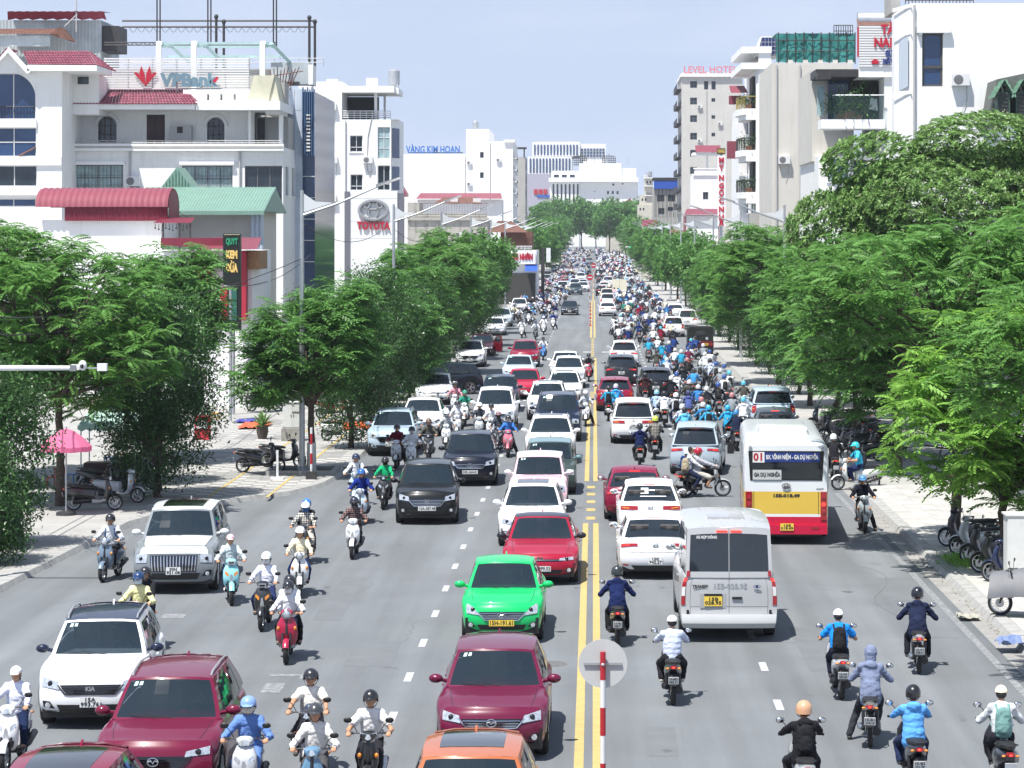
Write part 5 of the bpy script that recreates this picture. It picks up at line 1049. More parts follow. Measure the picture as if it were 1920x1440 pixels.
for k,(x,y,s_) in enumerate(((10.2,122,1.05),(10.0,140,1.08),(10.1,160,1.12),(10.2,182,1.05),(10.0,206,1.12),(10.2,232,1.0),(10.2,262,1.0))):
 PT('feathery_tree','%s kerb tree counted beyond the bus on the right' % ('first','second','third','fourth','fifth','sixth','seventh')[k],(ff,fa,fb,ff,fc,fl_,fl_)[k],(x,y,.1),k*1.7+1,s_,'right kerb trees')
rt = random.Random(3); n = 0
for k in range(13):
 for sg in (-1, 1):
  y = 330 + k*36 + rt.uniform(-5, 5)
  if sg < 0 and y < 400: continue
  if sg > 0 and y < 380: continue
  n += 1; PT('street_tree','%s distant leafy tree on the %s kerb past the lettered shop' % (ORD[k],'left' if sg < 0 else 'right'),(fl_,ff)[k % 2],(sg*(10.0 + max(0,(y-420)*.004) - max(0,(y-640))*.012),y,gz(y)),rt.uniform(0,6),rt.uniform(1.25,1.55),'distant %s kerb trees' % ('left' if sg < 0 else 'right'))
for k,x in enumerate((4.5,9.0,13.5)): PT('street_tree','%s big leafy tree before the blue eaved house' % ORD[k],fl_,(x,738,gz(738)),k,2.0,'trees before the blue eaved house')
for k in range(9): PT('street_tree','%s leafy tree from the left closing the far end of the street' % ORD[k],fl_,(-17 + k*4.4,790 + (k % 3)*16,gz(790)),k,2.0 + .25*(k % 2),'trees at the end of the street')
for k,(x,y,s_) in enumerate(((-9.0,126,.95),(-9.4,144,1.05),(-9.3,161,1.0),(-9.2,180,1.1),(-9.3,200,1.1),(-9.2,224,1.1))): PT('dark_bushy_tree','%s low dark tree between the left kerb trees beyond the billboard' % ORD[k],da,(x,y,.1),k,s_*1.15,'low dark left kerb trees')
for k,(x,y,s_) in enumerate(((10.4,131,1.0),(10.2,150,1.05),(10.3,171,1.0),(10.2,194,1.1),(10.4,219,1.1),(10.3,247,1.1))): PT('dark_bushy_tree','%s low dark tree between the right kerb trees beyond the bus' % ORD[k],da,(x,y,.1),k*2,s_*1.15,'low dark right kerb trees')

# ================================================================ street furniture
M_sail = mat('lamp_sail',(.66,.68,.70),.4); M_led = mat('led_head',(.20,.21,.22),.4)
def lamp_meshes():
 a = MB(); a.lathe([(.16,0),(.16,.25),(.10,.28),(.095,3),(.06,9.6),(0,9.6)],12)
 b = MB(); b.tube([(0,0,8.75),(1.2,0,9.15),(2.6,0,9.75)],[.055,.045,.035],7)
 c = MB(); c.prism([(.04,9.5),(.06,8.85),(1.05,9.18),(.45,9.22)],-.012,.012)
 d = MB(); d.add([(2.5,-.14,9.70),(3.35,-.14,9.98),(3.35,.14,9.98),(2.5,.14,9.70),(2.5,-.12,9.80),(3.3,-.10,10.05),(3.3,.10,10.05),(2.5,.12,9.80)],[(3,2,1,0),(4,5,6,7),(0,1,5,4),(1,2,6,5),(2,3,7,6),(3,0,4,7)])
 return a.mesh('pole',M_steel,40),b.mesh('arm',M_steel,40),c.mesh('sail',M_sail),d.mesh('lamp_head',M_led)
LM = lamp_meshes()
def street_lamp(x, y, sg, label, group):
 t = thing('street_lamp',label,'street lamp',(x,y,gz(y)+.1),0 if sg > 0 else PI,group)
 for nm,me in zip(('pole','arm','sail','lamp_head'),LM): put(nm,me,t)
for k in range(11): street_lamp(-9.85,87.3 + 40*k,1,'%s tall lamp post along the left kerb' % ORD[k],'left street lamps')
for k in range(9): street_lamp(9.65,131 + 39*k,-1,'%s tall lamp post along the right kerb' % ORD[k],'right street lamps')

def sign_post(name,label,x,y,z0,z1,disc_z,r,facing,entry):
 t = thing(name, label, 'road sign', (x, y, z0))
 m = MB(); m.tube([(0,0,0),(0,0,z1-z0)],.038,10); po = m.build('pole',M_white,t,40)
 zz = z1 - z0; k = 0
 while zz > .1:
  if k % 2 == 0: m = MB(); m.lathe([(.0405,max(zz-.40,0)),(.0405,zz),(0,zz+.002)],10); m.build('red_band',M_redpaint,po,40)
  zz -= .40; k += 1
 m = MB(); yy = .075 if facing < 0 else -.075; m.lathe([(0,yy),(r,yy),(r,yy+.006),(0,yy+.006)],36,'y',(0,0,disc_z-z0)); d = m.build('disc',MAT.get('sign_back') or mat('sign_back',(.50,.51,.51),.5,var=.05),t,30)
 if entry:
  m = MB(); m.lathe([(0,yy-.004),(r*.985,yy-.004)],36,'y',(0,0,disc_z-z0)); m.build('red_face',M_redpaint,d); m = MB(); m.box(-r*.72,r*.72,yy-.012,yy-.006,disc_z-z0-r*.16,disc_z-z0+r*.16); m.build('white_bar',M_white,d)
 else:
  m = MB(); m.box(-r*.78,r*.78,.045,.07,disc_z-z0-.018,disc_z-z0+.018); m.build('bracket',M_steel,d); m = MB(); m.ell((0,-.03,disc_z-z0),(.03,.03,.025),8,6); m.build('clamp',M_steel,d)
 return t
sign_post('no_entry_sign','grey back of round road sign on red and white post',.13,37.2,0,2.20,2.02,.352,-1,False)
sign_post('no_entry_sign','round red no entry sign on the centre line, nearer of the two',wx(1106,300),300,0,3.5,3.25,.36,1,True)
sign_post('no_entry_sign','round red no entry sign on the centre line, farther of the two',wx(1113,365),365,gz(365),4.1,3.85,.36,1,True)
def delineator(label, x, y, z=0, group=None):
 t = thing('delineator_post',label,'bollard',(x,y,z),0,group); m = MB(); m.lathe([(.16,0),(.14,.05),(.05,.08),(.05,.75),(0,.76)],12); b = m.build('post',M_redpaint,t,40)
 for zz in (.28,.52): m = MB(); m.lathe([(.053,zz),(.053,zz+.09)],12); m.build('white_band',M_white,b)
for k,y in enumerate((232,242,254,266,280)): delineator('%s red flexible post on the centre line towards the no entry sign' % ORD[k],wx(1107,y),y,0,'centre line posts')

t = thing('camera_mast','white traffic camera mast reaching in from the left edge','camera mast',(wx(-95,60),60,0)); z = wz(690,60); x0 = wx(-95,60)
m = MB(); m.tube([(0,0,.1),(0,0,z+.5)],[.13,.10],12); m.build('pole',M_white,t,40)
m = MB(); m.tube([(0,0,z),(wx(132,60)-x0,0,z)],[.075,.055],10); m.build('arm',M_white,t,40)
m = MB(); xx = wx(150,60)-x0; m.bbox((xx-.05,0,z+.02),(.30,.14,.12)); cm = m.build('camera_housing',M_white,t,30); m = MB(); m.ell((xx+.07,-.05,z+.06),(.10,.10,.12),12,8); m.build('dome_camera',M_white,cm,60); m = MB(); m.ell((xx+.07,-.12,z+.05),(.05,.05,.06),10,7); m.build('lens',M_gloss,cm,60)
m = MB(); m.bbox((wx(192,60)-x0,0,z+.02),(.22,.14,.17)); m.build('flash_unit',M_white,t); m = MB(); m.bbox((wx(171,60)-x0,0,z),(.30,.03,.03)); m.build('bracket',M_steel,t)
m = MB(); m.bbox((wx(138,60)-x0,-.02,z),(.14,.16,.14)); m.build('junction_box',M_led,t)

def cabinet(label, px, py, w, h, d, plinth):
 x,y = gp(px,py); t = thing('utility_cabinet',label,'cabinet',(x,y + d/2,.12))
 m = MB(); m.box(-w/2-.05,w/2+.05,-d/2-.05,d/2+.05,0,plinth); m.build('plinth',mat('raw_concrete',(.30,.29,.27),.95,var=.25,vscale=3),t)
 m = MB(); m.box(-w/2,w/2,-d/2,d/2,plinth,plinth+h); b = m.build('housing',mat('cabinet_white',(.62,.63,.61),.6,streak=.4,var=.05),t)
 for s in (-1,1): m = MB(); m.box(s*w/4-w*.235,s*w/4+w*.235,-d/2-.015,-d/2,plinth+.05,plinth+h-.05); dd = m.build('door',MAT['cabinet_white'],t); m = MB(); m.box(s*.05-.01,s*.05+.01,-d/2-.035,-d/2-.015,plinth+h*.45,plinth+h*.55); m.build('handle',M_dk,dd)
 m = MB(); m.box(-w/2-.04,w/2+.04,-d/2-.04,d/2+.04,plinth+h,plinth+h+.04); m.build('lid',MAT['cabinet_white'],t)
 m = MB(); m.merge(text_mb('0968',.12,.004,bold=.003,wfac=.3),Matrix.Translation((w*.2,-d/2-.02,plinth+h*.62))); m.build('stencil',M_ink,t)
cabinet('white utility cabinet on concrete plinth beside the plaza lamp post',548,833,.75,1.0,.5,.5); cabinet('white utility cabinet at right picture edge by parked motorbikes',1932,1118,1.05,1.45,.55,.25)

x,y = gp(492,829); t = thing('potted_plant','potted bushy plant in tall dark planter on the plaza','plant',(x,y,.13)); m = MB(); m.lathe([(.0,0),(.16,.0),(.24,.30),(.22,.48),(.25,.52),(.21,.52),(.19,.46)],18); m.build('planter',mat('clay_brown',(.07,.055,.045),.8),t,50)
g_ = np.random.default_rng(8); L_ = Leaves(); dd_ = g_.normal(0,1,(70,3)); dd_[:,2] = abs(dd_[:,2])*1.2 + .35; L_.stamp(*leaf(.62,.10,.03),rot_from(dd_,g_.normal(0,.5,70))*g_.uniform(.6,1.1,70)[:,None,None],np.tile(np.array([0,0,.5]),(70,1)) + g_.normal(0,.05,(70,3))); put('leaves',L_.mesh('leaves',M_alst),t)

def parasol(label,x,y,z,r,h,colr,n=8,pole=True):
 t = thing('parasol',label,'parasol',(x,y,.12)); m = MB(); mt = mat('parasol_cloth',objcol=True,rough=.8,trans=.5)
 rows = [[(r*f*math.cos(2*PI*k/(n*2))*(1 if k % 2 == 0 else .965),r*f*math.sin(2*PI*k/(n*2))*(1 if k % 2 == 0 else .965),z + h*(1-f**1.6) - (0 if k % 2 == 0 else .02*f)) for k in range(n*2)] for f in (.02,.3,.6,.85,1.0)]
 rows.append([(a,b,c-.14) for a,b,c in rows[-1]]); m.grid(rows,closed=True,flip=True); m.build('canopy',mt,t,None,colr)
 m = MB(); m.tube([(0,0,0),(0,0,z+h+.05)],.025,8); m.build('pole',M_steel,t)
 m = MB()
 for k in range(n): a = 2*PI*k/n; m.tube([(0,0,z+h*.35),(r*.6*math.cos(a),r*.6*math.sin(a),z+h*.55)],.008,4)
 m.build('ribs', M_steel, t)
 m = MB(); m.lathe([(.3,0),(.28,.1),(.05,.12)],14); m.build('base',M_dk,t,40)
parasol('large pink market parasol under the left trees',wx(124,74.5),74.5,2.0,.74,.5,hexc('ef86b0')); parasol('small cyan parasol deep in the side lane',wx(500,140),140,2.1,.85,.5,hexc('2fb9c6'),8)
t = thing('awning_stall','pale mint awning stall with scalloped edge left of the dark bushy tree','stall',(wx(205,82),82,.12)); m = MB(); mt = mat('mint_canvas',(.42,.62,.56),.85,trans=.2,var=.1)
rows = [[(-.75 + 1.5*k/14,1.2,2.55) for k in range(15)],[(-.95 + 1.9*k/14,-.3,2.05) for k in range(15)],[(-.95 + 1.9*k/14,-.3,1.93 - .07*(k % 2)) for k in range(15)]]; m.grid(rows); m.build('canopy',mt,t)
for s in (-1, 1):
 for yy in (-.25,1.1): m = MB(); m.tube([(s*.85,yy,0),(s*.85,yy,2.1)],.022,6); m.build('pole',M_steel,t)
m = MB(); m.box(-.8,.8,-.1,.6,.0,.85); m.build('counter',M_wood,t)
for k,(px,py,w,d,c,lb) in enumerate(((478,806,1.15,3.0,hexc('e0603c'),'orange tarpaulin spread flat on the plaza by the planter'),(655,806,1.9,4.2,hexc('e4693f'),'crumpled orange tarpaulin around the trees beside parked cars'),(460,797,.8,1.4,hexc('4a4a9a'),'blue violet sheet lying on the plaza behind the planter'))):
 x,y = gp(px,py); rr = random.Random(k); m = MB(); m.grid([[(x - w/2 + w*i/14 + rr.uniform(-.03,.03),y - d/2 + d*j/10 + rr.uniform(-.08,.08),.15 + rr.uniform(0,.10)) for i in range(15)] for j in range(11)]); o = m.build('tarpaulin',mat('tarpaulin',objcol=True,rough=.55,var=.1),None,60,c); tag(o,lb,'tarpaulin')
x,y = gp(520,906); t = thing('barrier_stand','white T shaped barrier stand by the plaza kerb','barrier',(x,y,.13)); m = MB(); m.bbox((0,0,.03),(.42,.30,.06)); m.build('base',M_white,t); m = MB(); m.bbox((0,0,.50),(.07,.05,.92),rz=.2); m.build('upright',M_white,t)
x,y = gp(584,903); t = thing('parking_sign_post','red and white banded post on black base by the limewashed trunk','sign post',(x+.05,y-.5,.13)); m = MB(); m.bbox((0,0,.13),(.34,.30,.26)); m.build('base',M_dk,t); m = MB(); m.tube([(0,0,.2),(0,0,1.7)],.04,8); p_ = m.build('post',M_white,t)
for k in range(2): m = MB(); m.lathe([(.043,.5+k*.65),(.043,.85+k*.65)],8); m.build('red_band',M_redpaint,p_)
x,y = -10.0,88.0; t = thing('tree_pit','raised concrete tree pit with low plants beside the plaza lamp post','planter',(x,y-.3,.12)); m = MB()
for a,b,c,d in ((-1.0,1.3,-1.0,-.85),(-1.0,1.3,.85,1.0),(-1.0,-.85,-.85,.85),(1.15,1.3,-.85,.85)): m.box(a,b,c,d,0,.16)
m.build('rim',M_kerb,t); m = MB(); m.box(-.85,1.15,-.85,.85,0,.08); m.build('soil',mat('soil',(.05,.04,.03),.95),t)
x,y = gp(740,770); t = thing('billboard','red white and blue advertising board on a post among left trees','billboard',(x,y+14,.12)); yy = y + 14; s_ = yy/F
m = MB(); m.tube([(0,0,0),(0,0,wz(640,yy))],.09,8); m.build('post',M_steel,t,40); bw = 16*s_
m = MB(); m.box(-bw,bw,-.12,-.06,wz(690,yy),wz(632,yy)); pb = m.build('upper_board',M_plate,t)
for k in range(9): m = MB(); a = random.uniform(-bw*.8,bw*.4); zz = wz(640+k*5.2,yy); m.box(a,a+random.uniform(.2,.6),-.13,-.121,zz-.12,zz); m.build('print_block',M_redpaint,pb)
m = MB(); m.box(-bw,bw,-.12,-.06,wz(735,yy)+.9,wz(692,yy)); m.build('lower_board',M_tarp,t)
for lb,px,py,sg in (('green traffic light on arm over the far left junction',1014,466,1),('green traffic light on arm over the far right junction',1185,468,-1)):
 Y = 560; t = thing('traffic_light',lb,'traffic light',(wx(px - sg*32,Y) if False else wx(px + (0 if sg < 0 else 0),Y),Y,gz(Y))); zt = wz(463,Y)-gz(Y); ax = 6.2*(-sg)*-1
 bx = sg*-7.0
 m = MB(); m.tube([(bx,0,0),(bx,0,zt+.4)],.12,8); m.tube([(bx,0,zt),(sg*1.5,0,zt)],.08,6); m.build('mast',M_steel,t)
 m = MB(); m.box(-.6,.6,-.15,.15,zt-.25,zt+.25); h_ = m.build('signal_head',M_dk,t); m = MB(); m.lathe([(0,-.18),(.24,-.17)],12,'y',(sg*.35,0,zt)); m.build('green_lamp',mat('green_signal',(.02,.5,.25),.4,emit=((.05,1.0,.5),1.6)),h_)
# litter, weeds by the right kerb
for k,(px,py,c,lb) in enumerate(((1815,1162,(.36,.35,.30),'torn pale litter in the right gutter'),(1893,1222,hexc('6f80a8'),'pale blue plastic sheet crumpled on right kerb'),(1742,1065,(.7,.7,.7),'crushed white cup in the right gutter under the young tree'))):
 x,y = gp(px,py); rr = random.Random(k); w = (.22,.26,.08)[k]; m = MB(); m.grid([[(x - w + 2*w*i/6,y - w*1.3 + 2.6*w*j/6,.03 + (.13 if k == 1 else 0) + rr.uniform(0,.16*(w/.3))) for i in range(7)] for j in range(7)]); o = m.build('litter',mat('litter',objcol=True,rough=.7),None,None,c); tag(o,lb,'litter')
L_ = Leaves(); g_ = np.random.default_rng(3); P_ = np.stack([9.15 + g_.normal(0,.22,900),63.6 + g_.normal(0,.55,900),np.full(900,.12)],1); d_ = g_.normal(0,.5,(900,3)); d_[:,2] = 1; L_.stamp(*leaf(.20,.03,.0),rot_from(d_,g_.normal(0,1,900)),P_)
o = put('weeds',L_.mesh('weeds',M_featherL)); tag(o,'tuft of green weeds at the foot of the bright young tree','weeds',kind='stuff')
L_ = Leaves(); P_ = np.stack([g_.uniform(8.2,8.6,500),g_.uniform(44,84,500),np.full(500,.012)],1); L_.stamp(*leaf(.06,.03,.01),rot_from(np.c_[g_.normal(0,1,(500,2)),g_.normal(0,.1,500)],g_.normal(0,.3,500)),P_)
o = put('fallen_leaves',L_.mesh('fallen_leaves',mat('dry_leaves',(.16,.13,.06),.9,island=.5))); tag(o,'scattered dry leaves along the right gutter','leaves',kind='stuff')
# overhead cables across the plaza and string of bulbs
def sag(a,b,d,n=14): a,b = Vector(a),Vector(b); return [a + (b-a)*k/n - Vector((0,0,d*4*(k/n)*(1-k/n))) for k in range(n+1)]
m = MB(); pts = sag((wx(380,106),106,2.3),(-10,97,2.6),.5,20); m.tube(pts,.012,4,caps=False); o = m.build('light_string',M_dk); tag(o,'sagging string of festoon bulbs over the plaza','string lights')
for k in range(2,20,2): m = MB(); m.ell(pts[k] - Vector((0,0,.10)),(.05,.05,.07),8,6); m.build('bulb',M_plate,o)
for k,(a,b) in enumerate((((-9.85,87.3,8.6),(-10.2,127,8.6)),((-9.85,127.3,8.5),(-9.85,167,8.5)),((wx(0,76),76,6.2),(-9.85,87.3,7.4)))):
 m = MB(); m.tube(sag(a,b,.7),.014,4,caps=False); o = m.build('overhead_cable',M_dk); tag(o,('overhead cable between the first two left lamp posts','overhead cable between the second and third left lamp posts','overhead cable crossing the left tree crowns')[k],'cable')

# pavement clutter under the left trees
def stool(label, x, y, c, rz=0):
 t = thing('plastic_stool',label,'stool',(x,y,.13),rz,'plastic stools by the parasol'); mt = mat('stool_plastic',objcol=True,rough=.45)
 m = MB(); m.box(-.15,.15,-.15,.15,.26,.30); m.build('seat',mt,t,None,c)
 for a in (-1, 1):
  for b in (-1,1): m = MB(); m.tube([(a*.13,b*.13,.27),(a*.16,b*.16,0)],.02,5); m.build('leg',mt,t,None,c)
for k,(px,py,c) in enumerate(((112,900,'c0392b'),(138,912,'2f6fb5'),(96,918,'c0392b'),(205,880,'2f6fb5'),(232,872,'d9a23a'),(258,880,'c0392b'),(405,792,'d9a23a'))):
 x,y = gp(px,py); stool('%s plastic stool counted from the parasol' % ORD[k],x,y,hexc(c),k)
def crate(label, px, py, c, z=.13):
 x,y = gp(px,py); t = thing('plastic_crate',label,'crate',(x,y,z),px*.1); mt = mat('crate_plastic',objcol=True,rough=.5); m = MB(); m.box(-.24,.24,-.17,.17,0,.02); m.build('base',mt,t,None,c)
 for a,b,w,d in ((0,-.17,.24,.01),(0,.17,.24,.01),(-.24,0,.01,.17),(.24,0,.01,.17)):
  for z0 in (.02,.12,.22): m = MB(); m.box(a-w,a+w,b-d,b+d,z0,z0+.06); m.build('slat',mt,t,None,c)
 for a in (-1, 1):
  for b in (-1,1): m = MB(); m.box(a*.24-.02,a*.24+.02,b*.17-.02,b*.17+.02,0,.28); m.build('corner_post',mt,t,None,c)
crate('blue plastic crate beside the stall counter',205,905,hexc('2f5f9a')); crate('red plastic crate beside the blue one',222,898,hexc('a3303a')); crate('green plastic crate by the left tree trunk',130,945,hexc('2f7a4a'))
def person_free_board(label, px, py, c):
 x,y = gp(px,py); t = thing('sandwich_board',label,'sign',(x,y,.13));
 for s_ in (-1,1): m = MB(); m.add([(-.3,s_*.22,0),(.3,s_*.22,0),(.3,s_*.02,.95),(-.3,s_*.02,.95)],[(0,1,2,3)]); m.build('panel',mat('board_panel',objcol=True,rough=.5),t,None,c)
 m = MB(); m.box(-.22,.22,-.20,-.195,.45,.75); m.build('print_block',M_plate,t)
person_free_board('red sandwich board on the plaza by the shop fronts',380,830,hexc('a8202e'))
for k,(a,b,d) in enumerate((((-16,60,6.6),(-15.5,98,6.8),.9),((-16.2,60,6.3),(-15.6,98,6.5),1.1),((14.2,60,6.9),(14.0,128,7.2),1.2),((14.2,60,6.6),(14.0,128,6.9),1.4),((-15.5,98,6.7),(-16.5,150,7.0),1.0))):
 m = MB(); m.tube(sag(a,b,d),.02,4,caps=False); o = m.build('overhead_cable',M_dk); tag(o,('upper slack cable through the left tree crowns','lower slack cable through the left tree crowns','upper slack cable behind the right trees','lower slack cable behind the right trees','slack cable from the left trees to the bank')[k],'cable')
# ================================================================ cars
def interp(pts, t):
 if t <= pts[0][0]: return pts[0][1]
 for (a, va), (b, vb) in zip(pts, pts[1:]):
  if t <= b:
   u = (t - a) / (b - a); u = u * u * (3 - 2 * u) * 0.55 + u * 0.45
   return va + (vb - va) * u
 return pts[-1][1]

def wheel_meshes(r=0.33,w=0.21,rim=0.66,style=5,dark=False):
 key = ('wheel', r, w, rim, style, dark)
 if key in TXT: return TXT[key]
 ri = r * rim
 t = MB(); t.lathe([(ri,-w*.42),(r*.9,-w*.5),(r*.98,-w*.38),(r,0),(r*.98,w*.38),(r*.9,w*.5),(ri,w*.42),(ri*.96,0),(ri,-w*.42)],24,'x')
 d = MB()
 for sgn in (-1, 1):
  X = sgn * w * .36
  d.lathe([(ri*1.0,X + sgn*.012),(ri*.90,X + sgn*.006),(ri*.88,X - sgn*.03)],24,'x')
  for k in range(style):
   a = 2*PI*k/style
   for da in ((-.10, .10) if style <= 5 else (0,)):
    c, s_ = math.cos(a+da), math.sin(a+da)
    p,q = (X + sgn*.004,.05*c,.05*s_),(X + sgn*.002,ri*.92*math.cos(a+da*1.6),ri*.92*math.sin(a+da*1.6))
    d.tube([p, q], [.028, .020], 5)
  d.lathe([(.0,X + sgn*.014),(.055,X + sgn*.010),(.06,X - sgn*.02)],12,'x')
 d.lathe([(ri*.88,-w*.15),(.03,-w*.15),(.03,w*.15),(ri*.88,w*.15)],20,'x',mi=1)
 TXT[key] = (t.mesh('tyre',M_rubber,40),d.mesh('rim',[M_dkalloy if dark else M_alloy,M_black],40))
 return TXT[key]

class CarShape:
 """two nested shells (lower body, cabin) given as smooth maps; every fitting is a patch that follows them"""
 def __init__(s,L=4.4,W=1.8,Ht=1.55,hood=0.82,cowl=1.0,belt=1.02,deck=1.05,cow=0.30,ws=0.42,rr=0.80,rb=0.97,wb=2.65,fo=0.85,
     wr=0.60,clear=0.22,r=0.33,nose=None,tail=None,swf=0.20,swr=0.14,crown=0.05,bulge=0.08,boxy=0.0,tumble=0.72,roofarch=0.05):
  s.__dict__.update(locals())
  s.nose = nose or [(0,.12),(.12,.03),(.38,0),(.62,.02),(.85,.08),(1,.17)]
  s.tail = tail or [(0,.12),(.15,.03),(.40,0),(.7,.03),(.9,.07),(1,.13)]
  s.fw = fo / L; s.rw = (fo + wb) / L           # wheel centres as fraction of the length
  s.top = [(0,hood),(cow * .5,hood + (cowl - hood) * .66),(cow,cowl),(cow + .08,belt),(rb - .05,belt + .03 if deck >= belt else belt),(1,deck)]
 def lower(s, t, b, c):
  ab = abs(b)
  yf = -s.L/2 + interp(s.nose,c) + s.swf * ab ** 2.6 * (1 - .5*s.boxy)
  yr = s.L/2 - interp(s.tail, c) - s.swr * ab ** 2.8
  y = yf + (yr - yf) * t
  wf = 1 - .10 * max(0,1 - t / .16) ** 2 * (1 - s.boxy) - .07 * max(0,1 - (1 - t) / .14) ** 2 * (1 - s.boxy)
  prof = interp([(0,.955),(.2,.985),(.5,1.0),(.72,.992),(.9,.965),(1,.915)],c)
  x = b * s.W/2 * wf * prof
  zt = interp(s.top, t) - s.crown * ab ** 3
  zb = s.clear + (.03 if .12 < t < .88 else 0.03 * (abs(t-.5)*2))
  return x, y, zb, zt
 def low(s, t, b, c, side=False):
  x, y, zb, zt = s.lower(t, b, c)
  if side:
   for w in (s.fw, s.rw):
    d = (y + s.L/2) - w * s.L; ra = s.r * 1.17
    if abs(d) < ra: zb = max(zb,s.r + math.sqrt(ra*ra - d*d) * .98)
  return Vector((x, y, zb + c * (zt - zb)))
 def cab(s, t, b, c):
  c = max(c, 0.0)
  ab = abs(b)
  yf = -s.L/2 + (s.cow + (s.ws - s.cow) * (c ** .92)) * s.L + s.bulge * 1.5 * ab ** 2.2
  yr = -s.L/2 + (s.rb + (s.rr - s.rb) * (c ** 1.15)) * s.L - s.bulge * 1.3 * ab ** 2.4
  y = yf + (yr - yf) * t
  w = s.W/2 * (.925 + (s.tumble - .925) * c ** 1.25) * (1 - .05 * (2*t - 1) ** 2)
  zr = s.Ht - s.roofarch * (2*t - 1.0 + .1) ** 2 * (1.2 if t > .5 else 1.0) - .045 * ab ** 3
  u = (y + s.L/2) / s.L
  zb = interp(s.top,min(max(u,s.cow + .01),.99)) - .035
  return Vector((b * w, y, zb + c * (zr - zb)))
 def normal(s, fn, u, v, e=.004):
  du = fn(u + e,v) - fn(u - e,v); dv = fn(u,v + e) - fn(u,v - e)
  n = du.cross(dv); return n.normalized() if n.length > 1e-9 else Vector((0,-1,0))
 # patch functions for the faces
 def face(s, f):
  if f == 'front': return lambda u, v: s.low(0, u, v)
  if f == 'rear': return lambda u, v: s.low(1, -u, v)
  if f == 'left': return lambda u,v: s.low(u,-1,v,True) if False else s.low(1-u,-1,v)
  if f == 'right': return lambda u, v: s.low(u, 1, v)
  if f == 'hood': return lambda u, v: s.low(v, u, 1)
  if f == 'ws': return lambda u, v: s.cab(0, u, v)
  if f == 'rw': return lambda u, v: s.cab(1, -u, v)
  if f == 'cl': return lambda u, v: s.cab(1-u, -1, v)
  if f == 'cr': return lambda u, v: s.cab(u, 1, v)
  if f == 'roof': return lambda u, v: s.cab(v, u, 1)
 def patch(s,m,f,q,nu=4,nv=3,off=.006,skirt=.02,mi=0):
  """q: four (u,v) corners, counter-clockwise as seen from outside"""
  fn = s.face(f); P = []; Q = []
  for j in range(nv + 1):
   row = []; rq = []
   for i in range(nu + 1):
    a, b = i / nu, j / nv
    u = (q[0][0]*(1-a) + q[1][0]*a)*(1-b) + (q[3][0]*(1-a) + q[2][0]*a)*b
    v = (q[0][1]*(1-a) + q[1][1]*a)*(1-b) + (q[3][1]*(1-a) + q[2][1]*a)*b
    p = fn(u, v); n = s.normal(fn, u, v)
    row.append(p + n*off); rq.append(p - n*skirt)
   P.append(row); Q.append(rq)
  m.grid(P, mi)
  if skirt:
   ring = [P[0][i] for i in range(nu+1)] + [P[j][nu] for j in range(1,nv+1)] + [P[nv][i] for i in range(nu-1,-1,-1)] + [P[j][0] for j in range(nv-1,0,-1)]
   rq = [Q[0][i] for i in range(nu+1)] + [Q[j][nu] for j in range(1,nv+1)] + [Q[nv][i] for i in range(nu-1,-1,-1)] + [Q[j][0] for j in range(nv-1,0,-1)]
   m.grid([rq, ring], mi, closed=True)
  return m
def mir(q): return [(-q[1][0],q[1][1]),(-q[0][0],q[0][1]),(-q[3][0],q[3][1]),(-q[2][0],q[2][1])]
def emblem(kind, r=.07):
 """badge in the x/z plane facing -y"""
 m = MB()
 def ring(a, b, t, y0=-.012):
  m.tube([(a*math.cos(k*PI/12),y0,b*math.sin(k*PI/12)) for k in range(25)],t,5,caps=False)
 if kind == 'wing': ring(r,r*.78,r*.12); m.tube([(-r*.9,-.014,r*.12),(-r*.35,-.018,r*.30),(0,-.018,-r*.25),(r*.35,-.018,r*.30),(r*.9,-.014,r*.12)],r*.11,5)
 elif kind == 'star':
  ring(r, r, r*.10)
  for k in range(3): m.tube([(0,-.016,0),(r*math.sin(2*PI*k/3),-.014,r*math.cos(2*PI*k/3))],[r*.16,r*.05],5)
 elif kind == 'slantH': ring(r,r*.62,r*.10); [m.tube([(sx*r*.42-r*.08,-.015,-r*.4),(sx*r*.42+r*.1,-.015,r*.4)],r*.10,5) for sx in (-1,1)]; m.tube([(-r*.4,-.015,-.05*r),(r*.4,-.015,.08*r)],r*.09,5)
 elif kind == 'boxH':
  m.tube([(-r*.8,-.012,-r*.7),(-r*.95,-.012,r*.75),(r*.95,-.012,r*.75),(r*.8,-.012,-r*.7),(-r*.8,-.012,-r*.7)],r*.10,5)
  for sx in (-1,1): m.tube([(sx*r*.45,-.015,-r*.5),(sx*r*.55,-.015,r*.6)],r*.12,5)
  m.tube([(-r*.45,-.015,0),(r*.45,-.015,0)],r*.1,5)
 elif kind == 'oval': ring(r*1.25,r*.5,r*.10); m.lathe([(0,-.012),(r*.5,-.010)],12,'y')
 elif kind == 'script': m.merge(text_mb('KIA',r*1.3,.012,bold=.004))
 elif kind == 'tri': [m.tube([(0,-.012,0),(r*math.sin(2*PI*k/3),-.012,r*math.cos(2*PI*k/3))],[r*.05,r*.3],4) for k in range(3)]
 elif kind == 'vee': m.tube([(-r,-.012,r*.5),(0,-.016,-r*.5),(r,-.012,r*.5)],r*.10,5); m.tube([(-r*.5,-.012,r*.5),(0,-.016,0),(r*.5,-.012,r*.5)],r*.08,5)
 elif kind == 'rings2': ring(r*1.1,r*.75,r*.10); ring(r*.45,r*.7,r*.07); ring(r*.75,r*.3,r*.07)
 else: ring(r,r,r*.12); m.tube([(-r*.7,-.014,0),(r*.7,-.014,0)],r*.1,5)
 return m
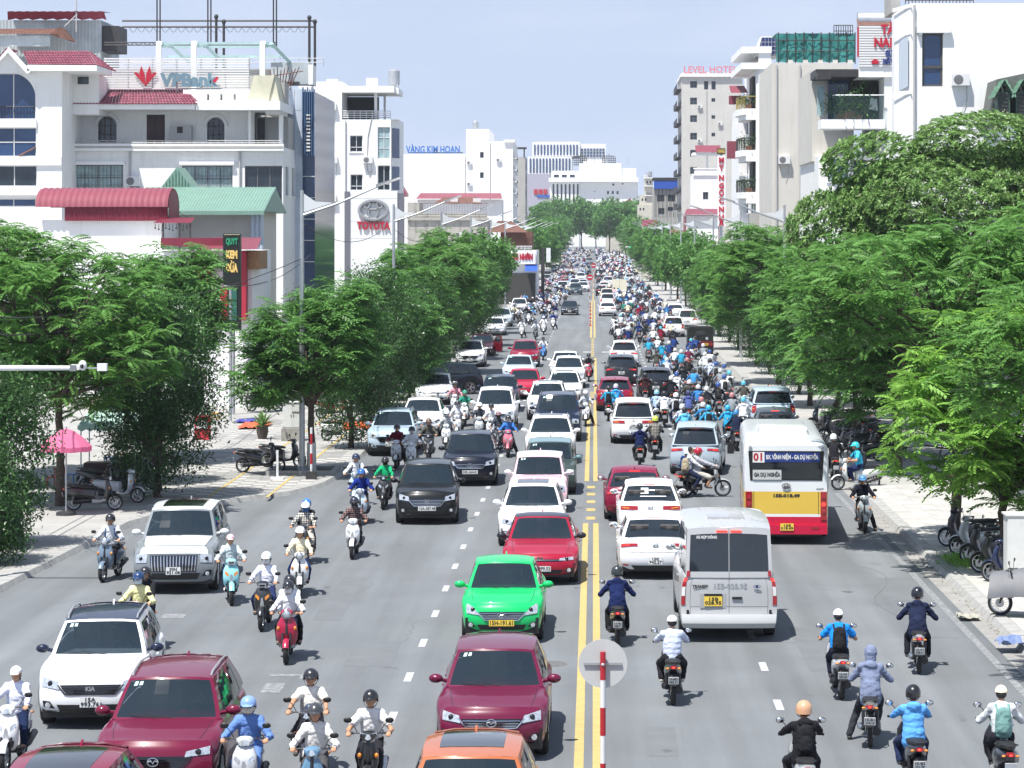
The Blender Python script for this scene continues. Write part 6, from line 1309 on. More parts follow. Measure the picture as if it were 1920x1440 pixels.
def number_plate(parent,c,ny,lines,yellow=False,w=.33,h=.17):
 """c: centre; ny -1 faces the front, +1 the rear"""
 m = MB(); m.box(-w/2, w/2, -.006, .006, -h/2, h/2)
 t = MB()
 rows = lines if isinstance(lines,(list,tuple)) else [lines]
 for k, s_ in enumerate(rows):
  zz = (len(rows)-1)/2*.075 - k*.075
  t.merge(text_mb(s_,.092 if len(rows) > 1 else .125,.004,bold=.002,wfac=(.30 if len(rows) == 1 or k else .17) * w/.33),Matrix.Translation((0,-.009,zz)))
 Mx = Matrix.Translation(c) @ (Matrix.Rotation(PI,4,'Z') if ny > 0 else Matrix.Identity(4))
 p = m.xform(Mx).build('number_plate',M_plateY if yellow else M_plate,parent)
 t.xform(Mx).build('plate_number', M_ink, p)
 return p

NB = 11
def car(name,label,cat='car',color=(.5,.5,.5),roofcol=None,cut=(.44,.74),rear_style='suv',lights='wide',tl='wide',badge='ring',rails=False,
  plate=('15A','123.45'),ypl=False,detail=2,sunroof=None,lowtrim=None,rim=5,darkrim=False,interior=True,grille='hex',grillecol=None,fog=True,stickers=True,group=None,
  fin=True, frontend=True, rearend=True, wside=3, **kw):
 s = CarShape(**kw); L, W = s.L, s.W
 t = thing(name, label, cat, group=group)
 # ---- lower body shell with wheel arches
 ts = sorted(set([0,.015,.04] + [k/46 for k in range(3,44)] + [.96,.985,1.0]))
 cs = [0,.06,.15,.28,.42,.56,.68,.78,.86,.93,.98,1.0]
 bs = [-1,-.985,-.94,-.86,-.72,-.5,-.25,0,.25,.5,.72,.86,.94,.985,1]
 m = MB()
 m.grid([[s.low(0, b, c) for b in bs] for c in cs])                        # front
 m.grid([[s.low(1, b, c) for b in bs] for c in cs], flip=True)             # rear
 m.grid([[s.low(q, 1, c, True) for q in ts] for c in cs])                  # right
 m.grid([[s.low(q, -1, c, True) for q in ts] for c in cs], flip=True)      # left
 m.grid([[s.low(q, b, 1) for b in bs] for q in ts])                        # hood, scuttle, deck
 # ---- cabin with window openings
 B0, B1 = cut
 ct = sorted(set([0,.045,.08,B0-.018,B0+.018,.92,.955,1] + [k/12 for k in range(1,12)] + ([B1-.016,B1+.016] if B1 else [])))
 ct = [q for q in ct if not any(abs(q-w) < .012 for w in (B0-.018,B0+.018,.08,.92) if q != w)]
 cc = [0, .05, .12, .35, .6, .80, .87, .94, .98, 1]
 cb = [-1, -.97, -.92, -.6, -.3, 0, .3, .6, .92, .97, 1]
 pil = MB(); W1 = MB(); W2 = MB(); SW = {}
 def wind(t0, t1, c0, c1):
  if c0 < .045 or c1 > .875: return None
  if t0 >= .078 and t1 <= B0-.017: return 'a'
  if t0 >= B0+.017 and t1 <= (B1-.015 if B1 else .921): return 'b'
  if B1 and t0 >= B1+.015 and t1 <= .921: return 'c'
  return 'p' if .078 <= t0 and t1 <= .921 else None
 for sg in (-1, 1):
  for i in range(len(cc)-1):
   for j in range(len(ct)-1):
    q = [s.cab(ct[j],sg,cc[i]),s.cab(ct[j+1],sg,cc[i]),s.cab(ct[j+1],sg,cc[i+1]),s.cab(ct[j],sg,cc[i+1])]
    if sg < 0: q.reverse()
    k = wind(ct[j], ct[j+1], cc[i], cc[i+1])
    tgt = m if k is None else (pil if k == 'p' else SW.setdefault((k,sg),MB()))
    tgt.add(q, [(0, 1, 2, 3)])
 for i in range(len(cc)-1):
  for j in range(len(cb)-1):
   inside = cc[i] >= .045 and cc[i+1] <= .945 and cb[j] >= -.93 and cb[j+1] <= .93
   q = [s.cab(0,cb[j],cc[i]),s.cab(0,cb[j+1],cc[i]),s.cab(0,cb[j+1],cc[i+1]),s.cab(0,cb[j],cc[i+1])]
   (W1 if inside else m).add(q, [(0, 1, 2, 3)])
   ins2 = cc[i] >= (.045 if rear_style != 'van' else .12) and cc[i+1] <= .885 and cb[j] >= -.93 and cb[j+1] <= .93
   q = [s.cab(1,cb[j+1],cc[i]),s.cab(1,cb[j],cc[i]),s.cab(1,cb[j],cc[i+1]),s.cab(1,cb[j+1],cc[i+1])]
   (W2 if ins2 else m).add(q, [(0, 1, 2, 3)])
 rf = MB(); rts = sorted(set([0,.02,.06] + [k/10 for k in range(1,10)] + [.94,.98,1])); rbs = [-1,-.97,-.9,-.7,-.4,0,.4,.7,.9,.97,1]
 rf.grid([[s.cab(q, b, 1) for b in rbs] for q in rts])
 if roofcol is None: m.merge(rf)
 def weld(mb, nm, mt, smooth, colr=None):
  bm = bmesh.new(); me = mb.mesh(nm,mt); bm.from_mesh(me); bmesh.ops.remove_doubles(bm,verts=bm.verts,dist=.0008); bm.to_mesh(me); bm.free()
  me.polygons.foreach_set('use_smooth',[True]*len(me.polygons)); me.set_sharp_from_angle(angle=R(smooth))
  return put(nm, me, t, colr)
 body = weld(m, 'body', M_paint, 38, color)
 if roofcol is not None:
  roof = weld(rf, 'roof', M_paint, 40, roofcol)
 W1.build('windshield', M_glass, t, 60)
 W2.build('rear_window', M_glassd, t, 60)
 for k in sorted(SW): SW[k].build('side_window',M_glassd,t,60)
 pil.build('window_pillars', M_black, t, 60)
 # ---- underside, arches
 u = MB(); zc = s.clear
 u.box(-W*.44, W*.44, -L*.46, L*.46, zc-.02, zc + .30)
 for sg in (-1, 1):
  for w in (s.fw, s.rw):
   u.box(sg*W*.30 - .12,sg*W*.30 + .12,-L/2 + w*L - s.r*1.1,-L/2 + w*L + s.r*1.1,zc,s.r*2.1)
 u.build('underbody', M_black, t)
 # ---- wheels
 ty, rm = wheel_meshes(s.r, .22, .68, rim, darkrim)
 for sg in (-1, 1):
  for w in (s.fw, s.rw):
   o = put('wheel',ty,t,loc=(sg*(W/2 - .125),-L/2 + w*L,s.r)); put('rim',rm,o)
 g = MB()
 # ---- lower cladding
 if lowtrim is not None:
  c = MB()
  s.patch(c,'front',[(-.97,.0),(.97,.0),(.97,.10),(-.97,.10)],12,2,.008)
  s.patch(c,'rear',[(-.97,.0),(.97,.0),(.97,.20),(-.97,.20)],12,2,.008)
  for f in ('left', 'right'):
   lo,hi = (1-s.rw,1-s.fw) if f == 'left' else (s.fw,s.rw)
   d = s.r*1.25/L; s.patch(c,f,[(lo+d,.0),(hi-d,.0),(hi-d,.16),(lo+d,.16)],8,2,.01)
   for w in (lo, hi):       # arch lips
    rows = []
    for k in range(13):
     a = PI*k/12;
     sg = -1 if f == 'left' else 1; yy = -L/2 + (w if f == 'right' else 1-w)*L
     rows.append([(sg*(W/2+.004 - .012*abs(math.cos(a))),yy + math.cos(a)*s.r*ro,s.r + math.sin(a)*s.r*ro*.98) for ro in (1.16,1.30)])
    c.grid(rows, flip=(f == 'left'))
  c.build('lower_cladding', lowtrim, t, 40)
 # ---- front end
 if frontend:
  gl = MB(); bars = MB()
  if grille == 'hex': s.patch(gl,'front',[(-.42,.42),(.42,.42),(.62,.70),(-.62,.70)],10,4,.004); nb = 4; g0,g1,ga,gb = .44,.68,.42,.60
  elif grille == 'wide': s.patch(gl,'front',[(-.46,.50),(.46,.50),(.60,.72),(-.60,.72)],10,3,.004); nb = 3; g0,g1,ga,gb = .52,.70,.46,.58
  elif grille == 'slim': s.patch(gl,'front',[(-.60,.66),(.60,.66),(.66,.75),(-.66,.75)],10,2,.004); nb = 1; g0,g1,ga,gb = .70,.71,.60,.62
  elif grille == 'big': s.patch(gl,'front',[(-.55,.30),(.55,.30),(.60,.76),(-.60,.76)],10,5,.004); nb = 0; g0,g1,ga,gb = .3,.76,.55,.6
  elif grille == 'none': nb = 0
  if gl.v: gr = gl.build('grille', M_gloss, t, 50)
  for k in range(nb):
   v = g0 + (g1-g0)*(k+.5)/nb; a = ga + (gb-ga)*(k+.5)/nb
   s.patch(bars,'front',[(-a,v-.008),(a,v-.008),(a,v+.008),(-a,v+.008)],10,1,.014,.01)
  if grille == 'big':
   for k in range(15):
    x = -.52 + 1.04*k/14; s.patch(bars,'front',[(x-.013,.33),(x+.013,.33),(x*1.06+.013,.73),(x*1.06-.013,.73)],1,4,.02,.012)
  if grille in ('hex', 'wide'):
   s.patch(bars,'front',[(-ga,g0-.035),(ga,g0-.035),(ga,g0-.012),(-ga,g0-.012)],10,1,.016,.01)
   for sg in (-1, 1):
    q = [(ga,g0-.03),(ga+.03,g0-.03),(gb+.07,g1+.02),(gb+.04,g1+.02)]
    s.patch(bars,'front',q if sg > 0 else mir(q),2,4,.016,.01)
  if bars.v and gl.v: bars.build('grille_bar',M_chrome if grillecol is None else grillecol,gr,50)
  lo = MB(); s.patch(lo,'front',[(-.60,.08),(.60,.08),(.66,.26),(-.66,.26)],10,3,.005)
  lo.build('air_intake', M_black, t, 50)
  for sg in (1, -1):
   h = MB()
   if lights == 'wide': q = [(.60,.62),(.955,.70),(.99,.93),(.64,.80)]
   elif lights == 'slim': q = [(.54,.68),(.96,.74),(.985,.90),(.57,.79)]
   elif lights == 'tall': q = [(.58,.58),(.94,.66),(1.0,.99),(.78,.86)]
   elif lights == 'square': q = [(.66,.56),(.94,.56),(.94,.80),(.66,.80)]
   else: q = [(.60,.62),(.96,.66),(.98,.84),(.62,.80)]
   s.patch(h,'front',q if sg > 0 else mir(q),6,4,.012)
   hl = h.build('headlight', M_lamp, t, 50)
   if detail > 1:
    e = MB(); pc = s.low(0,sg*(q[0][0]*.45+q[1][0]*.55),(q[0][1]+q[1][1]+q[2][1]+q[3][1])/4); e.lathe([(0,-.030),(.030,-.028),(.042,-.018),(.05,.02)],12,'y',pc + Vector((0,-.006,0))); e.build('projector_lens',M_gloss,hl,50)
   if fog:
    f = MB(); q = [(.70,.16),(.93,.20),(.94,.36),(.80,.34)]
    s.patch(f,'front',q if sg > 0 else mir(q),4,3,.006)
    fo_ = f.build('fog_recess', M_black, t, 50)
    f = MB(); p = s.low(0,sg*.84,.25); f.lathe([(0,-.035),(.045,-.03),(.05,0)],10,'y',p); f.build('fog_light',M_lamp,fo_,50)
  if badge:
   bz = (.79 if grille == 'slim' else .60 if grille in ('hex',) else .63 if grille == 'wide' else .84)
   p = s.low(0, 0, bz); e = emblem(badge, .075)
   e.xform(Matrix.Translation(p + Vector((0,-.018,0)))).build('badge',M_chrome,t,50)
  if plate: number_plate(t,s.low(0,0,.33) + Vector((0,-.03,0)),-1,plate if detail > 1 else list(plate),ypl,*( (.50,.12) if isinstance(plate,str) else (.33,.17)))
  # wipers and hood shut line
  wp = MB()
  for sg in (-1,1): wp.tube([s.cab(0,sg*.15+.05,.02) + Vector((0,-.02,.015)),s.cab(0,sg*.15-.52,.10) + Vector((0,-.03,.03))],.006,4)
  wp.build('wiper', M_rubber, t)
  hs = MB()
  for sg in (-1, 1):
   q = [(.80,.015),(.812,.015),(.845,s.cow*.9),(.833,s.cow*.9)]
   s.patch(hs,'hood',q if sg > 0 else mir(q),1,8,.001,0)
  hs.build('hood_seam', M_black, t)
  if stickers:
   st = MB(); s.patch(st,'ws',[(-.80,.80),(-.72,.80),(-.71,.90),(-.79,.90)],1,1,.003,0); s.patch(st,'ws',[(-.68,.81),(-.60,.81),(-.60,.90),(-.67,.90)],1,1,.003,0)
   st.build('windshield_sticker',mat('sticker',(.45,.62,.60),.6),t)
 # ---- rear end
 if rearend:
  for sg in (1, -1):
   h = MB()
   if tl == 'wide': q = [(.40,.70),(.97,.74),(.98,.88),(.42,.84)]
   elif tl == 'slim': q = [(.50,.76),(.98,.74),(.985,.86),(.52,.84)]
   elif tl == 'tall': q = [(.74,.56),(.97,.58),(.98,.98),(.80,.97)]
   else: q = [(.58,.68),(.97,.66),(.98,.88),(.64,.86)]
   s.patch(h, 'rear', q if sg > 0 else mir(q), 6, 3, .012)
   hl = h.build('tail_light', M_red, t, 50)
   e = MB(); qq = [((q[0][0]+q[1][0])/2,(q[0][1]+q[3][1])/2 - .02),(q[1][0]*.9+q[0][0]*.1,(q[1][1]+q[2][1])/2 - .02),(q[1][0]*.9+q[0][0]*.1,(q[1][1]+q[2][1])/2 + .02),((q[0][0]+q[1][0])/2,(q[0][1]+q[3][1])/2 + .02)]
   s.patch(e,'rear',qq if sg > 0 else mir(qq),3,1,.016,0)
   e.build('lamp_lens',M_redlit if tl == 'slim' else M_amber,hl)
   f = MB(); q = [(.78,.12),(.93,.14),(.93,.19),(.78,.17)]; s.patch(f,'rear',q if sg > 0 else mir(q),2,1,.006); f.build('reflector',M_red,t)
  sm = MB()
  if rear_style in ('suv', 'van'):
   for q in ([(-.80,.28),(.80,.28),(.80,.288),(-.80,.288)],): s.patch(sm,'rear',q,10,1,.0015,0)
  else:
   s.patch(sm,'rear',[(-.72,.56),(.72,.56),(.72,.568),(-.72,.568)],10,1,.0015,0)
  lb = MB(); s.patch(lb,'rear',[(-.62,.0),(.62,.0),(.70,.14),(-.70,.14)],10,2,.006); lb.build('bumper_diffuser',M_black,t,50)
  sm.build('tailgate_seam', M_black, t)
  if badge and detail > 1:
   p = s.low(1,0,.80 if rear_style != 'suv' else .84); e = emblem(badge,.065)
   e.xform(Matrix.Translation(p + Vector((0,.014,0))) @ Matrix.Rotation(PI,4,'Z')).build('badge',M_chrome,t,50)
  if plate: number_plate(t,s.low(1,0,.56 if rear_style == 'suv' else .30) + Vector((0,.02,0)),1,plate,ypl)
  bl = MB(); p = s.cab(1,0,.93); bl.bbox(p + Vector((0,.01,0)),(.30,.03,.025)); bl.build('brake_light',M_redlit,t)
  if rear_style == 'suv':
   sp = MB(); sp.grid([[s.cab(.97,b,1) + Vector((0,0,.012)) for b in (-.95,-.5,0,.5,.95)],[s.cab(1,b,.97) + Vector((0,.16,.01)) for b in (-.93,-.5,0,.5,.93)],[s.cab(1,b,.93) + Vector((0,.10,-.01)) for b in (-.93,-.5,0,.5,.93)]])
   sp.build('spoiler', M_paint, t, 40, roofcol or color)
 # ---- sides: seams, handles, mirrors
 sm = MB()
 Bu = [s.cow + .03,s.cow + (s.rb - s.cow) * B0 - .01,s.cow + (s.rb - s.cow) * (B1 or .8)]
 for f in ('left', 'right'):
  for u_ in Bu:
   uu = 1-u_ if f == 'left' else u_
   s.patch(sm,f,[(uu-.0012,.14),(uu+.0012,.14),(uu+.0012,.99),(uu-.0012,.99)],1,8,.001,0)
 sm.build('door_seam', M_black, t)
 for f in ('left', 'right'):
  for u_ in Bu[1:]:
   uu = (1-u_ if f == 'left' else u_); d = .03 if f == 'left' else -.03
   h = MB(); s.patch(h,f,[(uu+d-.018,.80),(uu+d+.018,.80),(uu+d+.018,.825),(uu+d-.018,.825)],2,1,.028,.03); h.build('door_handle',M_paint,t,40,color)
 for sg in (-1, 1):
  p = s.cab(.06,sg,.10); o = p + Vector((sg*.17,-.04,.05))
  mm = MB(); mm.ell(o,(.115,.075,.075),12,8); mm.tube([p + Vector((-sg*.02,0,0)),o],[.035,.03],6)
  mo = mm.build('wing_mirror',M_paint,t,60,roofcol if (roofcol and detail > 1) else color)
  mg = MB(); mg.ell(o + Vector((0,.055,0)),(.10,.028,.06),12,6); mg.build('mirror_glass',M_chrome,mo,60)
 if rails:
  for sg in (-1, 1):
   rl = MB(); rl.tube([s.cab(.06,sg*.93,1),s.cab(.13,sg*.93,1) + Vector((0,0,.045)),s.cab(.5,sg*.93,1) + Vector((0,0,.05)),s.cab(.88,sg*.93,1) + Vector((0,0,.045)),s.cab(.95,sg*.93,1)],.016,5)
   rl.build('roof_rail',M_silver if rails == 1 else M_gloss,t,60)
 if sunroof:
  sr = MB(); s.patch(sr,'roof',[(-.66,sunroof[0]),(.66,sunroof[0]),(.66,sunroof[1]),(-.66,sunroof[1])],6,6,.005,.01); sr.build('sunroof',M_gloss,t,60)
 if fin:
  fn = MB(); p = s.cab(.93,0,1); fn.prism([(p.y-.09,p.z-.01),(p.y+.05,p.z-.01),(p.y+.045,p.z+.06),(p.y+.02,p.z+.065)],-.014,.014,'yz'); fn.build('antenna_fin',M_paint,t,60,color)
 # ---- interior seen through the glass
 if interior:
  dz = s.belt - .05; yc = -L/2 + s.cow*L
  d = MB(); d.box(-W*.40,W*.40,yc + .30,yc + .62,dz - .25,dz - .02); d.build('dashboard',M_inter,t)
  sw = MB(); c0 = Vector((W*.20,yc + .72,dz + .0)); sw.tube([c0 + Vector((.17*math.cos(k*PI/8),.05*math.sin(k*PI/8),.17*math.sin(k*PI/8))) for k in range(17)],.014,5,caps=False); sw.build('steering_wheel',M_black,t)
  for yy in (1.25, max(1.9, (s.rr*.94 - s.cow)*L - .55)):
   for sg in (-1, 1):
    st = MB(); st.bbox((sg*W*.20,yc + yy,dz - .22),(.46,.5,.16)); st.bbox((sg*W*.20,yc + yy + .27,dz + .06),(.44,.14,.55),rx=-.2); st.ell((sg*W*.20,yc + yy + .35,min(dz + (.40 if yy < 1.3 or s.Ht > 1.5 else .26),s.Ht-.20)),(.13,.06,.09),10,6); st.build('seat',M_inter,t,40)
 return t
# ---------------------------------------------------------------- van, bus, lorry
def make_van(label):
 t = car('van',label,'van',color=hexc('b2b4b6'),cut=(.30,.62),rear_style='van',lights='tall',grille='hex',badge='oval',rearend=False,plate=('15B','028.95'),ypl=True,
   L=5.40,W=1.98,Ht=2.36,hood=1.10,cowl=1.34,belt=1.32,deck=1.34,cow=.16,ws=.30,rr=.975,rb=.992,wb=3.30,fo=1.0,clear=.28,r=.35,swr=.05,crown=.02,bulge=.03,
   boxy=.8,tumble=.885,roofarch=.03,tail=[(0,.10),(.08,0),(.2,.0),(.24,.05),(.8,.05),(1,.06)],interior=False,fin=False,stickers=False)
 s = CarShape(L=5.40,W=1.98,Ht=2.36,hood=1.10,cowl=1.34,belt=1.32,deck=1.34,cow=.16,ws=.30,rr=.975,rb=.992,wb=3.30,fo=1.0,clear=.28,r=.35,swr=.05,crown=.02,bulge=.03,
     boxy=.8,tumble=.885,roofarch=.03,tail=[(0,.10),(.08,0),(.2,.0),(.24,.05),(.8,.05),(1,.06)])
 P = hexc('b2b4b6')
 m = MB(); s.patch(m,'rw',[(-.012,.0),(.012,.0),(.012,.99),(-.012,.99)],1,8,.004,.01); m.build('door_post',M_paint,t,None,P)
 sm = MB()
 s.patch(sm,'rear',[(-.004,.27),(.004,.27),(.004,.99),(-.004,.99)],1,6,.002,0); s.patch(sm,'rw',[(-.004,.0),(.004,.0),(.004,.97),(-.004,.97)],1,6,.006,0)
 for q in ([(-.80,.25),(.80,.25),(.80,.258),(-.80,.258)],[(-.80,.40),(.80,.40),(.80,.406),(-.80,.406)]): s.patch(sm,'rear',q,8,1,.002,0)
 for sg in (1, -1):
  q = [(.80,.25),(.806,.25),(.806,.99),(.80,.99)]; s.patch(sm,'rear',q if sg > 0 else mir(q),1,6,.002,0)
 sm.build('door_seam', M_black, t)
 b = MB(); s.patch(b,'rear',[(-.98,.02),(.98,.02),(.98,.22),(-.98,.22)],12,3,.05,.06); b.build('bumper',M_paint,t,40,hexc('b9bbbd'))
 for sg in (1, -1):
  h = MB(); q = [(.90,.44),(.985,.44),(.985,.99),(.91,.99)]; s.patch(h,'rear',q if sg > 0 else mir(q),2,6,.014); tl = h.build('tail_light',M_red,t,40)
  h = MB(); q = [(.90,.02),(.985,.02),(.97,.14),(.90,.14)]; s.patch(h,'rw',q if sg > 0 else mir(q),2,2,.014); h.build('lamp_top',M_red,tl,40)
  h = MB(); q = [(.91,.62),(.98,.62),(.98,.80),(.91,.80)]; s.patch(h,'rear',q if sg > 0 else mir(q),2,2,.018,0); h.build('lamp_lens',M_plate,tl)
  h = MB(); q = [(.91,.90),(.98,.90),(.98,.97),(.91,.97)]; s.patch(h,'rear',q if sg > 0 else mir(q),2,2,.018,0); h.build('lamp_lens',M_redlit,tl)
  h = MB(); p = s.cab(1,sg*.17,.915); h.bbox(p + Vector((0,.015,0)),(.22,.03,.035)); h.build('brake_light',M_redlit,t)
  h = MB(); p = s.low(1,sg*.86,.30); h.bbox(p + Vector((0,.03,.0)),(.05,.03,.09)); h.build('hinge',M_black,t)
 y = L2 = s.low(1, 0, .6).y
 h = MB(); h.box(.06,.58,y-.01,y+.006,.70,.99); pn = h.build('plate_recess',M_paint,t,None,hexc('a2a4a6'))
 number_plate(t,Vector((.32,y + .02,.84)),1,('15B','028.95'),True,.36,.20)
 h = MB(); h.bbox((.32,y+.02,.965),(.36,.02,.04)); h.build('plate_lamp',M_black,t)
 h = MB(); h.bbox((-.16,y+.015,.90),(.20,.03,.045)); h.build('door_handle',M_black,t)
 RT = Matrix.Rotation(PI, 4, 'Z')
 def tx(w, x, z, size, mt, wf, nm='lettering'):
  e = text_mb(w,size,.002,bold=.004,wfac=wf); e.xform(Matrix.Translation((x,y + .0035,z)) @ RT).build(nm,mt,t)
 tx('TRANSIT',.58,1.13,.075,M_ink,.32); tx('15B-028.95',-.02,1.13,.15,M_steel,.66); tx('TDCI',-.74,.56,.045,M_steel,.11)
 e = emblem('oval',.055); e.xform(Matrix.Translation((-.56,y + .01,1.13)) @ RT).build('badge',mat('badge_blue',(.02,.05,.15),.3),t)
 p = s.cab(1,0,.80); e = text_mb('XE HỢP ĐÔNG'.replace('Đ','D'),.075,.004,bold=.003,wfac=.42); e.xform(Matrix.Translation((.45,p.y + .035,p.z)) @ RT).build('lettering',M_plate,t)
 # roof ribs and side step
 rb_ = MB()
 for b_ in (-.62,-.38,-.13,.13,.38,.62): s.patch(rb_,'roof',[(b_-.03,.05),(b_+.03,.05),(b_+.03,.97),(b_-.03,.97)],1,10,.012,.01)
 rb_.build('roof_rib', M_paint, t, 40, P)
 rv = MB(); p = s.cab(.62,0,1); rv.bbox(p + Vector((0,0,.02)),(.75,.55,.05)); rv.build('roof_hatch',M_paint,t,None,hexc('a8aaac'))
 return t

def rsec(w, z0, z1, r, n=4, k=.0):
 """rounded rectangle section: bottom corners square, top corners rounded; from bottom right over the top to bottom left"""
 P = [(w, z0), (w + k, z0 + (z1-z0)*.45)]
 for i in range(n + 1):
  a = PI/2*i/n; P.append((w - r + r*math.cos(a),z1 - r + r*math.sin(a)))
 return P + [(-x, z) for x, z in reversed(P)]
def make_bus(label):
 t = thing('city_bus', label, 'bus')
 L, W, Ht = 8.9, 2.32, 2.94; yr = L/2
 P_w,P_y,P_r = hexc('dfe3e6'),hexc('d9b84e'),hexc('c0163f')
 st = [(-yr,.90),(-yr+.10,.97),(-yr+.4,1.0),(yr-.5,1.0),(yr-.10,.985),(yr,.955)]
 def band(nm, z0, z1, colr, r=.02, top=False):
  m = MB(); rows = []
  for y, f in st:
   z1_ = z1 if not top else z1 - (1-f)*2.2
   if top: rows.append([(x,y,z) for x,z in rsec(W/2*f,z0,z1_,.30,6,.01)])
   else: rows.append([(W/2*f, y, z0), (W/2*f, y, z1)])
  if top: m.grid(rows,flip=True); m.add(rows[-1],[tuple(range(len(rows[-1])))]); m.add(rows[0],[tuple(range(len(rows[0])-1,-1,-1))])
  else:
   m.grid(rows,flip=True); m.grid([[(-x,y,z) for x,y,z in r_] for r_ in rows])
   m.quad(*[rows[-1][0],(-rows[-1][0][0],rows[-1][0][1],z0),(-rows[-1][1][0],rows[-1][1][1],z1),rows[-1][1]])
   m.quad(*[(-rows[0][0][0],rows[0][0][1],z0),rows[0][0],rows[0][1],(-rows[0][1][0],rows[0][1][1],z1)])
  return m.build(nm, M_paint, t, 35, colr)
 band('lower_panel',.34,.80,P_r); band('stripe',.80,.88,P_w); band('side_panel',.88,1.52,P_y); band('upper_body',1.52,Ht,P_w,top=True)
 def B(nm, mt, c, sz, colr=None, par=t, **k):
  m = MB(); m.bbox(c,sz,**k); return m.build(nm,mt,par,None,colr)
 B('bumper',M_paint,(0,yr+.02,.44),(W*.96,.12,.26),P_r)
 B('underbody',M_black,(0,0,.36),(W*.86,L*.95,.3))
 # rear window in its black surround, trapezoid
 wz0, wz1 = 1.84, 2.68
 m = MB(); m.prism([(-.98,wz0),(.98,wz0),(1.03,wz1),(-1.03,wz1)],yr-.02,yr+.012); rw = m.build('window_surround',M_gloss,t)
 m = MB(); m.quad((.90,yr+.016,wz0+.06),(-.90,yr+.016,wz0+.06),(-.94,yr+.016,wz1-.05),(.94,yr+.016,wz1-.05)); m.build('rear_window',M_glassd,t)
 RT = Matrix.Rotation(PI, 4, 'Z')
 def tx(w,x,z,size,mt,wf,par,off=.0315,bold=.004):
  e = text_mb(w,size,.006,bold=bold,wfac=wf); e.xform(Matrix.Translation((x,yr + off,z)) @ RT).build('lettering',mt,par)
 bd = B('route_board',mat('route_blue',(.012,.035,.20),.4),(-.16,yr+.022,2.50),(1.50,.012,.27))
 nb = B('route_number_board',M_plate,(.75,yr+.022,2.50),(.32,.012,.30))
 tx('01',.75,2.50,.30,M_redpaint,.24,nb,bold=.010); tx('BX. VĨNH NIỆM - GA DỤ NGHĨA',-.16,2.50,.17,M_plate,1.42,bd,bold=.006)
 db = B('destination_card',mat('card_grey',(.50,.52,.52),.6),(.52,yr+.022,2.00),(.78,.012,.28)); tx('GA DỤ NGHĨA',.52,2.00,.15,M_ink,.72,db,bold=.006)
 tx('15E-018.49',.0,1.40,.12,M_ink,.72,t,.004,.006); tx('BRT',-.92,1.60,.05,M_steel,.2,t,.004)
 e = emblem('rings2',.10); e.xform(Matrix.Translation((0,yr+.02,1.68)) @ RT).build('badge',M_dkalloy,t)
 for sg in (-1, 1):
  tl = B('tail_light',M_red,(sg*1.02,yr-.01,1.12),(.17,.08,.80))
  for zz,mt in ((1.36,M_red),(1.16,M_redlit if sg < 0 else M_red),(.95,M_red)):
   m = MB(); m.lathe([(0,.05),(.06,.045),(.068,.0)],14,'y',(sg*1.02,yr,zz)); m.build('lamp_lens',mt,tl,40)
  m = MB(); m.lathe([(0,.03),(.05,.025),(.055,0)],12,'y',(sg*.98,yr,2.78)); m.build('marker_lamp',M_steel,t,40)
  B('reflector',M_red,(sg*.78,yr+.085,.50),(.20,.012,.07))
  sm = MB(); sm.box(sg*.88-.006,sg*.88+.006,yr,yr+.006,.88,1.52); sm.build('panel_seam',M_ink,t)
 number_plate(t,Vector((-.02,yr+.10,.52)),1,('15E','018.49'),True,.36,.20)
 # roof: air conditioner pod, hatch
 m = MB(); rows = []
 for y,w,z in ((-1.3,.50,Ht-.02),(-1.2,.62,Ht+.14),(-1,.68,Ht+.20),(1.9,.68,Ht+.20),(2.2,.62,Ht+.14),(2.35,.50,Ht-.02)): rows.append([(w+.06,y,Ht-.03),(w,y,z-.03),(w-.1,y,z),(-w+.1,y,z),(-w,y,z-.03),(-w-.06,y,Ht-.03)])
 m.grid(rows,flip=True); m.build('air_conditioner',M_paint,t,30,P_w)
 B('roof_hatch',M_paint,(-.05,3.45,Ht+.0),(.55,.40,.05),hexc('c9cdd0'))
 # side glazing, pillars, wheels
 for sg in (-1, 1):
  for k in range(6):
   y0 = -yr + .5 + k*1.32
   m = MB(); X = sg*(W/2 + .012); q = [(X,y0,1.60),(X,y0+1.22,1.60),(X,y0+1.22,2.52),(X,y0,2.52)]
   if sg < 0: q.reverse()
   m.quad(*q); m.build('side_window', M_glassd, t)
   m = MB(); m.box(X-.004,X+.004,y0+1.22,y0+1.30,1.55,2.56); m.box(X-.004,X+.004,y0,y0+1.22,2.16,2.19); m.build('window_bar',M_silver,t)
  ty, rm = wheel_meshes(.45, .28, .6, 8, True)
  for y0 in (-yr + 2.0, yr - 2.3):
   o = put('wheel',ty,t,loc=(sg*(W/2-.15),y0,.45)); put('rim',rm,o)
   m = MB(); m.lathe([(.56,0),(.44,.0)],18,'x',(sg*(W/2+.006),y0,.47)); m.build('wheel_arch',M_black,t)
  m = MB(); m.tube([(sg*W/2,-yr+.2,2.3),(sg*(W/2+.25),-yr-.1,2.35),(sg*(W/2+.28),-yr-.1,2.1)],.02,6); m.bbox((sg*(W/2+.28),-yr-.1,1.95),(.20,.08,.34)); m.build('wing_mirror',M_black,t)
 return t

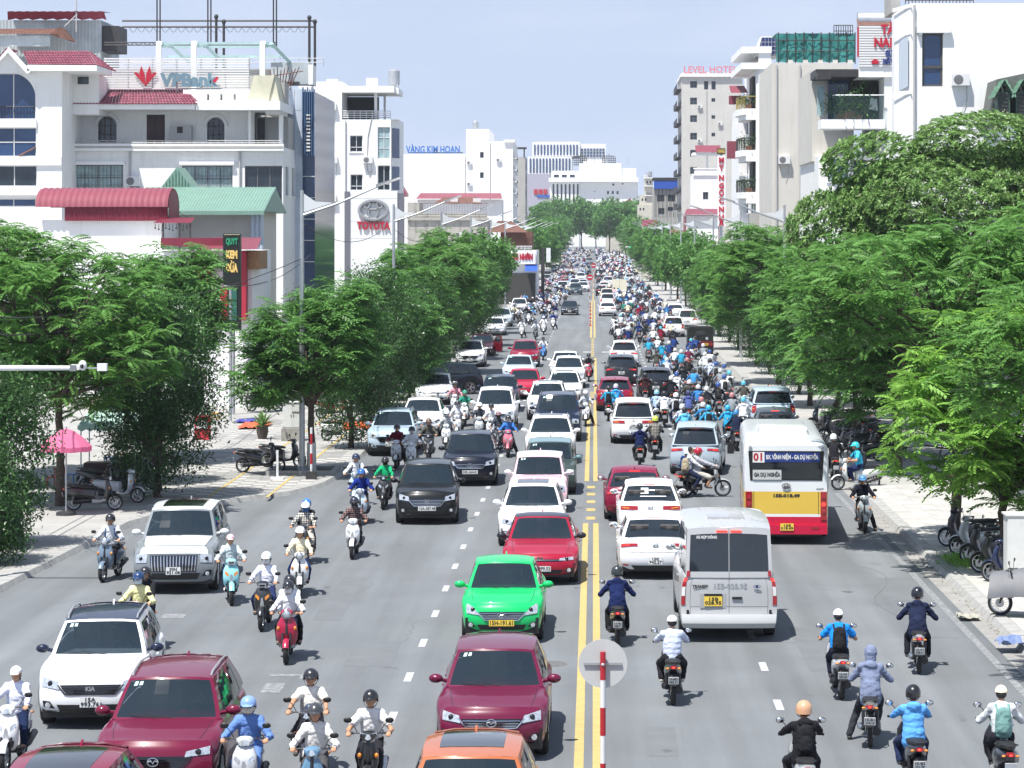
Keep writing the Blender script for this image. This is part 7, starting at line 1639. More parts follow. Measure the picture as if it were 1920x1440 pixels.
def make_truck(label):
 """small military style utility truck with canvas body seen from behind"""
 t = thing('canvas_truck', label, 'truck')
 def B(nm, mt, c, sz, colr=None, par=t):
  m = MB(); m.bbox(c,sz); return m.build(nm,mt,par,None,colr)
 m = MB(); rows = [[(x,y,z) for x,z in rsec(.86,.95,1.98,.22,5)] for y in (-.4,.2,1.0,1.95)]
 m.grid(rows,flip=True); m.add(rows[-1],[tuple(range(len(rows[-1])))]); m.add(rows[0],[tuple(range(len(rows[0])-1,-1,-1))]); m.build('canvas_top',mat('dark_canvas',(.012,.016,.014),.9,var=.3),t,40)
 B('cargo_body',M_paint,(0,.75,.82),(1.76,2.5,.42),hexc('4a0f16')); B('tailgate',M_paint,(0,2.01,.84),(1.5,.04,.34),hexc('6e1a22'))
 B('bonnet',M_paint,(0,-1.55,.92),(1.5,1.3,.42),hexc('141a16')); B('cab',M_paint,(0,-.62,1.05),(1.68,.9,.7),hexc('141a16'))
 m = MB(); m.quad((-.72,-1.02,1.32),(.72,-1.02,1.32),(.68,-.72,1.86),(-.68,-.72,1.86)); m.build('windshield',M_glass,t)
 B('bumper',M_black,(0,2.05,.50),(1.7,.12,.18)); B('underbody',M_black,(0,.1,.55),(1.3,4.0,.2))
 m = MB(); m.quad((.30,1.965,1.25),(-.30,1.965,1.25),(-.30,1.965,1.72),(.30,1.965,1.72)); m.build('rear_window',M_glassd,t)
 for sg in (-1, 1):
  m = MB(); m.lathe([(0,.05),(.10,.04),(.11,0)],14,'y',(sg*.42,2.03,1.20)); m.build('spot_lamp',M_lamp,t,40)
  B('tail_light',M_red,(sg*.74,2.04,.80),(.12,.05,.18))
  ty, rm = wheel_meshes(.37, .22, .6, 6, True)
  for y0 in (-1.45,1.1): o = put('wheel',ty,t,loc=(sg*.76,y0,.37)); put('rim',rm,o)
 number_plate(t,Vector((-.35,2.05,.80)),1,('15C','071.20'),True)
 return t
def make_boxtruck(label, colr):
 t = thing('box_truck', label, 'truck')
 def B(nm, mt, c, sz, cc=None):
  m = MB(); m.bbox(c,sz); return m.build(nm,mt,t,20,cc)
 B('cargo_box',M_paint,(0,.7,1.65),(1.8,2.9,1.6),colr); B('door_seam',M_ink,(0,2.152,1.65),(.02,.006,1.5))
 B('cab',M_paint,(0,-1.5,1.2),(1.66,1.3,1.35),colr); B('chassis',M_black,(0,.1,.62),(1.3,4.4,.25)); B('bumper',M_black,(0,2.1,.55),(1.6,.1,.14))
 m = MB(); m.quad((-.72,-2.156,1.35),(.72,-2.156,1.35),(.70,-2.156,1.80),(-.70,-2.156,1.80)); m.build('windshield',M_glass,t)
 for sg in (-1, 1):
  B('tail_light',M_red,(sg*.72,2.12,.72),(.16,.05,.12))
  ty, rm = wheel_meshes(.33, .2, .6, 6, True)
  for y0 in (-1.5,1.2): o = put('wheel',ty,t,loc=(sg*.72,y0,.33)); put('rim',rm,o)
 return t
# ================================================================ people
RS = .945       # riders and their light motorbikes are small people on small machines
def capsule_set(segs,voxel,name,smooth=6,disp=0.0,dscale=9.0,mats=None,seed=0):
 """union of tapered limbs, remeshed into one continuous skin"""
 m = MB()
 for sg in segs:
  if len(sg) == 2: m.ell(sg[0], sg[1], 14, 10)
  else:
   p,q,r0,r1 = sg; p = Vector(p); q = Vector(q); fl = 1.0
   if hasattr(r0, '__len__'):      # flattened limb: (radius, depth factor)
    fl = r0[1]; r0 = r0[0]; r1 = r1[0]
   n = 7; pts = [p + (q-p)*k/n for k in range(n+1)]; rr = [r0 + (r1-r0)*k/n for k in range(n+1)]
   d = (q-p).normalized()
   pts = [p - d*r0*.9,p - d*r0*.55] + pts + [q + d*r1*.55,q + d*r1*.9]; rr = [r0*.35,r0*.82] + rr + [r1*.82,r1*.35]
   up = Vector((0,1,0)) if abs(d.z) > .5 else Vector((0,0,1))
   x = d.cross(up).normalized(); y = d.cross(x).normalized(); V = []
   for c, r in zip(pts, rr):
    V.append([c + x*r*math.cos(2*PI*k/12) + y*r*fl*math.sin(2*PI*k/12) for k in range(12)])
   m.grid(V,closed=True,flip=True); m.add(V[0],[tuple(range(12))]); m.add(V[-1],[tuple(range(11,-1,-1))])
 me = m.mesh(name); ob = bpy.data.objects.new(name, me)
 md = ob.modifiers.new('r','REMESH'); md.mode = 'VOXEL'; md.voxel_size = voxel; md.use_smooth_shade = True
 ms = ob.modifiers.new('s','SMOOTH'); ms.iterations = smooth; ms.factor = .5
 out = evaluated(ob); bpy.data.meshes.remove(me)
 out.name = name
 if disp > 0:
  n = len(out.vertices); P = np.empty(n*3); N = np.empty(n*3); out.vertices.foreach_get('co',P); out.vertices.foreach_get('normal',N)
  P = P.reshape(-1, 3); N = N.reshape(-1, 3)
  w = np.array([mnoise.noise(Vector((p[0]*dscale + seed,p[1]*dscale,p[2]*dscale*1.6))) for p in P])
  w2 = np.sin((P[:,2]*1.7 + P[:,0]*.6*np.sign(P[:,0]) + P[:,1]*.8)*38 + w*4)
  P += N * (w*disp + w2*disp*.35)[:, None]
  out.vertices.foreach_set('co', P.ravel())
 out.polygons.foreach_set('use_smooth',[True]*len(out.polygons))
 for mt in (mats or []): out.materials.append(mt)
 out.update(); return out

def hand_segs(wr, dirv, palm_n, grip=True, side=1):
 """palm, four unequal curled fingers and a thumb leaving the side of the palm"""
 d = Vector(dirv).normalized(); n = Vector(palm_n).normalized(); x = d.cross(n).normalized() * side
 S = [(wr, wr + d*.075, (.034, .55), (.040, .55))]
 base = wr + d*.085
 for k, ln in enumerate((.072, .080, .074, .060)):
  o = base + x*(-.030 + .020*k)
  a = o + d*ln*.45; b = a + d*ln*.12 + n*ln*.42; c = b + n*ln*.05 - d*ln*.30
  if grip: S += [(o,a,.0095,.009),(a,b,.009,.0085),(b,c,.0085,.008)]
  else: S += [(o,o + d*ln*.55 + n*.01,.0095,.009),(o + d*ln*.55 + n*.01,o + d*ln + n*.03,.009,.008)]
 o = wr + d*.03 - x*.034; S += [(o,o + d*.035 - x*.02 + n*.015,.012,.011),(o + d*.035 - x*.02 + n*.015,o + d*.06 - x*.012 + n*.034,.011,.009)]
 return S

class Pose: pass
def make_pose(hip=(0,.12,.80),lean=.10,knee=(.15,-.28,.66),foot=(.13,-.22,.30),hand=(.31,-.36,1.02),head_turn=0.0,stature=1.0,stand=False,look=-.02,kneeb=None,footb=None):
 p = Pose(); hip = Vector(hip); p.hip = hip
 p.chest = hip + Vector((0,-lean*.6,.30)); p.neck = hip + Vector((0,-lean*1.15,.52)); p.head = p.neck + Vector((0,-.035 + look,.155))
 p.sh = [p.neck + Vector((s*.175,.01,-.055)) for s in (-1,1)]
 hands = hand if isinstance(hand,list) else [(-hand[0],hand[1],hand[2]),hand]
 p.hand = [Vector(h) for h in hands]; p.elb = []
 for s, sh, h in zip((-1, 1), p.sh, p.hand):
  mid = (sh + h)/2; d = (h - sh).length; bend = math.sqrt(max(.0009,.285**2 - min(d/2,.284)**2))
  p.elb.append(mid + Vector((s*.55,.35,-.75)).normalized() * bend)
 p.hipj = [hip + Vector((s*.095,0,.0)) for s in (-1,1)]
 kb = kneeb or knee; fb = footb or foot
 p.knee = [Vector((-kb[0], kb[1], kb[2])), Vector(knee)]
 p.foot = [Vector((-fb[0], fb[1], fb[2])), Vector(foot)]
 p.stand = stand
 return p
def pose_meshes(p, tagn):
 D = {}
 H0 = p.head
 body = [((H0.x, H0.y, H0.z), (.078, .097, .112)), ((H0.x, H0.y-.035, H0.z-.058), (.058, .062, .058)),               # skull, jaw
   ((H0.x, H0.y-.104, H0.z-.018), (.012, .018, .020)), ((H0.x, H0.y-.098, H0.z+.012), (.010, .010, .022)),        # nose
   ((H0.x, H0.y-.090, H0.z-.062), (.026, .012, .012)),                                                           # lips
   ((H0.x-.079,H0.y+.012,H0.z-.006),(.010,.020,.030)),((H0.x+.079,H0.y+.012,H0.z-.006),(.010,.020,.030)),
   (p.neck + Vector((0,.0,-.03)),H0 + Vector((0,.012,-.05)),.052,.048),
   (p.hip,p.chest,(.150,.72),(.155,.68)),(p.chest,p.neck + Vector((0,.01,-.09)),(.155,.68),(.120,.62))]
 shirtL, shirtS, trou, shorts, shoe = [], [], [], [], []
 g = .017
 shirtL += [(p.hip + Vector((0,0,.0)),p.chest,(.165,.80),(.172,.74)),(p.chest,p.neck + Vector((0,.012,-.09)),(.178,.74),(.150,.62)),(p.neck + Vector((0,.01,-.085)),p.neck + Vector((0,.0,-.035)),.075,.060)]
 shirtS += list(shirtL)
 for i, s in enumerate((-1, 1)):
  sh, el, ha = p.sh[i], p.elb[i], p.hand[i]
  body += [(sh - Vector((s*.02,0,.008)),el,.045,.040),(el,ha,.040,.027)]
  d = (ha - el).normalized(); fw = Vector((0,-1,-.12)).normalized() if not p.stand else d
  body += hand_segs(ha - fw*.045,fw,Vector((0,0,-1)) if not p.stand else Vector((-s,0,0)),not p.stand,s)
  shirtL += [(sh - Vector((s*.02,0,.01)),(.074,.074,.072)),(sh - Vector((s*.045,0,.005)),el,.072,.058),(el,ha - d*.015,.057,.043)]
  shirtS += [(sh - Vector((s*.02,0,.01)),(.074,.074,.072)),(sh - Vector((s*.045,0,.005)),sh + (el-sh)*.62,.072,.073)]
  hj, kn, ft = p.hipj[i], p.knee[i], p.foot[i]
  an = ft + Vector((0, .05, .07))
  body += [(hj,kn,.078,.055),(kn,an,.055,.036),(an,ft + Vector((0,-.11,.025)),.036,.028)]
  trou += [(hj,kn,.098,.073),(kn,an + Vector((0,0,.015)),.073,.060)]
  shorts += [(hj, kn + (hj-kn)*.08, .098, .086)]
  shoe += [[(ft + Vector((0,.065,.035)),ft + Vector((0,-.10,.022)),(.044,.9),(.042,.7)),(ft + Vector((0,.05,.06)),ft + Vector((0,.05,.085)),.044,.042)]]
 trou += [(p.hip + Vector((-.07,.0,.02)),p.hip + Vector((.07,.0,.02)),.125,.125)]
 shorts += trou[-1:]
 D['body'] = capsule_set(body,.0095,'body',4,0,mats=[M_skin])
 D['shirt'] = capsule_set(shirtL,.018,'shirt',5,.008,mats=[M_cloth]); D['tshirt'] = capsule_set(shirtS,.018,'tshirt',5,.007,seed=3,mats=[M_cloth])
 D['trousers'] = capsule_set(trou,.018,'trousers',4,.007,seed=7,mats=[M_cloth]); D['shorts'] = capsule_set(shorts,.018,'shorts',4,.006,seed=9,mats=[M_cloth])
 hood = [(p.neck + Vector((0,.085,-.02)),(.115,.07,.085))]; jk = [(p.hip + Vector((0,.02,-.05)),p.hip + Vector((0,.01,.12)),(.195,.86),(.178,.80))]
 D['jacket'] = capsule_set(shirtL + hood + jk,.018,'jacket',4,.010,7.0,seed=5,mats=[M_cloth])
 D['hoodup'] = capsule_set([(H0 + Vector((0,.012,.015)),(.112,.118,.135)),(H0 + Vector((0,.03,-.08)),(.10,.10,.10))],.014,'hood',4,.007,14,mats=[M_cloth])
 for i in (0,1): D['shoe%d' % i] = capsule_set(shoe[i],.012,'shoe',3,0,mats=[M_shoe])
 h = MB()      # helmet: open face shell with short peak
 c = H0 + Vector((0, .012, .030))
 rows = []
 for j in range(8):
  ph = PI/2 * (1 - j/7.0) ; dn = 0 if j < 7 else 0
  rows.append([(c.x + .121*math.cos(ph)*math.cos(a),c.y + .140*math.cos(ph)*math.sin(a),c.z + .128*math.sin(ph)) for a in [2*PI*k/18 for k in range(18)]])
 rows.append([(x,y + (.0 if y > c.y else .0),z - (.070 if y > c.y - .04 else .012)) for x,y,z in rows[-1]])
 rows.append([(c.x + (x-c.x)*.90,c.y + (y-c.y)*.90,z) for x,y,z in rows[-1]])
 h.grid(rows,closed=True,flip=True); D['helmet'] = h.mesh('helmet',M_helmet,60)
 pk = MB(); pk.grid([[(c.x + .117*math.sin(a),c.y - .132*math.cos(a),c.z + .012) for a in [(-.95 + 1.9*k/8) for k in range(9)]],[(c.x + .105*math.sin(a),c.y - .20*math.cos(a),c.z - .016) for a in [(-.85 + 1.7*k/8) for k in range(9)]]]); D['peak'] = pk.mesh('peak',M_helmet,60)
 st = MB()
 for s in (-1,1): st.tube([(c.x + s*.108,c.y - .01,c.z - .05),(c.x + s*.085,H0.y - .035,H0.z - .085),(c.x + s*.02,H0.y - .055,H0.z - .118)],.007,4)
 D['strap'] = st.mesh('chin_strap', M_black)
 cp = MB(); rows = []
 for j in range(7):
  ph = PI/2*(1 - j/6.0); rows.append([(c.x + .098*math.cos(ph)*math.cos(a),c.y - .008 + .115*math.cos(ph)*math.sin(a),c.z - .012 + .105*math.sin(ph)) for a in [2*PI*k/16 for k in range(16)]])
 cp.grid(rows,closed=True,flip=True); cp.grid([[(c.x + .09*math.sin(a),c.y - .10*math.cos(a),c.z - .008) for a in [(-.95+1.9*k/8) for k in range(9)]],[(c.x + .085*math.sin(a),c.y - .20*math.cos(a),c.z - .025) for a in [(-.8+1.6*k/8) for k in range(9)]]]); D['cap'] = cp.mesh('cap',M_cloth,60)
 hr = MB(); c2 = H0 + Vector((0,.022,.012)); hr.ell(c2,(.090,.098,.112),14,9); D['hair'] = hr.mesh('hair',M_hair,80); hr = MB(); hr.ell(H0 + Vector((0,.024,-.022)),(.084,.090,.070),14,9); D['hairlow'] = hr.mesh('hair',M_hair,80)
 hl = capsule_set([(c2 + Vector((0,.0,-.045)),(.086,.085,.075)),(c2 + Vector((0,.06,-.05)),c2 + Vector((0,.095,-.26)),(.070,.7),(.045,.7))],.016,'long_hair',4,.006,16,mats=[M_hair]); D['longhair'] = hl
 mk = MB(); rows = []
 for j in range(5):
  z = H0.z - .105 + j*.026
  rows.append([(H0.x + .084*math.sin(a)*(1-.10*(j == 0)),H0.y + .012 - (.124 - .012*abs(j-2.2))*math.cos(a),z) for a in [(-1.25 + 2.5*k/10) for k in range(11)]])
 mk.grid(rows); D['mask'] = mk.mesh('face_mask',M_cloth,60)
 ey = MB()
 for s in (-1,1): ey.ell((H0.x + s*.032,H0.y - .088,H0.z + .004),(.014,.010,.006),8,5); ey.bbox((H0.x + s*.033,H0.y - .093,H0.z + .026),(.034,.008,.007))
 D['eyes'] = ey.mesh('eyes', M_hair)
 gl = MB()
 for s in (-1,1): gl.ell((H0.x + s*.034,H0.y - .103,H0.z + .005),(.032,.012,.020),10,6)
 D['sunglasses'] = gl.mesh('sunglasses', M_gloss, 60)
 b0 = p.chest + Vector((0, .185, -.01))
 D['backpack'] = capsule_set([(b0 + Vector((0,0,-.17)),b0 + Vector((0,.0,.10)),(.140,.62),(.125,.58)),(b0 + Vector((0,.07,-.12)),b0 + Vector((0,.06,-.02)),(.10,.5),(.09,.5))],.016,'backpack',3,.006,12,mats=[M_cloth])
 sp = MB()
 for s in (-1,1): sp.tube([b0 + Vector((s*.085,-.03,.12)),p.neck + Vector((s*.10,.06,.0)),p.neck + Vector((s*.115,-.075,-.06)),p.chest + Vector((s*.125,-.135,.02)),p.chest + Vector((s*.165,.02,-.12))],.018,6,flat=.5)
 D['straps'] = sp.mesh('backpack_straps', M_cloth, 60)
 D['_p'] = p
 return D
POSES = {
 'ride': pose_meshes(make_pose(), 'ride'),
 'sport': pose_meshes(make_pose(lean=.20,knee=(.19,-.22,.62),foot=(.20,-.02,.24),hand=(.32,-.40,1.02),look=-.03),'sport'),
 'pillion': pose_meshes(make_pose(hip=(0,.50,.86),lean=.04,knee=(.22,.12,.66),foot=(.21,.24,.27),hand=[(-.17,.02,.98),(.17,.02,.98)]),'pillion'),
 'stop': pose_meshes(make_pose(knee=(.24,-.18,.46),foot=(.36,-.08,.01),kneeb=(.15,-.28,.66),footb=(.13,-.22,.30)),'stop'),
 'wide': pose_meshes(make_pose(lean=.03,knee=(.22,-.24,.64),foot=(.19,-.16,.30),hand=(.29,-.37,1.03),look=.01,hip=(0,.20,.80)),'wide'),
 'walk': pose_meshes(make_pose(hip=(0,0,.90),lean=.02,knee=(.10,-.10,.50),foot=(.10,-.02,.0),kneeb=(.10,.03,.49),footb=(.10,.16,.02),hand=[(-.24,-.06,.86),(.24,.06,.86)],stand=True),'walk'),
 'seat': pose_meshes(make_pose(hip=(0,.0,.30),lean=-.06,knee=(.16,-.42,.38),foot=(.14,-.62,.02),hand=(.17,-.46,.62)),'seat'),
}
def person(label,pose='ride',top='shirt',topc=(.7,.7,.7),legs='trousers',legc=(.03,.03,.04),head='helmet',headc=(.03,.03,.03),mask=None,glasses=False,pack=None,hair='hair',shoec=(.05,.05,.05),
     loc=(0,0,0),rz=0.0,group=None,scale=1.0,far=False,hood=False,plaid=None):
 D = POSES[pose]
 if far:      # too small in the photo to show its parts: one mesh, colours by slot
  key = ('far', pose, top, legs, head, bool(pack))
  if key not in TXT:
   bm = bmesh.new(); mats = [M_skin,M_cloth,M_fl,M_fh,M_hair]
   def addm(me, i, dec):
    t_ = bpy.data.objects.new('x', me)
    if dec < 1: md = t_.modifiers.new('d','DECIMATE'); md.ratio = dec
    q = evaluated(t_)
    n0 = len(bm.faces); bm.from_mesh(q); bm.faces.ensure_lookup_table()
    for f in bm.faces[n0:]: f.material_index = i; f.smooth = True
    bpy.data.meshes.remove(q)
   addm(D['body'],0,.06); addm(D[top],1,.10); addm(D[legs],2,.10); addm(D[head],3,.5)
   if pack: addm(D['backpack'], 4, .15)
   me = bpy.data.meshes.new('person')
   bm.to_mesh(me); bm.free()
   for mm in mats: me.materials.append(mm)
   TXT[key] = me
  o = put('person',TXT[key],None,topc,loc,rz); o.scale = (scale*RS,)*3
  # helmet and trouser shades come from the colour of the object through its index
  o.pass_index = 0
  return tag(o, label, 'person', group)
 if pose == 'ride' and scale == 1.0 and random.random() < .4: pose = 'wide'; D = POSES[pose]
 t = thing('person',label,'person',loc,rz + random.uniform(-.04,.04),group); q = scale*(1 if pose in ('walk','seat') else RS*random.uniform(.985,1.012)); t.scale = (q*random.uniform(.97,1.07),q,q)
 put('body', D['body'], t); put('eyes', D['eyes'], t)
 o = put('jacket' if top == 'jacket' else ('shirt' if top == 'shirt' else 't_shirt'),D[top],t,topc)
 if plaid: o.material_slots[0].link = 'OBJECT'; o.material_slots[0].material = plaid_mat(plaid)
 put(legs, D[legs], t, legc)
 put('shoe',D['shoe0'],t,shoec); put('shoe',D['shoe1'],t,shoec)
 if hood: put('hood', D['hoodup'], t, topc)
 elif head == 'helmet':
  h = put('helmet',D['helmet'],t,headc); put('peak',D['peak'],h,headc); put('chin_strap',D['strap'],h)
 elif head == 'cap': put('cap', D['cap'], t, headc)
 if hair and not hood: put('hair' if hair == 'hair' else 'long_hair',D[('hairlow' if head else 'hair') if hair == 'hair' else hair],t)
 if mask: put('face_mask', D['mask'], t, mask)
 if glasses: put('sunglasses', D['sunglasses'], t)
 if pack:
  b = put('backpack',D['backpack'],t,pack); put('backpack_straps',D['straps'],b,pack)
 return t
def plaid_mat(c2):
 nm = 'plaid_%.2f_%.2f' % (c2[0], c2[2])
 if nm in MAT: return MAT[nm]
 m = mat(nm,objcol=True,rough=.92,spec=.15,var=.12,vscale=9,bump=.8,bscale=16); N = m.node_tree.nodes; L = m.node_tree.links; b = N['Principled BSDF']; src = b.inputs['Base Color'].links[0].from_socket
 tc = N.new('ShaderNodeTexCoord'); fac = None
 for d in ('X', 'Z'):
  w = N.new('ShaderNodeTexWave'); w.bands_direction = d; w.inputs['Scale'].default_value = 5.5; w.inputs['Distortion'].default_value = .6; L.new(tc.outputs['Object'],w.inputs['Vector'])
  r = N.new('ShaderNodeMapRange'); r.inputs[1].default_value = .45; r.inputs[2].default_value = .6; r.inputs[4].default_value = .55; L.new(w.outputs['Fac'],r.inputs[0])
  if fac is None: fac = r.outputs[0]
  else: a = N.new('ShaderNodeMath'); a.operation = 'ADD'; L.new(fac,a.inputs[0]); L.new(r.outputs[0],a.inputs[1]); fac = a.outputs[0]
 mx = N.new('ShaderNodeMixRGB'); mx.inputs[2].default_value = (*c2,1); L.new(fac,mx.inputs[0]); L.new(src,mx.inputs[1]); L.new(mx.outputs[0],b.inputs['Base Color']); return m
def rnd_mat(name, stops, rough):
 """one of several fixed colours, picked per object"""
 m = bpy.data.materials.new(name); m.use_nodes = True; N = m.node_tree.nodes; L = m.node_tree.links
 oi = N.new('ShaderNodeObjectInfo'); rp = N.new('ShaderNodeValToRGB'); rp.color_ramp.interpolation = 'CONSTANT'
 e = rp.color_ramp.elements
 while len(e) < len(stops): e.new(.5)
 for i,(q,c) in enumerate(stops): e[i].position = q; e[i].color = (*c,1)
 L.new(oi.outputs['Random'],rp.inputs[0]); L.new(rp.outputs[0],N['Principled BSDF'].inputs['Base Color']); N['Principled BSDF'].inputs['Roughness'].default_value = rough
 return m
M_fl = rnd_mat('far_trousers',[(0,(.015,.016,.022)),(.45,(.03,.045,.09)),(.62,(.10,.10,.11)),(.78,(.012,.012,.014)),(.9,(.35,.33,.30))],.9)
M_fh = rnd_mat('far_helmet',[(0,(.015,.015,.017)),(.34,(.62,.63,.64)),(.60,(.03,.08,.28)),(.72,(.05,.05,.06)),(.82,(.45,.20,.22)),(.90,(.10,.45,.62))],.35)
# ================================================================ motorbikes
def bike_wheel(r, w, spokes=5):
 k = ('bw', r, w, spokes)
 if k in TXT: return TXT[k]
 t = MB(); t.lathe([(r*.76,-w*.38),(r*.9,-w*.5),(r*.985,-w*.25),(r,0),(r*.985,w*.25),(r*.9,w*.5),(r*.76,w*.38),(r*.76,-w*.38)],22,'x')
 d = MB(); d.lathe([(r*.78,-w*.30),(r*.70,-w*.22),(r*.70,w*.22),(r*.78,w*.30)],20,'x')
 for q in range(spokes):
  a = 2*PI*q/spokes; d.tube([(0,.03*math.cos(a),.03*math.sin(a)),(0,r*.72*math.cos(a+.15),r*.72*math.sin(a+.15))],[.020,.014] if spokes < 8 else .004,5)
 d.lathe([(0,-.05),(.05,-.045),(.055,.045),(0,.05)],12,'x')
 d.lathe([(.10, .050), (.055, .050)], 14, 'x')
 TXT[k] = (t.mesh('tyre',M_rubber,40),d.mesh('rim',M_alloy,40)); return TXT[k]
def loft(m, secs, n=12, power=2.6, capa=True):
 """secs: (centre, half width, half height or depth, axis tilt) superellipse sections"""
 rows = []
 for c, a, b, ax in secs:
  c = Vector(c); row = []
  for k in range(n):
   t = 2*PI*k/n; ct, st = math.cos(t), math.sin(t)
   u = a*abs(ct)**(2/power)*(1 if ct >= 0 else -1); v = b*abs(st)**(2/power)*(1 if st >= 0 else -1)
   row.append(c + Vector((u,v*math.sin(ax),v*math.cos(ax))))
  rows.append(row)
 m.grid(rows, closed=True)
 if capa: m.add(rows[0],[tuple(range(n-1,-1,-1))]); m.add(rows[-1],[tuple(range(n))])
 return m
def make_bike(kind='scooter',colr=(.6,.6,.6),col2=None,plate=None,name='motorbike',lamp='vee'):
 """forward is -y; kinds: scooter, retro (round lamp, flat floor), under (step-through with exposed wheels)"""
 t = thing(name, 'x', 'motorbike'); col2 = col2 or colr
 r = {'scooter': .262,'retro': .250,'under': .285}[kind]; yf,yr = (-.66,.60) if kind != 'under' else (-.66,.58)
 def P(m,nm,mt,par=t,sm=45,c=None): return m.build(nm,mt,par,sm,c)
 ty,rm = bike_wheel(r,.10 if kind != 'under' else .085,5 if kind != 'under' else 16)
 wf = put('front_wheel',ty,t,loc=(0,yf,r)); put('rim',rm,wf)
 wr_ = put('rear_wheel',ty,t,loc=(0,yr,r)); put('rim',rm,wr_)
 m = MB()     # fork
 for s in (-1,1): m.tube([(s*.075,yf,r),(s*.075,yf+.12,r+.36)],[.020,.024],7)
 m.tube([(0,yf+.10,r+.33),(0,yf+.22,.96)],.028,8); P(m,'fork',M_dkalloy)
 m = MB()     # front fender
 rows = []
 for k in range(9):
  a = R(35 + k*15); rr = r + .035
  rows.append([(x*.062,yf + math.cos(a)*(rr - .035*abs(x)**2),r + math.sin(a)*(rr - .035*abs(x)**2)) for x in (-1,-.7,0,.7,1)])
 m.grid(rows,flip=True); P(m,'front_fender',M_bikepaint,c=colr)
 # leg shield / front cowl
 m = MB()
 if kind == 'under':
  loft(m,[((0,-.40,.40),.10,.05,1.3),((0,-.46,.58),.155,.06,1.4),((0,-.44,.76),.165,.07,1.45),((0,-.42,.90),.10,.06,1.5)],14)
 elif kind == 'retro':
  loft(m,[((0,-.34,.32),.13,.05,1.2),((0,-.42,.46),.205,.075,1.35),((0,-.45,.62),.225,.085,1.4),((0,-.44,.78),.195,.08,1.45),((0,-.42,.92),.12,.06,1.5)],14,2.3)
 else:
  loft(m,[((0,-.36,.34),.11,.05,1.2),((0,-.46,.48),.175,.085,1.35),((0,-.50,.64),.195,.10,1.4),((0,-.47,.80),.185,.09,1.45),((0,-.42,.92),.13,.07,1.5)],14,2.8)
 fs = P(m, 'leg_shield', M_bikepaint, c=colr)
 if kind == 'scooter':
  e = MB(); e.add([(-.05,-.595,.52),(.05,-.595,.52),(.018,-.600,.72),(-.018,-.600,.72)],[(0,1,2,3)]); e.build('badge_strip',M_silver,fs)
  for s in (-1, 1):
   e = MB(); e.add([(s*.07,-.590,.66),(s*.155,-.555,.74),(s*.14,-.545,.80),(s*.06,-.580,.735)],[(0,1,2,3) if s > 0 else (3,2,1,0)]); e.build('turn_signal',M_amber if lamp != 'vee' else M_lamp,fs)
  e = MB(); loft(e,[((0,-.505,.40),.10,.03,1.4),((0,-.545,.50),.13,.035,1.4)],10); e.build('front_grille',M_black,fs,45)
 else:
  for s in (-1,1): e = MB(); e.ell((s*(.17 if kind == 'retro' else .13),-.50,.70),(.035,.03,.045),8,6); e.build('turn_signal',M_amber,fs,60)
 # handlebar cowl with headlight
 m = MB(); loft(m,[((0,-.52,.98),.085,.05,0),((0,-.46,1.00),.13,.075,0),((0,-.38,1.01),.12,.06,0),((0,-.32,1.02),.07,.035,0)][::-1],12)
 hc = P(m, 'handlebar_cowl', M_bikepaint, c=colr)
 hl = MB()
 if kind == 'retro' or lamp == 'round':
  hl.lathe([(0,-.052),(.055,-.048),(.078,-.03),(.085,.02)],16,'y',(0,-.51,.985)); ho = hl.build('headlight',M_lamp,t,45)
  rg = MB(); rg.lathe([(.080,-.04),(.092,-.03),(.094,.01),(.082,.012)],16,'y',(0,-.51,.985)); rg.build('lamp_ring',M_chrome,ho,45)
 elif lamp == 'box':
  hl.bbox((0,-.535,.985),(.17,.03,.085)); ho = hl.build('headlight',M_lamp,t); e = MB(); e.bbox((0,-.553,.985),(.12,.006,.035)); e.build('lamp_lens',M_gloss,ho)
 else:
  rows = [[(x*.125,-.535 + .07*x*x,.94 + .055*abs(x)),(x*.13,-.52 + .07*x*x,1.03 + .02*abs(x))] for x in (-1,-.6,-.2,0,.2,.6,1)]
  hl.grid(rows,flip=True); hl.build('headlight',M_lamp,t,45)
 m = MB(); m.tube([(-.30,-.36,1.02),(-.16,-.40,1.03),(0,-.42,1.01),(.16,-.40,1.03),(.30,-.36,1.02)],.013,6); hb = P(m,'handlebar',M_dkalloy)
 for s in (-1, 1):
  g = MB(); g.tube([(s*.24,-.378,1.023),(s*.35,-.345,1.018)],.021,8); g.build('grip',M_rubber,hb)
  g = MB(); g.tube([(s*.22,-.43,1.015),(s*.34,-.41,1.01)],.006,5); g.build('brake_lever',M_chrome,hb)
  g = MB(); g.tube([(s*.17,-.39,1.03),(s*.24,-.40,1.16),(s*.29,-.40,1.20)],.007,5); mo = g.build('mirror_stalk',M_black,t)
  g = MB(); g.ell((s*.32,-.395,1.225),(.068,.020,.045),12,7); g.build('mirror',M_black,mo,60)
  g = MB(); g.ell((s*.32,-.378,1.225),(.058,.008,.037),12,6); g.build('mirror_glass',M_chrome,mo,60)
 # mid section
 m = MB()
 if kind == 'under': loft(m,[((0,-.42,.66),.055,.09,0),((0,-.20,.52),.065,.08,0),((0,.02,.56),.08,.10,0)][::-1],10)
 else:
  loft(m,[((0,-.40,.34),.15,.05,0),((0,-.20,.285),.165,.04,0),((0,.02,.30),.16,.07,0)][::-1],10,4)
 P(m,'floorboard',M_black if kind != 'retro' else M_bikepaint,c=col2)
 m = MB()     # tail body
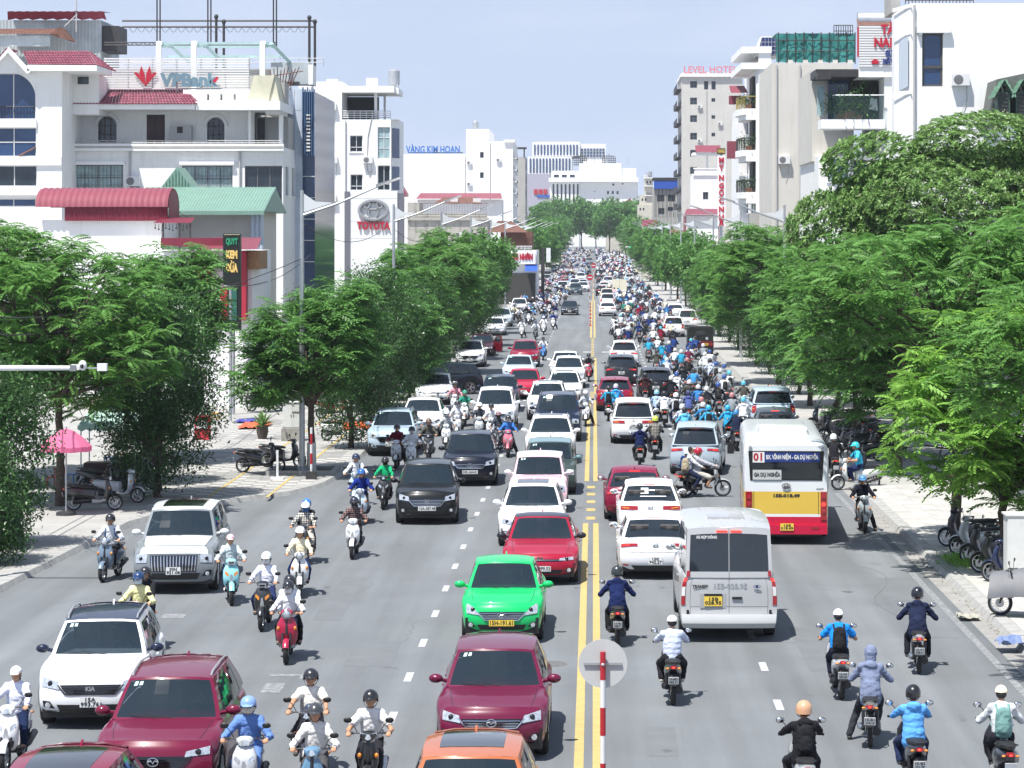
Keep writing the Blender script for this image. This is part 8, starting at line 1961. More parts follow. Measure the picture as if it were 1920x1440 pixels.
 if kind == 'under': loft(m,[((0,-.05,.62),.09,.09,0),((0,.20,.64),.125,.09,0),((0,.50,.70),.12,.075,0),((0,.80,.76),.075,.05,0),((0,.90,.78),.04,.03,0)][::-1],12)
 elif kind == 'retro': loft(m,[((0,-.06,.48),.12,.20,0),((0,.12,.52),.18,.20,0),((0,.45,.56),.20,.17,0),((0,.74,.60),.16,.12,0),((0,.88,.63),.07,.06,0)][::-1],14,2.4)
 else: loft(m,[((0,-.06,.46),.11,.19,0),((0,.14,.54),.155,.18,0),((0,.45,.62),.165,.13,0),((0,.75,.70),.125,.085,0),((0,.92,.745),.06,.04,0)][::-1],14,3)
 P(m, 'tail_body', M_bikepaint, c=colr)
 m = MB(); sz = .79 if kind != 'retro' else .765
 loft(m,[((0,-.10,sz-.055),.07,.03,0),((0,.02,sz-.035),.12,.05,0),((0,.30,sz-.03),.145,.055,0),((0,.52,sz+.0),.14,.055,0),((0,.74,sz+.005),.10,.045,0),((0,.80,sz-.005),.05,.025,0)][::-1],12,3)
 P(m, 'seat', M_seat)
 m = MB()     # grab rail
 m.tube([(-.12,.50,sz),(-.13,.78,sz+.05),(-.06,.90,sz+.05),(.06,.90,sz+.05),(.13,.78,sz+.05),(.12,.50,sz)],.013,6); P(m,'grab_rail',M_dkalloy)
 # engine, exhaust, shock
 m = MB(); m.bbox((-.02,.20,.33),(.20,.34,.20)); m.tube([(-.09,.10,.32),(-.11,.62,.27)],[.085,.075],10); m.tube([(.03,.05,.36),(.03,.25,.36)],.07,10)
 P(m, 'engine', M_dkalloy, sm=35)
 m = MB(); m.tube([(.10,.02,.26),(.14,.25,.24),(.15,.34,.28)],.018,6); m.tube([(.15,.30,.27),(.155,.38,.30),(.165,.80,.40),(.165,.84,.41)],[.03,.055,.058,.03],10); P(m,'exhaust',M_dkalloy if kind != 'under' else M_alloy)
 m = MB()
 for s in (-1,1): m.tube([(s*.11,.60,.28),(s*.12,.52,.62)],[.028,.030],8)
 P(m, 'rear_shock', M_dkalloy)
 # rear: tail light, fender, number plate, turn signals
 m = MB(); tz = .735 if kind != 'retro' else .68
 loft(m,[((0,.86,tz),.075,.040,0),((0,.935,tz+.005),.060,.030,0)][::-1],10); P(m,'tail_light',M_red)
 m = MB(); m.ell((0,.925,tz),(.035,.022,.02),8,6); P(m,'brake_lamp',M_redlit)
 for s in (-1,1): m = MB(); m.ell((s*.105,.885,tz-.02),(.035,.03,.022),8,6); P(m,'turn_signal',M_amber,sm=60)
 m = MB(); m.grid([[(x*.07,y,z) for x in (-1,0,1)] for y,z in ((.72,.60),(.84,.60),(.90,.50),(.93,.40))]); P(m,'rear_fender',M_black)
 if plate is not False:
  pl = MB(); pl.box(-.095,.095,-.004,.004,-.07,.07); Mx = Matrix.Translation((0,.935,.50)) @ Matrix.Rotation(PI,4,'Z') @ Matrix.Rotation(.28,4,'X')
  po = pl.xform(Mx).build('number_plate', M_plate, t)
  if plate:
   tt = MB()
   for k,w in enumerate(plate): tt.merge(text_mb(w,.062,.002,bold=.0015,wfac=.15),Matrix.Translation((0,-.0065,.030 - k*.060)))
   tt.xform(Mx).build('plate_number', M_ink, po)
 return t
def join_tree(root, name, keep=.6):
 """one mesh of a whole thing for places where its parts no longer show"""
 bm = bmesh.new(); mats = []; cmap = {}
 def rec(o, M):
  M = M @ o.matrix_basis
  if o.type == 'MESH':
   me = o.data.copy(); me.transform(M); n0 = len(bm.faces); bm.from_mesh(me); bm.faces.ensure_lookup_table()
   loc = []
   for mm in o.data.materials:
    if mm not in mats: mats.append(mm)
    loc.append(mats.index(mm))
   for f in bm.faces[n0:]: f.material_index = loc[f.material_index] if loc else 0
   bpy.data.meshes.remove(me)
  for c in kids(o): rec(c, M)
 rec(root, Matrix.Identity(4))
 me = bpy.data.meshes.new(name); bm.to_mesh(me); bm.free()
 for mm in mats: me.materials.append(mm)
 return me
def drop(root):
 L = []
 def rec(o):
  L.append(o)
  for c in kids(o): rec(c)
 rec(root)
 for o in L: KIDS.pop(o.name, None)
 bpy.data.batch_remove(L)
HAZE = .00016
# ================================================================ vehicles
CARBOX = []
SUV = dict(L=4.42,W=1.82,Ht=1.64,hood=.95,cow=.27,ws=.385,cowl=1.08,belt=1.07,deck=1.07,rr=.89,rb=.983,r=.35,fo=.88,wb=2.66)
CROSS = dict(L=4.30,W=1.78,Ht=1.55,hood=.86,cow=.29,ws=.41,cowl=1.0,belt=1.0,deck=1.02,rr=.86,rb=.965,r=.335,fo=.86,wb=2.60)
SEDAN = dict(L=4.64,W=1.80,Ht=1.45,hood=.75,cow=.31,ws=.455,cowl=.95,belt=.93,deck=1.0,rr=.70,rb=.885,r=.325,fo=.90,wb=2.70)
HATCH = dict(L=3.99,W=1.67,Ht=1.51,hood=.83,cow=.27,ws=.40,cowl=1.0,belt=.97,deck=1.01,rr=.75,rb=.91,r=.29,fo=.78,wb=2.45)
BOXY = dict(L=3.75,W=1.72,Ht=1.64,hood=.98,cow=.25,ws=.33,cowl=1.06,belt=1.04,deck=1.04,rr=.94,rb=.985,r=.34,fo=.70,wb=2.30,boxy=.8,swf=.08,tumble=.80,bulge=.04)
MPV = dict(L=4.50,W=1.80,Ht=1.72,hood=.93,cow=.23,ws=.36,cowl=1.06,belt=1.05,deck=1.06,rr=.90,rb=.985,r=.32,fo=.85,wb=2.78,tumble=.75)
BIG = dict(L=4.92,W=1.93,Ht=1.82,hood=1.10,cow=.27,ws=.37,cowl=1.20,belt=1.18,deck=1.18,rr=.92,rb=.985,r=.39,fo=.92,wb=2.90,boxy=.5,clear=.26,tumble=.76)
def place(o, px, py, sh, front=True, rot=0.0, dx=0.0):
 Yw = gy(py) if py > 500 else py_far(py)
 Yc = Yw + ((sh['L']/2 - sh['fo']) if front else (sh['fo'] + sh['wb'] - sh['L']/2))
 x = wx(px,Yw) + dx; o.location = (x,Yc,gz(Yc)); o.rotation_euler = (0,0,(0 if front else PI) + rot)
 CARBOX.append((x,Yc,sh['W']/2 + .35,sh['L']/2 + .75)); return o
def py_far(py):      # ground distance where the street climbs
 Y = 200.0
 for _ in range(60): Y = F*(H - gz(Y))/(py - VY)*.5 + Y*.5
 return Y
WH,BK,NV,MR,SV,GY = hexc('e9eaec'),(.012,.013,.015),(.012,.020,.045),hexc('7a1436'),hexc('c3c7cb'),hexc('7b8288')
NEAR = []
def C(name,label,sh,px,py,front=True,rot=0.0,**kw):
 k = dict(sh); k['stickers'] = random.random() < .45; k.update(kw); o = car(name,label,**k); return place(o,px,py,sh,front,rot)
C('car','dark plum crossover with round badge nearest the centre lines',CROSS,925,1412,color=hexc('641436'),badge='wing',lights='wide',grille='wide',lowtrim=M_black,plate=('15A','402.18'))
o = C('car','orange hatchback with large sunroof cut by the bottom edge',CROSS,884,1655,color=hexc('ad6440'),badge='ring',lights='wide',grille='hex',sunroof=(.22,.86),plate=('15A','661.90')); o.location.y = 33.6; o.location.x = wx(884,33.6); CARBOX[-1] = (o.location.x,33.6,1.3,2.8)
C('car','bright green taxi hatchback with yellow number plate',HATCH,943,1198,color=hexc('16b866'),badge='slantH',lights='tall',grille='hex',rear_style='sedan',plate='15H-191.61',ypl=True)
C('car','red saloon with slim grille behind the green taxi',SEDAN,1014,1090,color=hexc('9a1230'),roofcol=(.02,.02,.03),badge='script',lights='slim',grille='slim',rear_style='sedan',plate='15K-099.03')
C('car','white crossover with glass roof behind the red saloon',CROSS,997,1022,color=WH,badge='ring',lights='wide',grille='hex',sunroof=(.15,.9),plate=('15A','530.44'))
C('car','small boxy pink car with white roof',BOXY,1010,958,color=hexc('e6bfcc'),roofcol=WH,badge='vee',lights='square',grille='slim',fog=False,plate=('15A','875.12'),darkrim=True)
C('car','small boxy dark green car, roof coloured as a teal reflection',BOXY,1030,925,color=hexc('3d4a48'),roofcol=hexc('6d8c90'),badge='vee',lights='square',grille='slim',fog=False,plate=('15A','912.77'),darkrim=True)  # roof colour paints in a teal reflection
C('car','white SUV with sunroof behind the dark green boxy car',SUV,1032,868,color=WH,badge='slantH',lights='wide',grille='hex',sunroof=(.2,.8),plate=('15A','244.51'),rails=1)
C('car','large navy blue SUV with chrome framed lamps in the inner lane',BIG,1045,826,color=NV,badge='oval',lights='square',grille='wide',plate=('15A','733.08'),rails=2,darkrim=True)
C('car','white SUV just behind the large navy SUV, half hidden',SUV,1026,787,color=WH,badge='ring',lights='wide',grille='hex',plate=('15A','128.90'),sunroof=(.2,.7))
C('car','white crossover with broad black windscreen behind the half hidden SUV',CROSS,1058,757,color=WH,badge='ring',lights='slim',grille='slim',plate=('15A','365.22'),sunroof=(.1,.6))
C('car','black and grey crossover with white lamps near left kerb turn',SUV,797,979,color=(.010,.011,.012),badge='boxH',lights='wide',grille='hex',plate='15A-387.48',rot=.05,lowtrim=M_black)
C('car','deep navy luxury crossover with star emblem',SUV,880,908,color=(.006,.009,.020),badge='star',lights='wide',grille='wide',plate='30K-264.81',rot=.03)
C('car','white MPV with black cross shaped front amid left motorbikes',MPV,928,806,color=WH,badge='tri',lights='wide',grille='wide',plate=('15A','671.32'))
C('car','navy SUV behind the white MPV amid left motorbikes',SUV,936,772,color=NV,badge='oval',lights='wide',grille='hex',plate=('15A','208.41'))
C('car','red saloon behind the navy SUV in the middle lane',SEDAN,982,748,color=hexc('b01235'),badge='vee',lights='slim',grille='slim',rear_style='sedan',plate=('15A','555.10'))
C('car','pale blue grey saloon behind the red middle lane saloon',SEDAN,972,716,color=hexc('bccad6'),badge='ring',lights='wide',grille='wide',rear_style='sedan',plate=('15A','190.05'))
C('car','maroon SUV following the pale blue saloon',SUV,984,688,color=hexc('8a1230'),badge='wing',lights='slim',grille='hex',plate=('15A','420.77'))
C('car','blue grey crossover with black mesh grille parked by the plaza',SUV,735,853,color=hexc('a9bccb'),badge='ring',lights='wide',grille='hex',grillecol=M_gloss,plate=('15A','816.20'),rails=2,lowtrim=M_black)
C('car','white saloon behind the blue grey crossover',SEDAN,790,816,color=WH,badge='slantH',lights='wide',grille='hex',rear_style='sedan',plate=('15A','602.35'))
C('car','white saloon second behind the blue grey crossover',SEDAN,814,758,color=WH,badge='ring',lights='slim',grille='slim',rear_style='sedan',plate=('15A','077.16'))
o = C('car','dark navy SUV parked crosswise on the left pavement',SUV,822,742,color=hexc('1f2833'),badge='ring',lights='wide',grille='hex',rot=-1.1,plate=('15A','343.43'))
C('car','white SUV with black grille waiting by left kerb trees',SUV,882,688,color=WH,badge='ring',lights='wide',grille='hex',grillecol=M_gloss,plate=('15A','910.38'),rails=2)
o = C('car','dark car with open maroon door behind left kerb SUV',SEDAN,902,668,color=hexc('3b0d18'),badge='ring',lights='wide',rear_style='sedan',plate=('15A','288.14'))
m = MB(); m.prism([(0,.32),(.95,.32),(1.0,.95),(.85,1.4),(.35,1.38),(.0,.98)],-.05,.05); od = m.build('open_door',M_paint,o,None,hexc('6b1020')); od.location = (.85,-.75,0); od.rotation_euler = (0,0,-.95); m = MB(); m.prism([(.08,1.0),(.95,.98),(.82,1.36),(.38,1.34)],-.056,.056); m.build('door_glass',M_glassd,od)
C('car','white SUV with navy roof turning at left foreground',SUV,168,1352,color=WH,roofcol=(.012,.018,.045),badge='script',lights='wide',grille='wide',grillecol=M_dkalloy,rails=1,plate=('15A','993.76'),lowtrim=M_black,rot=.08,boxy=.3)
C('car','dark red crossover with mesh grille at bottom left',SUV,300,1492,color=hexc('6a1434'),badge='wing',lights='slim',grille='hex',grillecol=M_gloss,rails=1,plate=('15A','552.09'),rot=.02)
o = C('car','maroon car with black glass roof cut by bottom left corner',CROSS,115,1690,color=hexc('7a1030'),sunroof=(.05,.80),badge='ring',lights='slim',grille='slim',plate=('15A','711.65')); o.location.y = 32.6; o.location.x = wx(112,32.6)
o = C('car','large two tone white and grey luxury SUV with tall slatted grille',BIG,325,1106,color=hexc('7d8388'),roofcol=hexc('dfe2e4'),badge=None,lights='square',grille='big',sunroof=(.15,.85),plate=('30H','921.08'),rot=.06,rim=8)
s = CarShape(**BIG); m = MB(); s.patch(m,'hood',[(-.80,.02),(.80,.02),(.86,.27),(-.86,.27)],10,10,.012,.012); s.patch(m,'front',[(-.86,.80),(.86,.80),(.84,.995),(-.84,.995)],10,4,.012,.012); m.build('bonnet_panel',M_paint,o,40,hexc('dfe2e4'))
# rear views
C('car','white saloon beside the silver van',SEDAN,1227,1078,False,color=WH,badge='wing',tl='slim',rear_style='sedan',plate=('15K','742.27'))
o = C('car','white saloon with white sticker across its rear window',SEDAN,1218,1002,False,color=WH,badge='ring',tl='wide',rear_style='sedan',plate=('15A','615.58'))
s = CarShape(**SEDAN); m = MB(); s.patch(m,'rw',[(-.35,.45),(-.05,.45),(-.05,.75),(-.35,.75)],2,2,.004,0); s.patch(m,'rw',[(-.02,.60),(.55,.60),(.55,.66),(-.02,.66)],3,1,.004,0); s.patch(m,'rw',[(-.35,.30),(.6,.30),(.6,.34),(-.35,.34)],4,1,.004,0); m.build('window_sticker',M_plate,o)
C('car','maroon saloon ahead of the stickered white saloon',SEDAN,1190,972,False,color=hexc('7d1234'),badge='wing',tl='slim',rear_style='sedan',plate=('15A','330.19'))
C('car','silver blue MPV angled across the right lane',MPV,1312,888,False,-.09,color=hexc('a7b5c0'),badge='ring',tl='slim',rear_style='suv',plate=('15A','864.30'))
C('car','white MPV with red lamps ahead of the navy hooded rider',MPV,1187,830,False,color=WH,badge='tri',tl='wide',rear_style='suv',plate=('15A','471.06'))
C('car','maroon crossover half hidden by blue jacketed riders',CROSS,1153,770,False,color=hexc('8b1538'),badge='boxH',tl='tall',rear_style='suv',plate=('15A','204.62'))
C('car','black SUV right of the maroon crossover',SUV,1229,752,False,color=BK,badge='wing',tl='wide',rear_style='suv',plate=('15A','390.80'))
C('car','dark grey SUV ahead of the maroon crossover',SUV,1165,722,False,color=hexc('2b3036'),badge='ring',tl='slim',rear_style='suv',plate=('15A','126.43'))
C('car','white crossover ahead of the dark grey SUV',SUV,1170,688,False,color=WH,badge='wing',tl='slim',rear_style='suv',plate=('15A','508.71'))
o = C('pickup','pale blue pickup parked ahead of the bus',dict(BIG,Ht=1.78),1447,806,False,color=hexc('b9cede'),badge='oval',tl='tall',rear_style='suv',plate=('15C','223.91'))
o = C('car','dark grey saloon roof showing over the bus',SEDAN,1454,836,False,color=hexc('4a5157'),badge='ring',tl='slim',rear_style='sedan',plate=('15A','770.02'))
v = make_van('silver passenger van with split rear windows and yellow plate'); v.location = (wx(1362,gy(1190)),gy(1190) + 1.6,0); v.rotation_euler = (0,0,PI); CARBOX.append((v.location.x,v.location.y,1.4,3.4))
b = make_bus('white yellow and red city bus on route board 01'); b.location = (wx(1473,68.6) + .2,68.4 + 4.45,0); b.rotation_euler = (0,0,PI - .045); b.scale = (.97,1,.925); CARBOX.append((b.location.x,b.location.y,1.6,5.2))
t_ = make_truck('black canvas topped truck with red tailgate by the right trees'); t_.location = (7.2,gy(668) + 2,0); t_.rotation_euler = (0,0,PI); CARBOX.append((7.2,t_.location.y,1.2,2.8))
# the farther cars: copies of four plain models
PX = {'sedan': (car('car','x',color=WH,badge='ring',rear_style='sedan',detail=1,interior=False,lights='wide',tl='wide',stickers=False,**SEDAN),SEDAN),'suv': (car('car','x',color=WH,badge='ring',detail=1,interior=False,lights='wide',tl='tall',stickers=False,**SUV),SUV),'mpv': (car('car','x',color=WH,badge='ring',detail=1,interior=False,lights='tall',tl='slim',stickers=False,**MPV),MPV)}
def FC(kind,label,colr,X,Y,front,group=None,rot=0.0):
 o,sh = PX[kind]; c = dup(o,(X,Y,gz(Y)),(0 if front else PI) + rot,label,group,{k: colr for k in ('body','door_handle','wing_mirror','antenna_fin','spoiler','roof')}); CARBOX.append((X,Y,sh['W']/2+.35,sh['L']/2+.8)); return c
FC('sedan','black saloon alone in open road before the far junction',BK,wx(1068,263),265,True)
FC('suv','white car behind the white crossover in the inner left lane',WH,wx(1066,139),140,True); FC('sedan','last white saloon of the inner left queue',WH,wx(1060,149),150,True)
FC('suv','white SUV parked under the left trees',WH,-7.7,268,True); FC('suv','pale grey car parked under the left trees',hexc('c8d2da'),-8.2,232,True); FC('sedan','white saloon parked nearest under the left trees',WH,-8.1,212,True)
FC('suv','white SUV pulling along the right kerb',WH,wx(1263,207),209,False); FC('mpv','white car outside the white SUV on right kerb',WH,wx(1291,222),226,False); FC('sedan','white saloon farther along the right kerb',WH,wx(1267,252),255,False)
FC('suv','dark green SUV among far left motorbikes',hexc('3b4a4e'),wx(1079,350),352,True)
bx_ = make_boxtruck('small cream box truck amid the right stream',hexc('e6dfca')); bx_.location = (wx(1162,330),334,gz(334)); bx_.rotation_euler = (0,0,PI); CARBOX.append((bx_.location.x,334,1.2,3))
far_cars = [('sedan',WH,1139,262,0),('suv',WH,1139,292,0),('suv',hexc('d8d2c0'),1138,318,0),('sedan',BK,1129,346,0),('sedan',WH,1134,374,0),('suv',WH,1140,405,0),('sedan',hexc('3a4048'),1128,430,0),('suv',BK,1124,470,0),
    ('suv',WH,1078,385,1),('sedan',WH,1092,392,1),('suv',WH,1055,366,1),('sedan',WH,1093,372,1),('suv',WH,1089,440,1),('mpv',SV,1024,420,1),('suv',WH,1028,447,1),('suv',hexc('49545a'),1100,520,1),('mpv',hexc('2d4a66'),1042,520,1),('suv',WH,1180,430,0),('sedan',SV,1157,600,0),('suv',GY,1105,620,1),('suv',WH,1178,560,0)]
for k, (kd, c_, px, Y, fr) in enumerate(far_cars):
 cn = 'white' if c_ == WH else ('black' if c_ == BK else ('silver' if c_ == SV else ('cream' if k == 2 else 'dark')))
 FC(kd,'%s %s, %s of the distant %s car queue' % (cn,{'sedan': 'saloon','suv': 'SUV','mpv': 'people carrier'}[kd],ORD[sum(1 for q in far_cars if q[4] == fr and q[3] < Y)],'oncoming' if fr else 'departing'),c_,wx(px,Y),Y,fr,'distant %s cars' % ('oncoming' if fr else 'departing'))
for o, sh in PX.values(): drop(o)

# ================================================================ motorbikes and riders
BT = {}
def bike(kind,colr,label,X,Y,rz,lamp='vee',plate=None,group=None,far=False,z=0.0):
 key = (kind, lamp)
 if key not in BT:
  o = make_bike(kind,(.5,.5,.5),lamp=lamp); BT[key] = (o,join_tree(o,'motorbike'))
 if far:
  o = put('motorbike',BT[key][1],None,colr,(X,Y,z),rz); o.scale = (RS,)*3; return tag(o,label,'motorbike',group)
 if plate: o = make_bike(kind,colr,plate=plate,lamp=lamp); o.location = (X,Y,z); o.rotation_euler = (0,0,rz); o.scale = (RS,)*3; return tag(o,label,'motorbike',group)
 return dup(BT[key][0],(X,Y,z),rz,label,group,{k: colr for k in ('front_fender','leg_shield','handlebar_cowl','tail_body')},RS)
BLUE,CYAN,LAV,LB,CREAM,DK,PINK,GRN = hexc('2f6fb5'),hexc('2fa6cf'),hexc('c9d2ea'),hexc('6fa9de'),hexc('e6dcc0'),(.02,.02,.025),hexc('d99aa8'),hexc('1aa06a')
WS = hexc('e4e7ec'); NVJ = (.010, .018, .075)
BIKES = []
def RB(px,py,front,bk,bc,what,pose='ride',rz=0.0,lamp='vee',plate=None,who=None,pill=None,Y=None,**kw):
 """bike with its rider; 'what' names the pair"""
 Yw = Y if Y else gy(py); Yc = Yw + (.66 if front else .60) if abs(rz) < .9 else Yw
 X = wx(px, Yw); r_ = (0 if front else PI) + rz
 bike(bk, bc, what[0], X, Yc, r_, lamp, plate)
 person(what[1], pose, loc=(X, Yc, 0), rz=r_, **kw)
 if pill: person(what[2],pill.pop('pose','pillion'),loc=(X,Yc,0),rz=r_,**pill)
 BIKES.append((X, Yc))
T2 = lambda a, b, c=None: (a, b, c)
RB(198,1092,1,'retro',hexc('6f8296'),T2('grey electric scooter with round lamp near left kerb','rider in white shirt with blue straps near left kerb'),rz=-.12,topc=WS,pack=hexc('3f78c4'),headc=DK,legc=DK)
RB(424,1136,1,'scooter',hexc('8fd0da'),T2('pale turquoise electric scooter beside the two tone SUV','woman in pale jacket and pink cap on turquoise scooter'),lamp='box',rz=.18,top='jacket',topc=hexc('c9d3d6'),head='cap',headc=hexc('e7c3c8'),hair='longhair',legc=(.02,.03,.08),shoec=(.7,.7,.7))
RB(490,1184,1,'scooter',(.012,.014,.016),T2('black electric scooter with square lamp in left group','student in white shirt, mask and white helmet on black scooter'),lamp='box',topc=hexc('e2e4f2'),headc=WS,mask=(.7,.7,.7),hair='longhair',legc=(.02,.03,.09))
RB(533,1246,1,'retro',hexc('a3103a'),T2('glossy crimson retro scooter with round lamp','masked man in white shirt and black helmet on crimson scooter','pillion with dark cap behind the crimson scooter rider'),topc=WS,headc=DK,mask=(.75,.76,.75),legc=(.015,.02,.05),rz=.05,pill=dict(topc=WS,headc=DK,legc=(.012,.012,.016)))
RB(556,1122,1,'retro',WH,T2('white scooter behind the crimson scooter','rider in cream jacket with red scarf and white helmet'),topc=CREAM,headc=WS,legc=(.012,.025,.09),top='jacket',rz=.1)
RB(566,1062,1,'under',(.02,.02,.02),T2('dark motorbike behind the cream jacketed rider','rider in checked jacket with blue mask and white helmet','pillion hidden behind the checked jacket rider'),topc=hexc('d6d3cc'),plaid=(.03,.03,.035),headc=WS,mask=hexc('3b6fb0'),glasses=True,legc=hexc('b0aca4'),pill=dict(topc=DK,headc=hexc('3f78c4')))
RB(660,1049,1,'scooter',WH,T2('white scooter alone before the black crossover','rider in dark red plaid and dark helmet on white scooter'),topc=hexc('8a7a78'),plaid=(.05,.012,.016),headc=(.02,.025,.04),mask=(.05,.05,.06),legc=DK)
RB(250,1228,1,'retro',hexc('e8c6cc'),T2('pale pink scooter behind the turning white SUV','rider in pale yellow jacket with blue helmet','pillion in black behind the pale yellow jacket'),lamp='box',topc=hexc('e3e2a8'),headc=hexc('1d3a66'),mask=hexc('cfe0e6'),legc=DK,rz=-.1,pill=dict(topc=DK,headc=DK))
RB(664,950,1,'retro',hexc('b8cfe2'),T2('light blue scooter entering from the left kerb','rider in white shirt with dark straps and navy helmet'),topc=WS,headc=hexc('2a3550'),pack=DK,legc=DK)
RB(674,985,1,'retro',hexc('c6d4e2'),T2('pale scooter just before the light blue scooter','rider in royal blue jacket and blue helmet'),topc=hexc('1b2f7d'),headc=hexc('2f62a8'),legc=DK)
RB(718,956,1,'scooter',(.014,.015,.018),T2('black scooter ridden by delivery rider beside black crossover','delivery rider in green jacket with black helmet'),topc=GRN,headc=DK,mask=(.02,.02,.02),legc=DK,top='jacket')
RB(8,1452,1,'scooter',WH,T2('white scooter cut by the left picture edge','girl in pale lavender shirt and white cap at left edge'),topc=hexc('dfe3f4'),head='cap',headc=WS,hair='longhair',legc=(.01,.02,.06))
RB(455,1520,1,'scooter',SV,T2('silver grey scooter at bottom beside the dark red crossover','rider in blue long sleeves with blue helmet and sunglasses'),topc=hexc('6485c0'),headc=hexc('7f9fd0'),glasses=True,mask=hexc('cfc8b8'),legc=hexc('5f7fb8'),lamp='vee')
RB(572,1463,1,'under',(.03,.03,.04),T2('dark motorbike carrying a man and a child at bottom','man in white T shirt and black helmet behind a child','small child in dark helmet seated before the man'),top='tshirt',topc=hexc('e6e2da'),headc=DK,glasses=True,legc=DK,pill=dict(pose='ride',topc=DK,headc=(.05,.07,.12),scale=.68,legc=DK))
RB(582,1542,1,'under',hexc('5f86a3'),T2('silver blue motorbike at bottom left of centre','older man in white buttoned shirt and grey helmet'),topc=hexc('dedcd8'),headc=hexc('3c3f42'),legc=hexc('4a4a4c'))
RB(688,1508,1,'under',(.012,.012,.013),T2('black and red motorbike at bottom left of the orange car','man in white T shirt and glossy black helmet, mirrors wide'),top='tshirt',topc=hexc('e8e8e6'),headc=(.012,.012,.014),legc=DK)
# departing, near
RB(1158,1212,0,'scooter',hexc('1b1d20'),T2('black scooter with red lamp beside the yellow lines','rider in navy hooded jacket and dark helmet by yellow lines'),plate=('15-B2','428.11'),top='jacket',topc=NVJ,headc=hexc('2d3436'),legc=(.010,.010,.012),pose='sport')
RB(1262,1322,0,'scooter',hexc('2c2f33'),T2('dark scooter behind the silver van','man in pale lavender shirt and white cap behind the van'),plate=('15-MĐ'.replace('Đ','D'),'042.11'),topc=LAV,head='cap',headc=WS,legc=DK,shoec=(.6,.58,.5))
RB(1578,1312,0,'scooter',SV,T2('silver scooter ahead of the grey hooded rider','student in bright blue shirt with black backpack'),plate=('15-AA','305.62'),top='tshirt',topc=hexc('1f86d8'),head='cap',headc=WS,pack=(.02,.02,.022),legc=(.012,.014,.03))
RB(1640,1402,0,'under',hexc('8b8f86'),T2('grey motorbike with rear carrier and white plate','man in grey hoodie with hood raised'),plate=('15-B1','310.13'),top='jacket',topc=hexc('77819b'),hood=True,legc=(.03,.032,.04),pose='stop',rz=-.12)
RB(1728,1264,0,'under',hexc('c4c8cc'),T2('white and black motorbike near the right edge line','rider in dark navy jacket with strap and black helmet'),plate=('15-F1','338.41'),top='jacket',topc=(.014,.020,.050),headc=(.012,.014,.02),legc=(.010,.011,.016),pose='sport',rz=-.08)
RB(1512,1528,0,'scooter',hexc('b9bdc0'),T2('silver topped scooter cut by the bottom edge','rider in black hooded jacket with backpack and tan helmet'),top='jacket',topc=(.014,.014,.018),headc=hexc('c99b78'),pack=(.016,.017,.02),legc=DK)
RB(1720,1488,0,'scooter',(.014,.015,.03),T2('black scooter with red plate cover at bottom','rider in sky blue hooded jacket and black helmet'),plate=('15-B3','221.70'),top='jacket',topc=hexc('5fa3e6'),headc=(.010,.010,.012),legc=(.02,.03,.08))
RB(1890,1492,0,'retro',(.02,.022,.028),T2('dark scooter with white bag at bottom right corner','rider in pale grey with mint backpack and cream cap'),topc=hexc('c5c9cd'),head='cap',headc=hexc('e6dcc6'),pack=hexc('6f9490'),legc=DK)
RB(1200,878,0,'scooter',DK,T2('dark scooter behind the white MPV with red lamps','rider in navy hood ahead of the maroon saloon'),topc=NVJ,top='jacket',headc=hexc('30343a'),legc=DK)
RB(1228,862,0,'scooter',(.02,.02,.02),T2('black scooter carrying two beside the silver blue MPV','rider in black shirt with dark helmet carrying pillion','pillion in checked shirt with yellow green helmet'),topc=DK,headc=DK,legc=DK,pill=dict(plaid=(.03,.03,.03),topc=hexc('a8a39c'),headc=hexc('c9d45a')))
RB(1318,932,0,'under',hexc('a9adb0'),T2('motorbike crossing sideways before the bus','rider in grey shirt and red helmet crossing sideways','pillion pupil with blue backpack on the crossing motorbike'),rz=-1.5,top='jacket',topc=hexc('a8aab0'),headc=hexc('b01f3a'),legs='shorts',legc=hexc('b7b3ab'),pill=dict(topc=WS,head=None,pack=hexc('22386e'),legc=(.015,.02,.05)),Y=gy(932)+.1)
RB(1293,934,0,'scooter',(.02,.02,.02),T2('dark scooter left of the crossing motorbike','girl in dark jacket with beige backpack and white helmet'),rz=-.35,topc=hexc('3a3d38'),headc=WS,pack=hexc('a59a84'),hair='longhair',legc=DK)
RB(1622,1000,1,'retro',hexc('aab3b8'),T2('pale grey scooter facing traffic right of the bus','rider in black with blue helmet facing traffic'),topc=(.010,.011,.02),headc=hexc('4d86b8'),legc=DK,pose='stop')
RB(1606,918,1,'retro',hexc('d4d8d8'),T2('white light moped parked sideways by the right trees','rider in cyan shirt with cyan helmet facing left'),rz=-1.35,top='tshirt',topc=hexc('3fb4d8'),headc=hexc('35c0cc'),pack=(.03,.03,.04),legc=(.015,.025,.08),Y=gy(918))
RB(1566,902,0,'under',DK,T2('dark motorbike in shade right of the bus','rider in black in the shade right of the bus'),topc=DK,headc=WS,legc=DK)
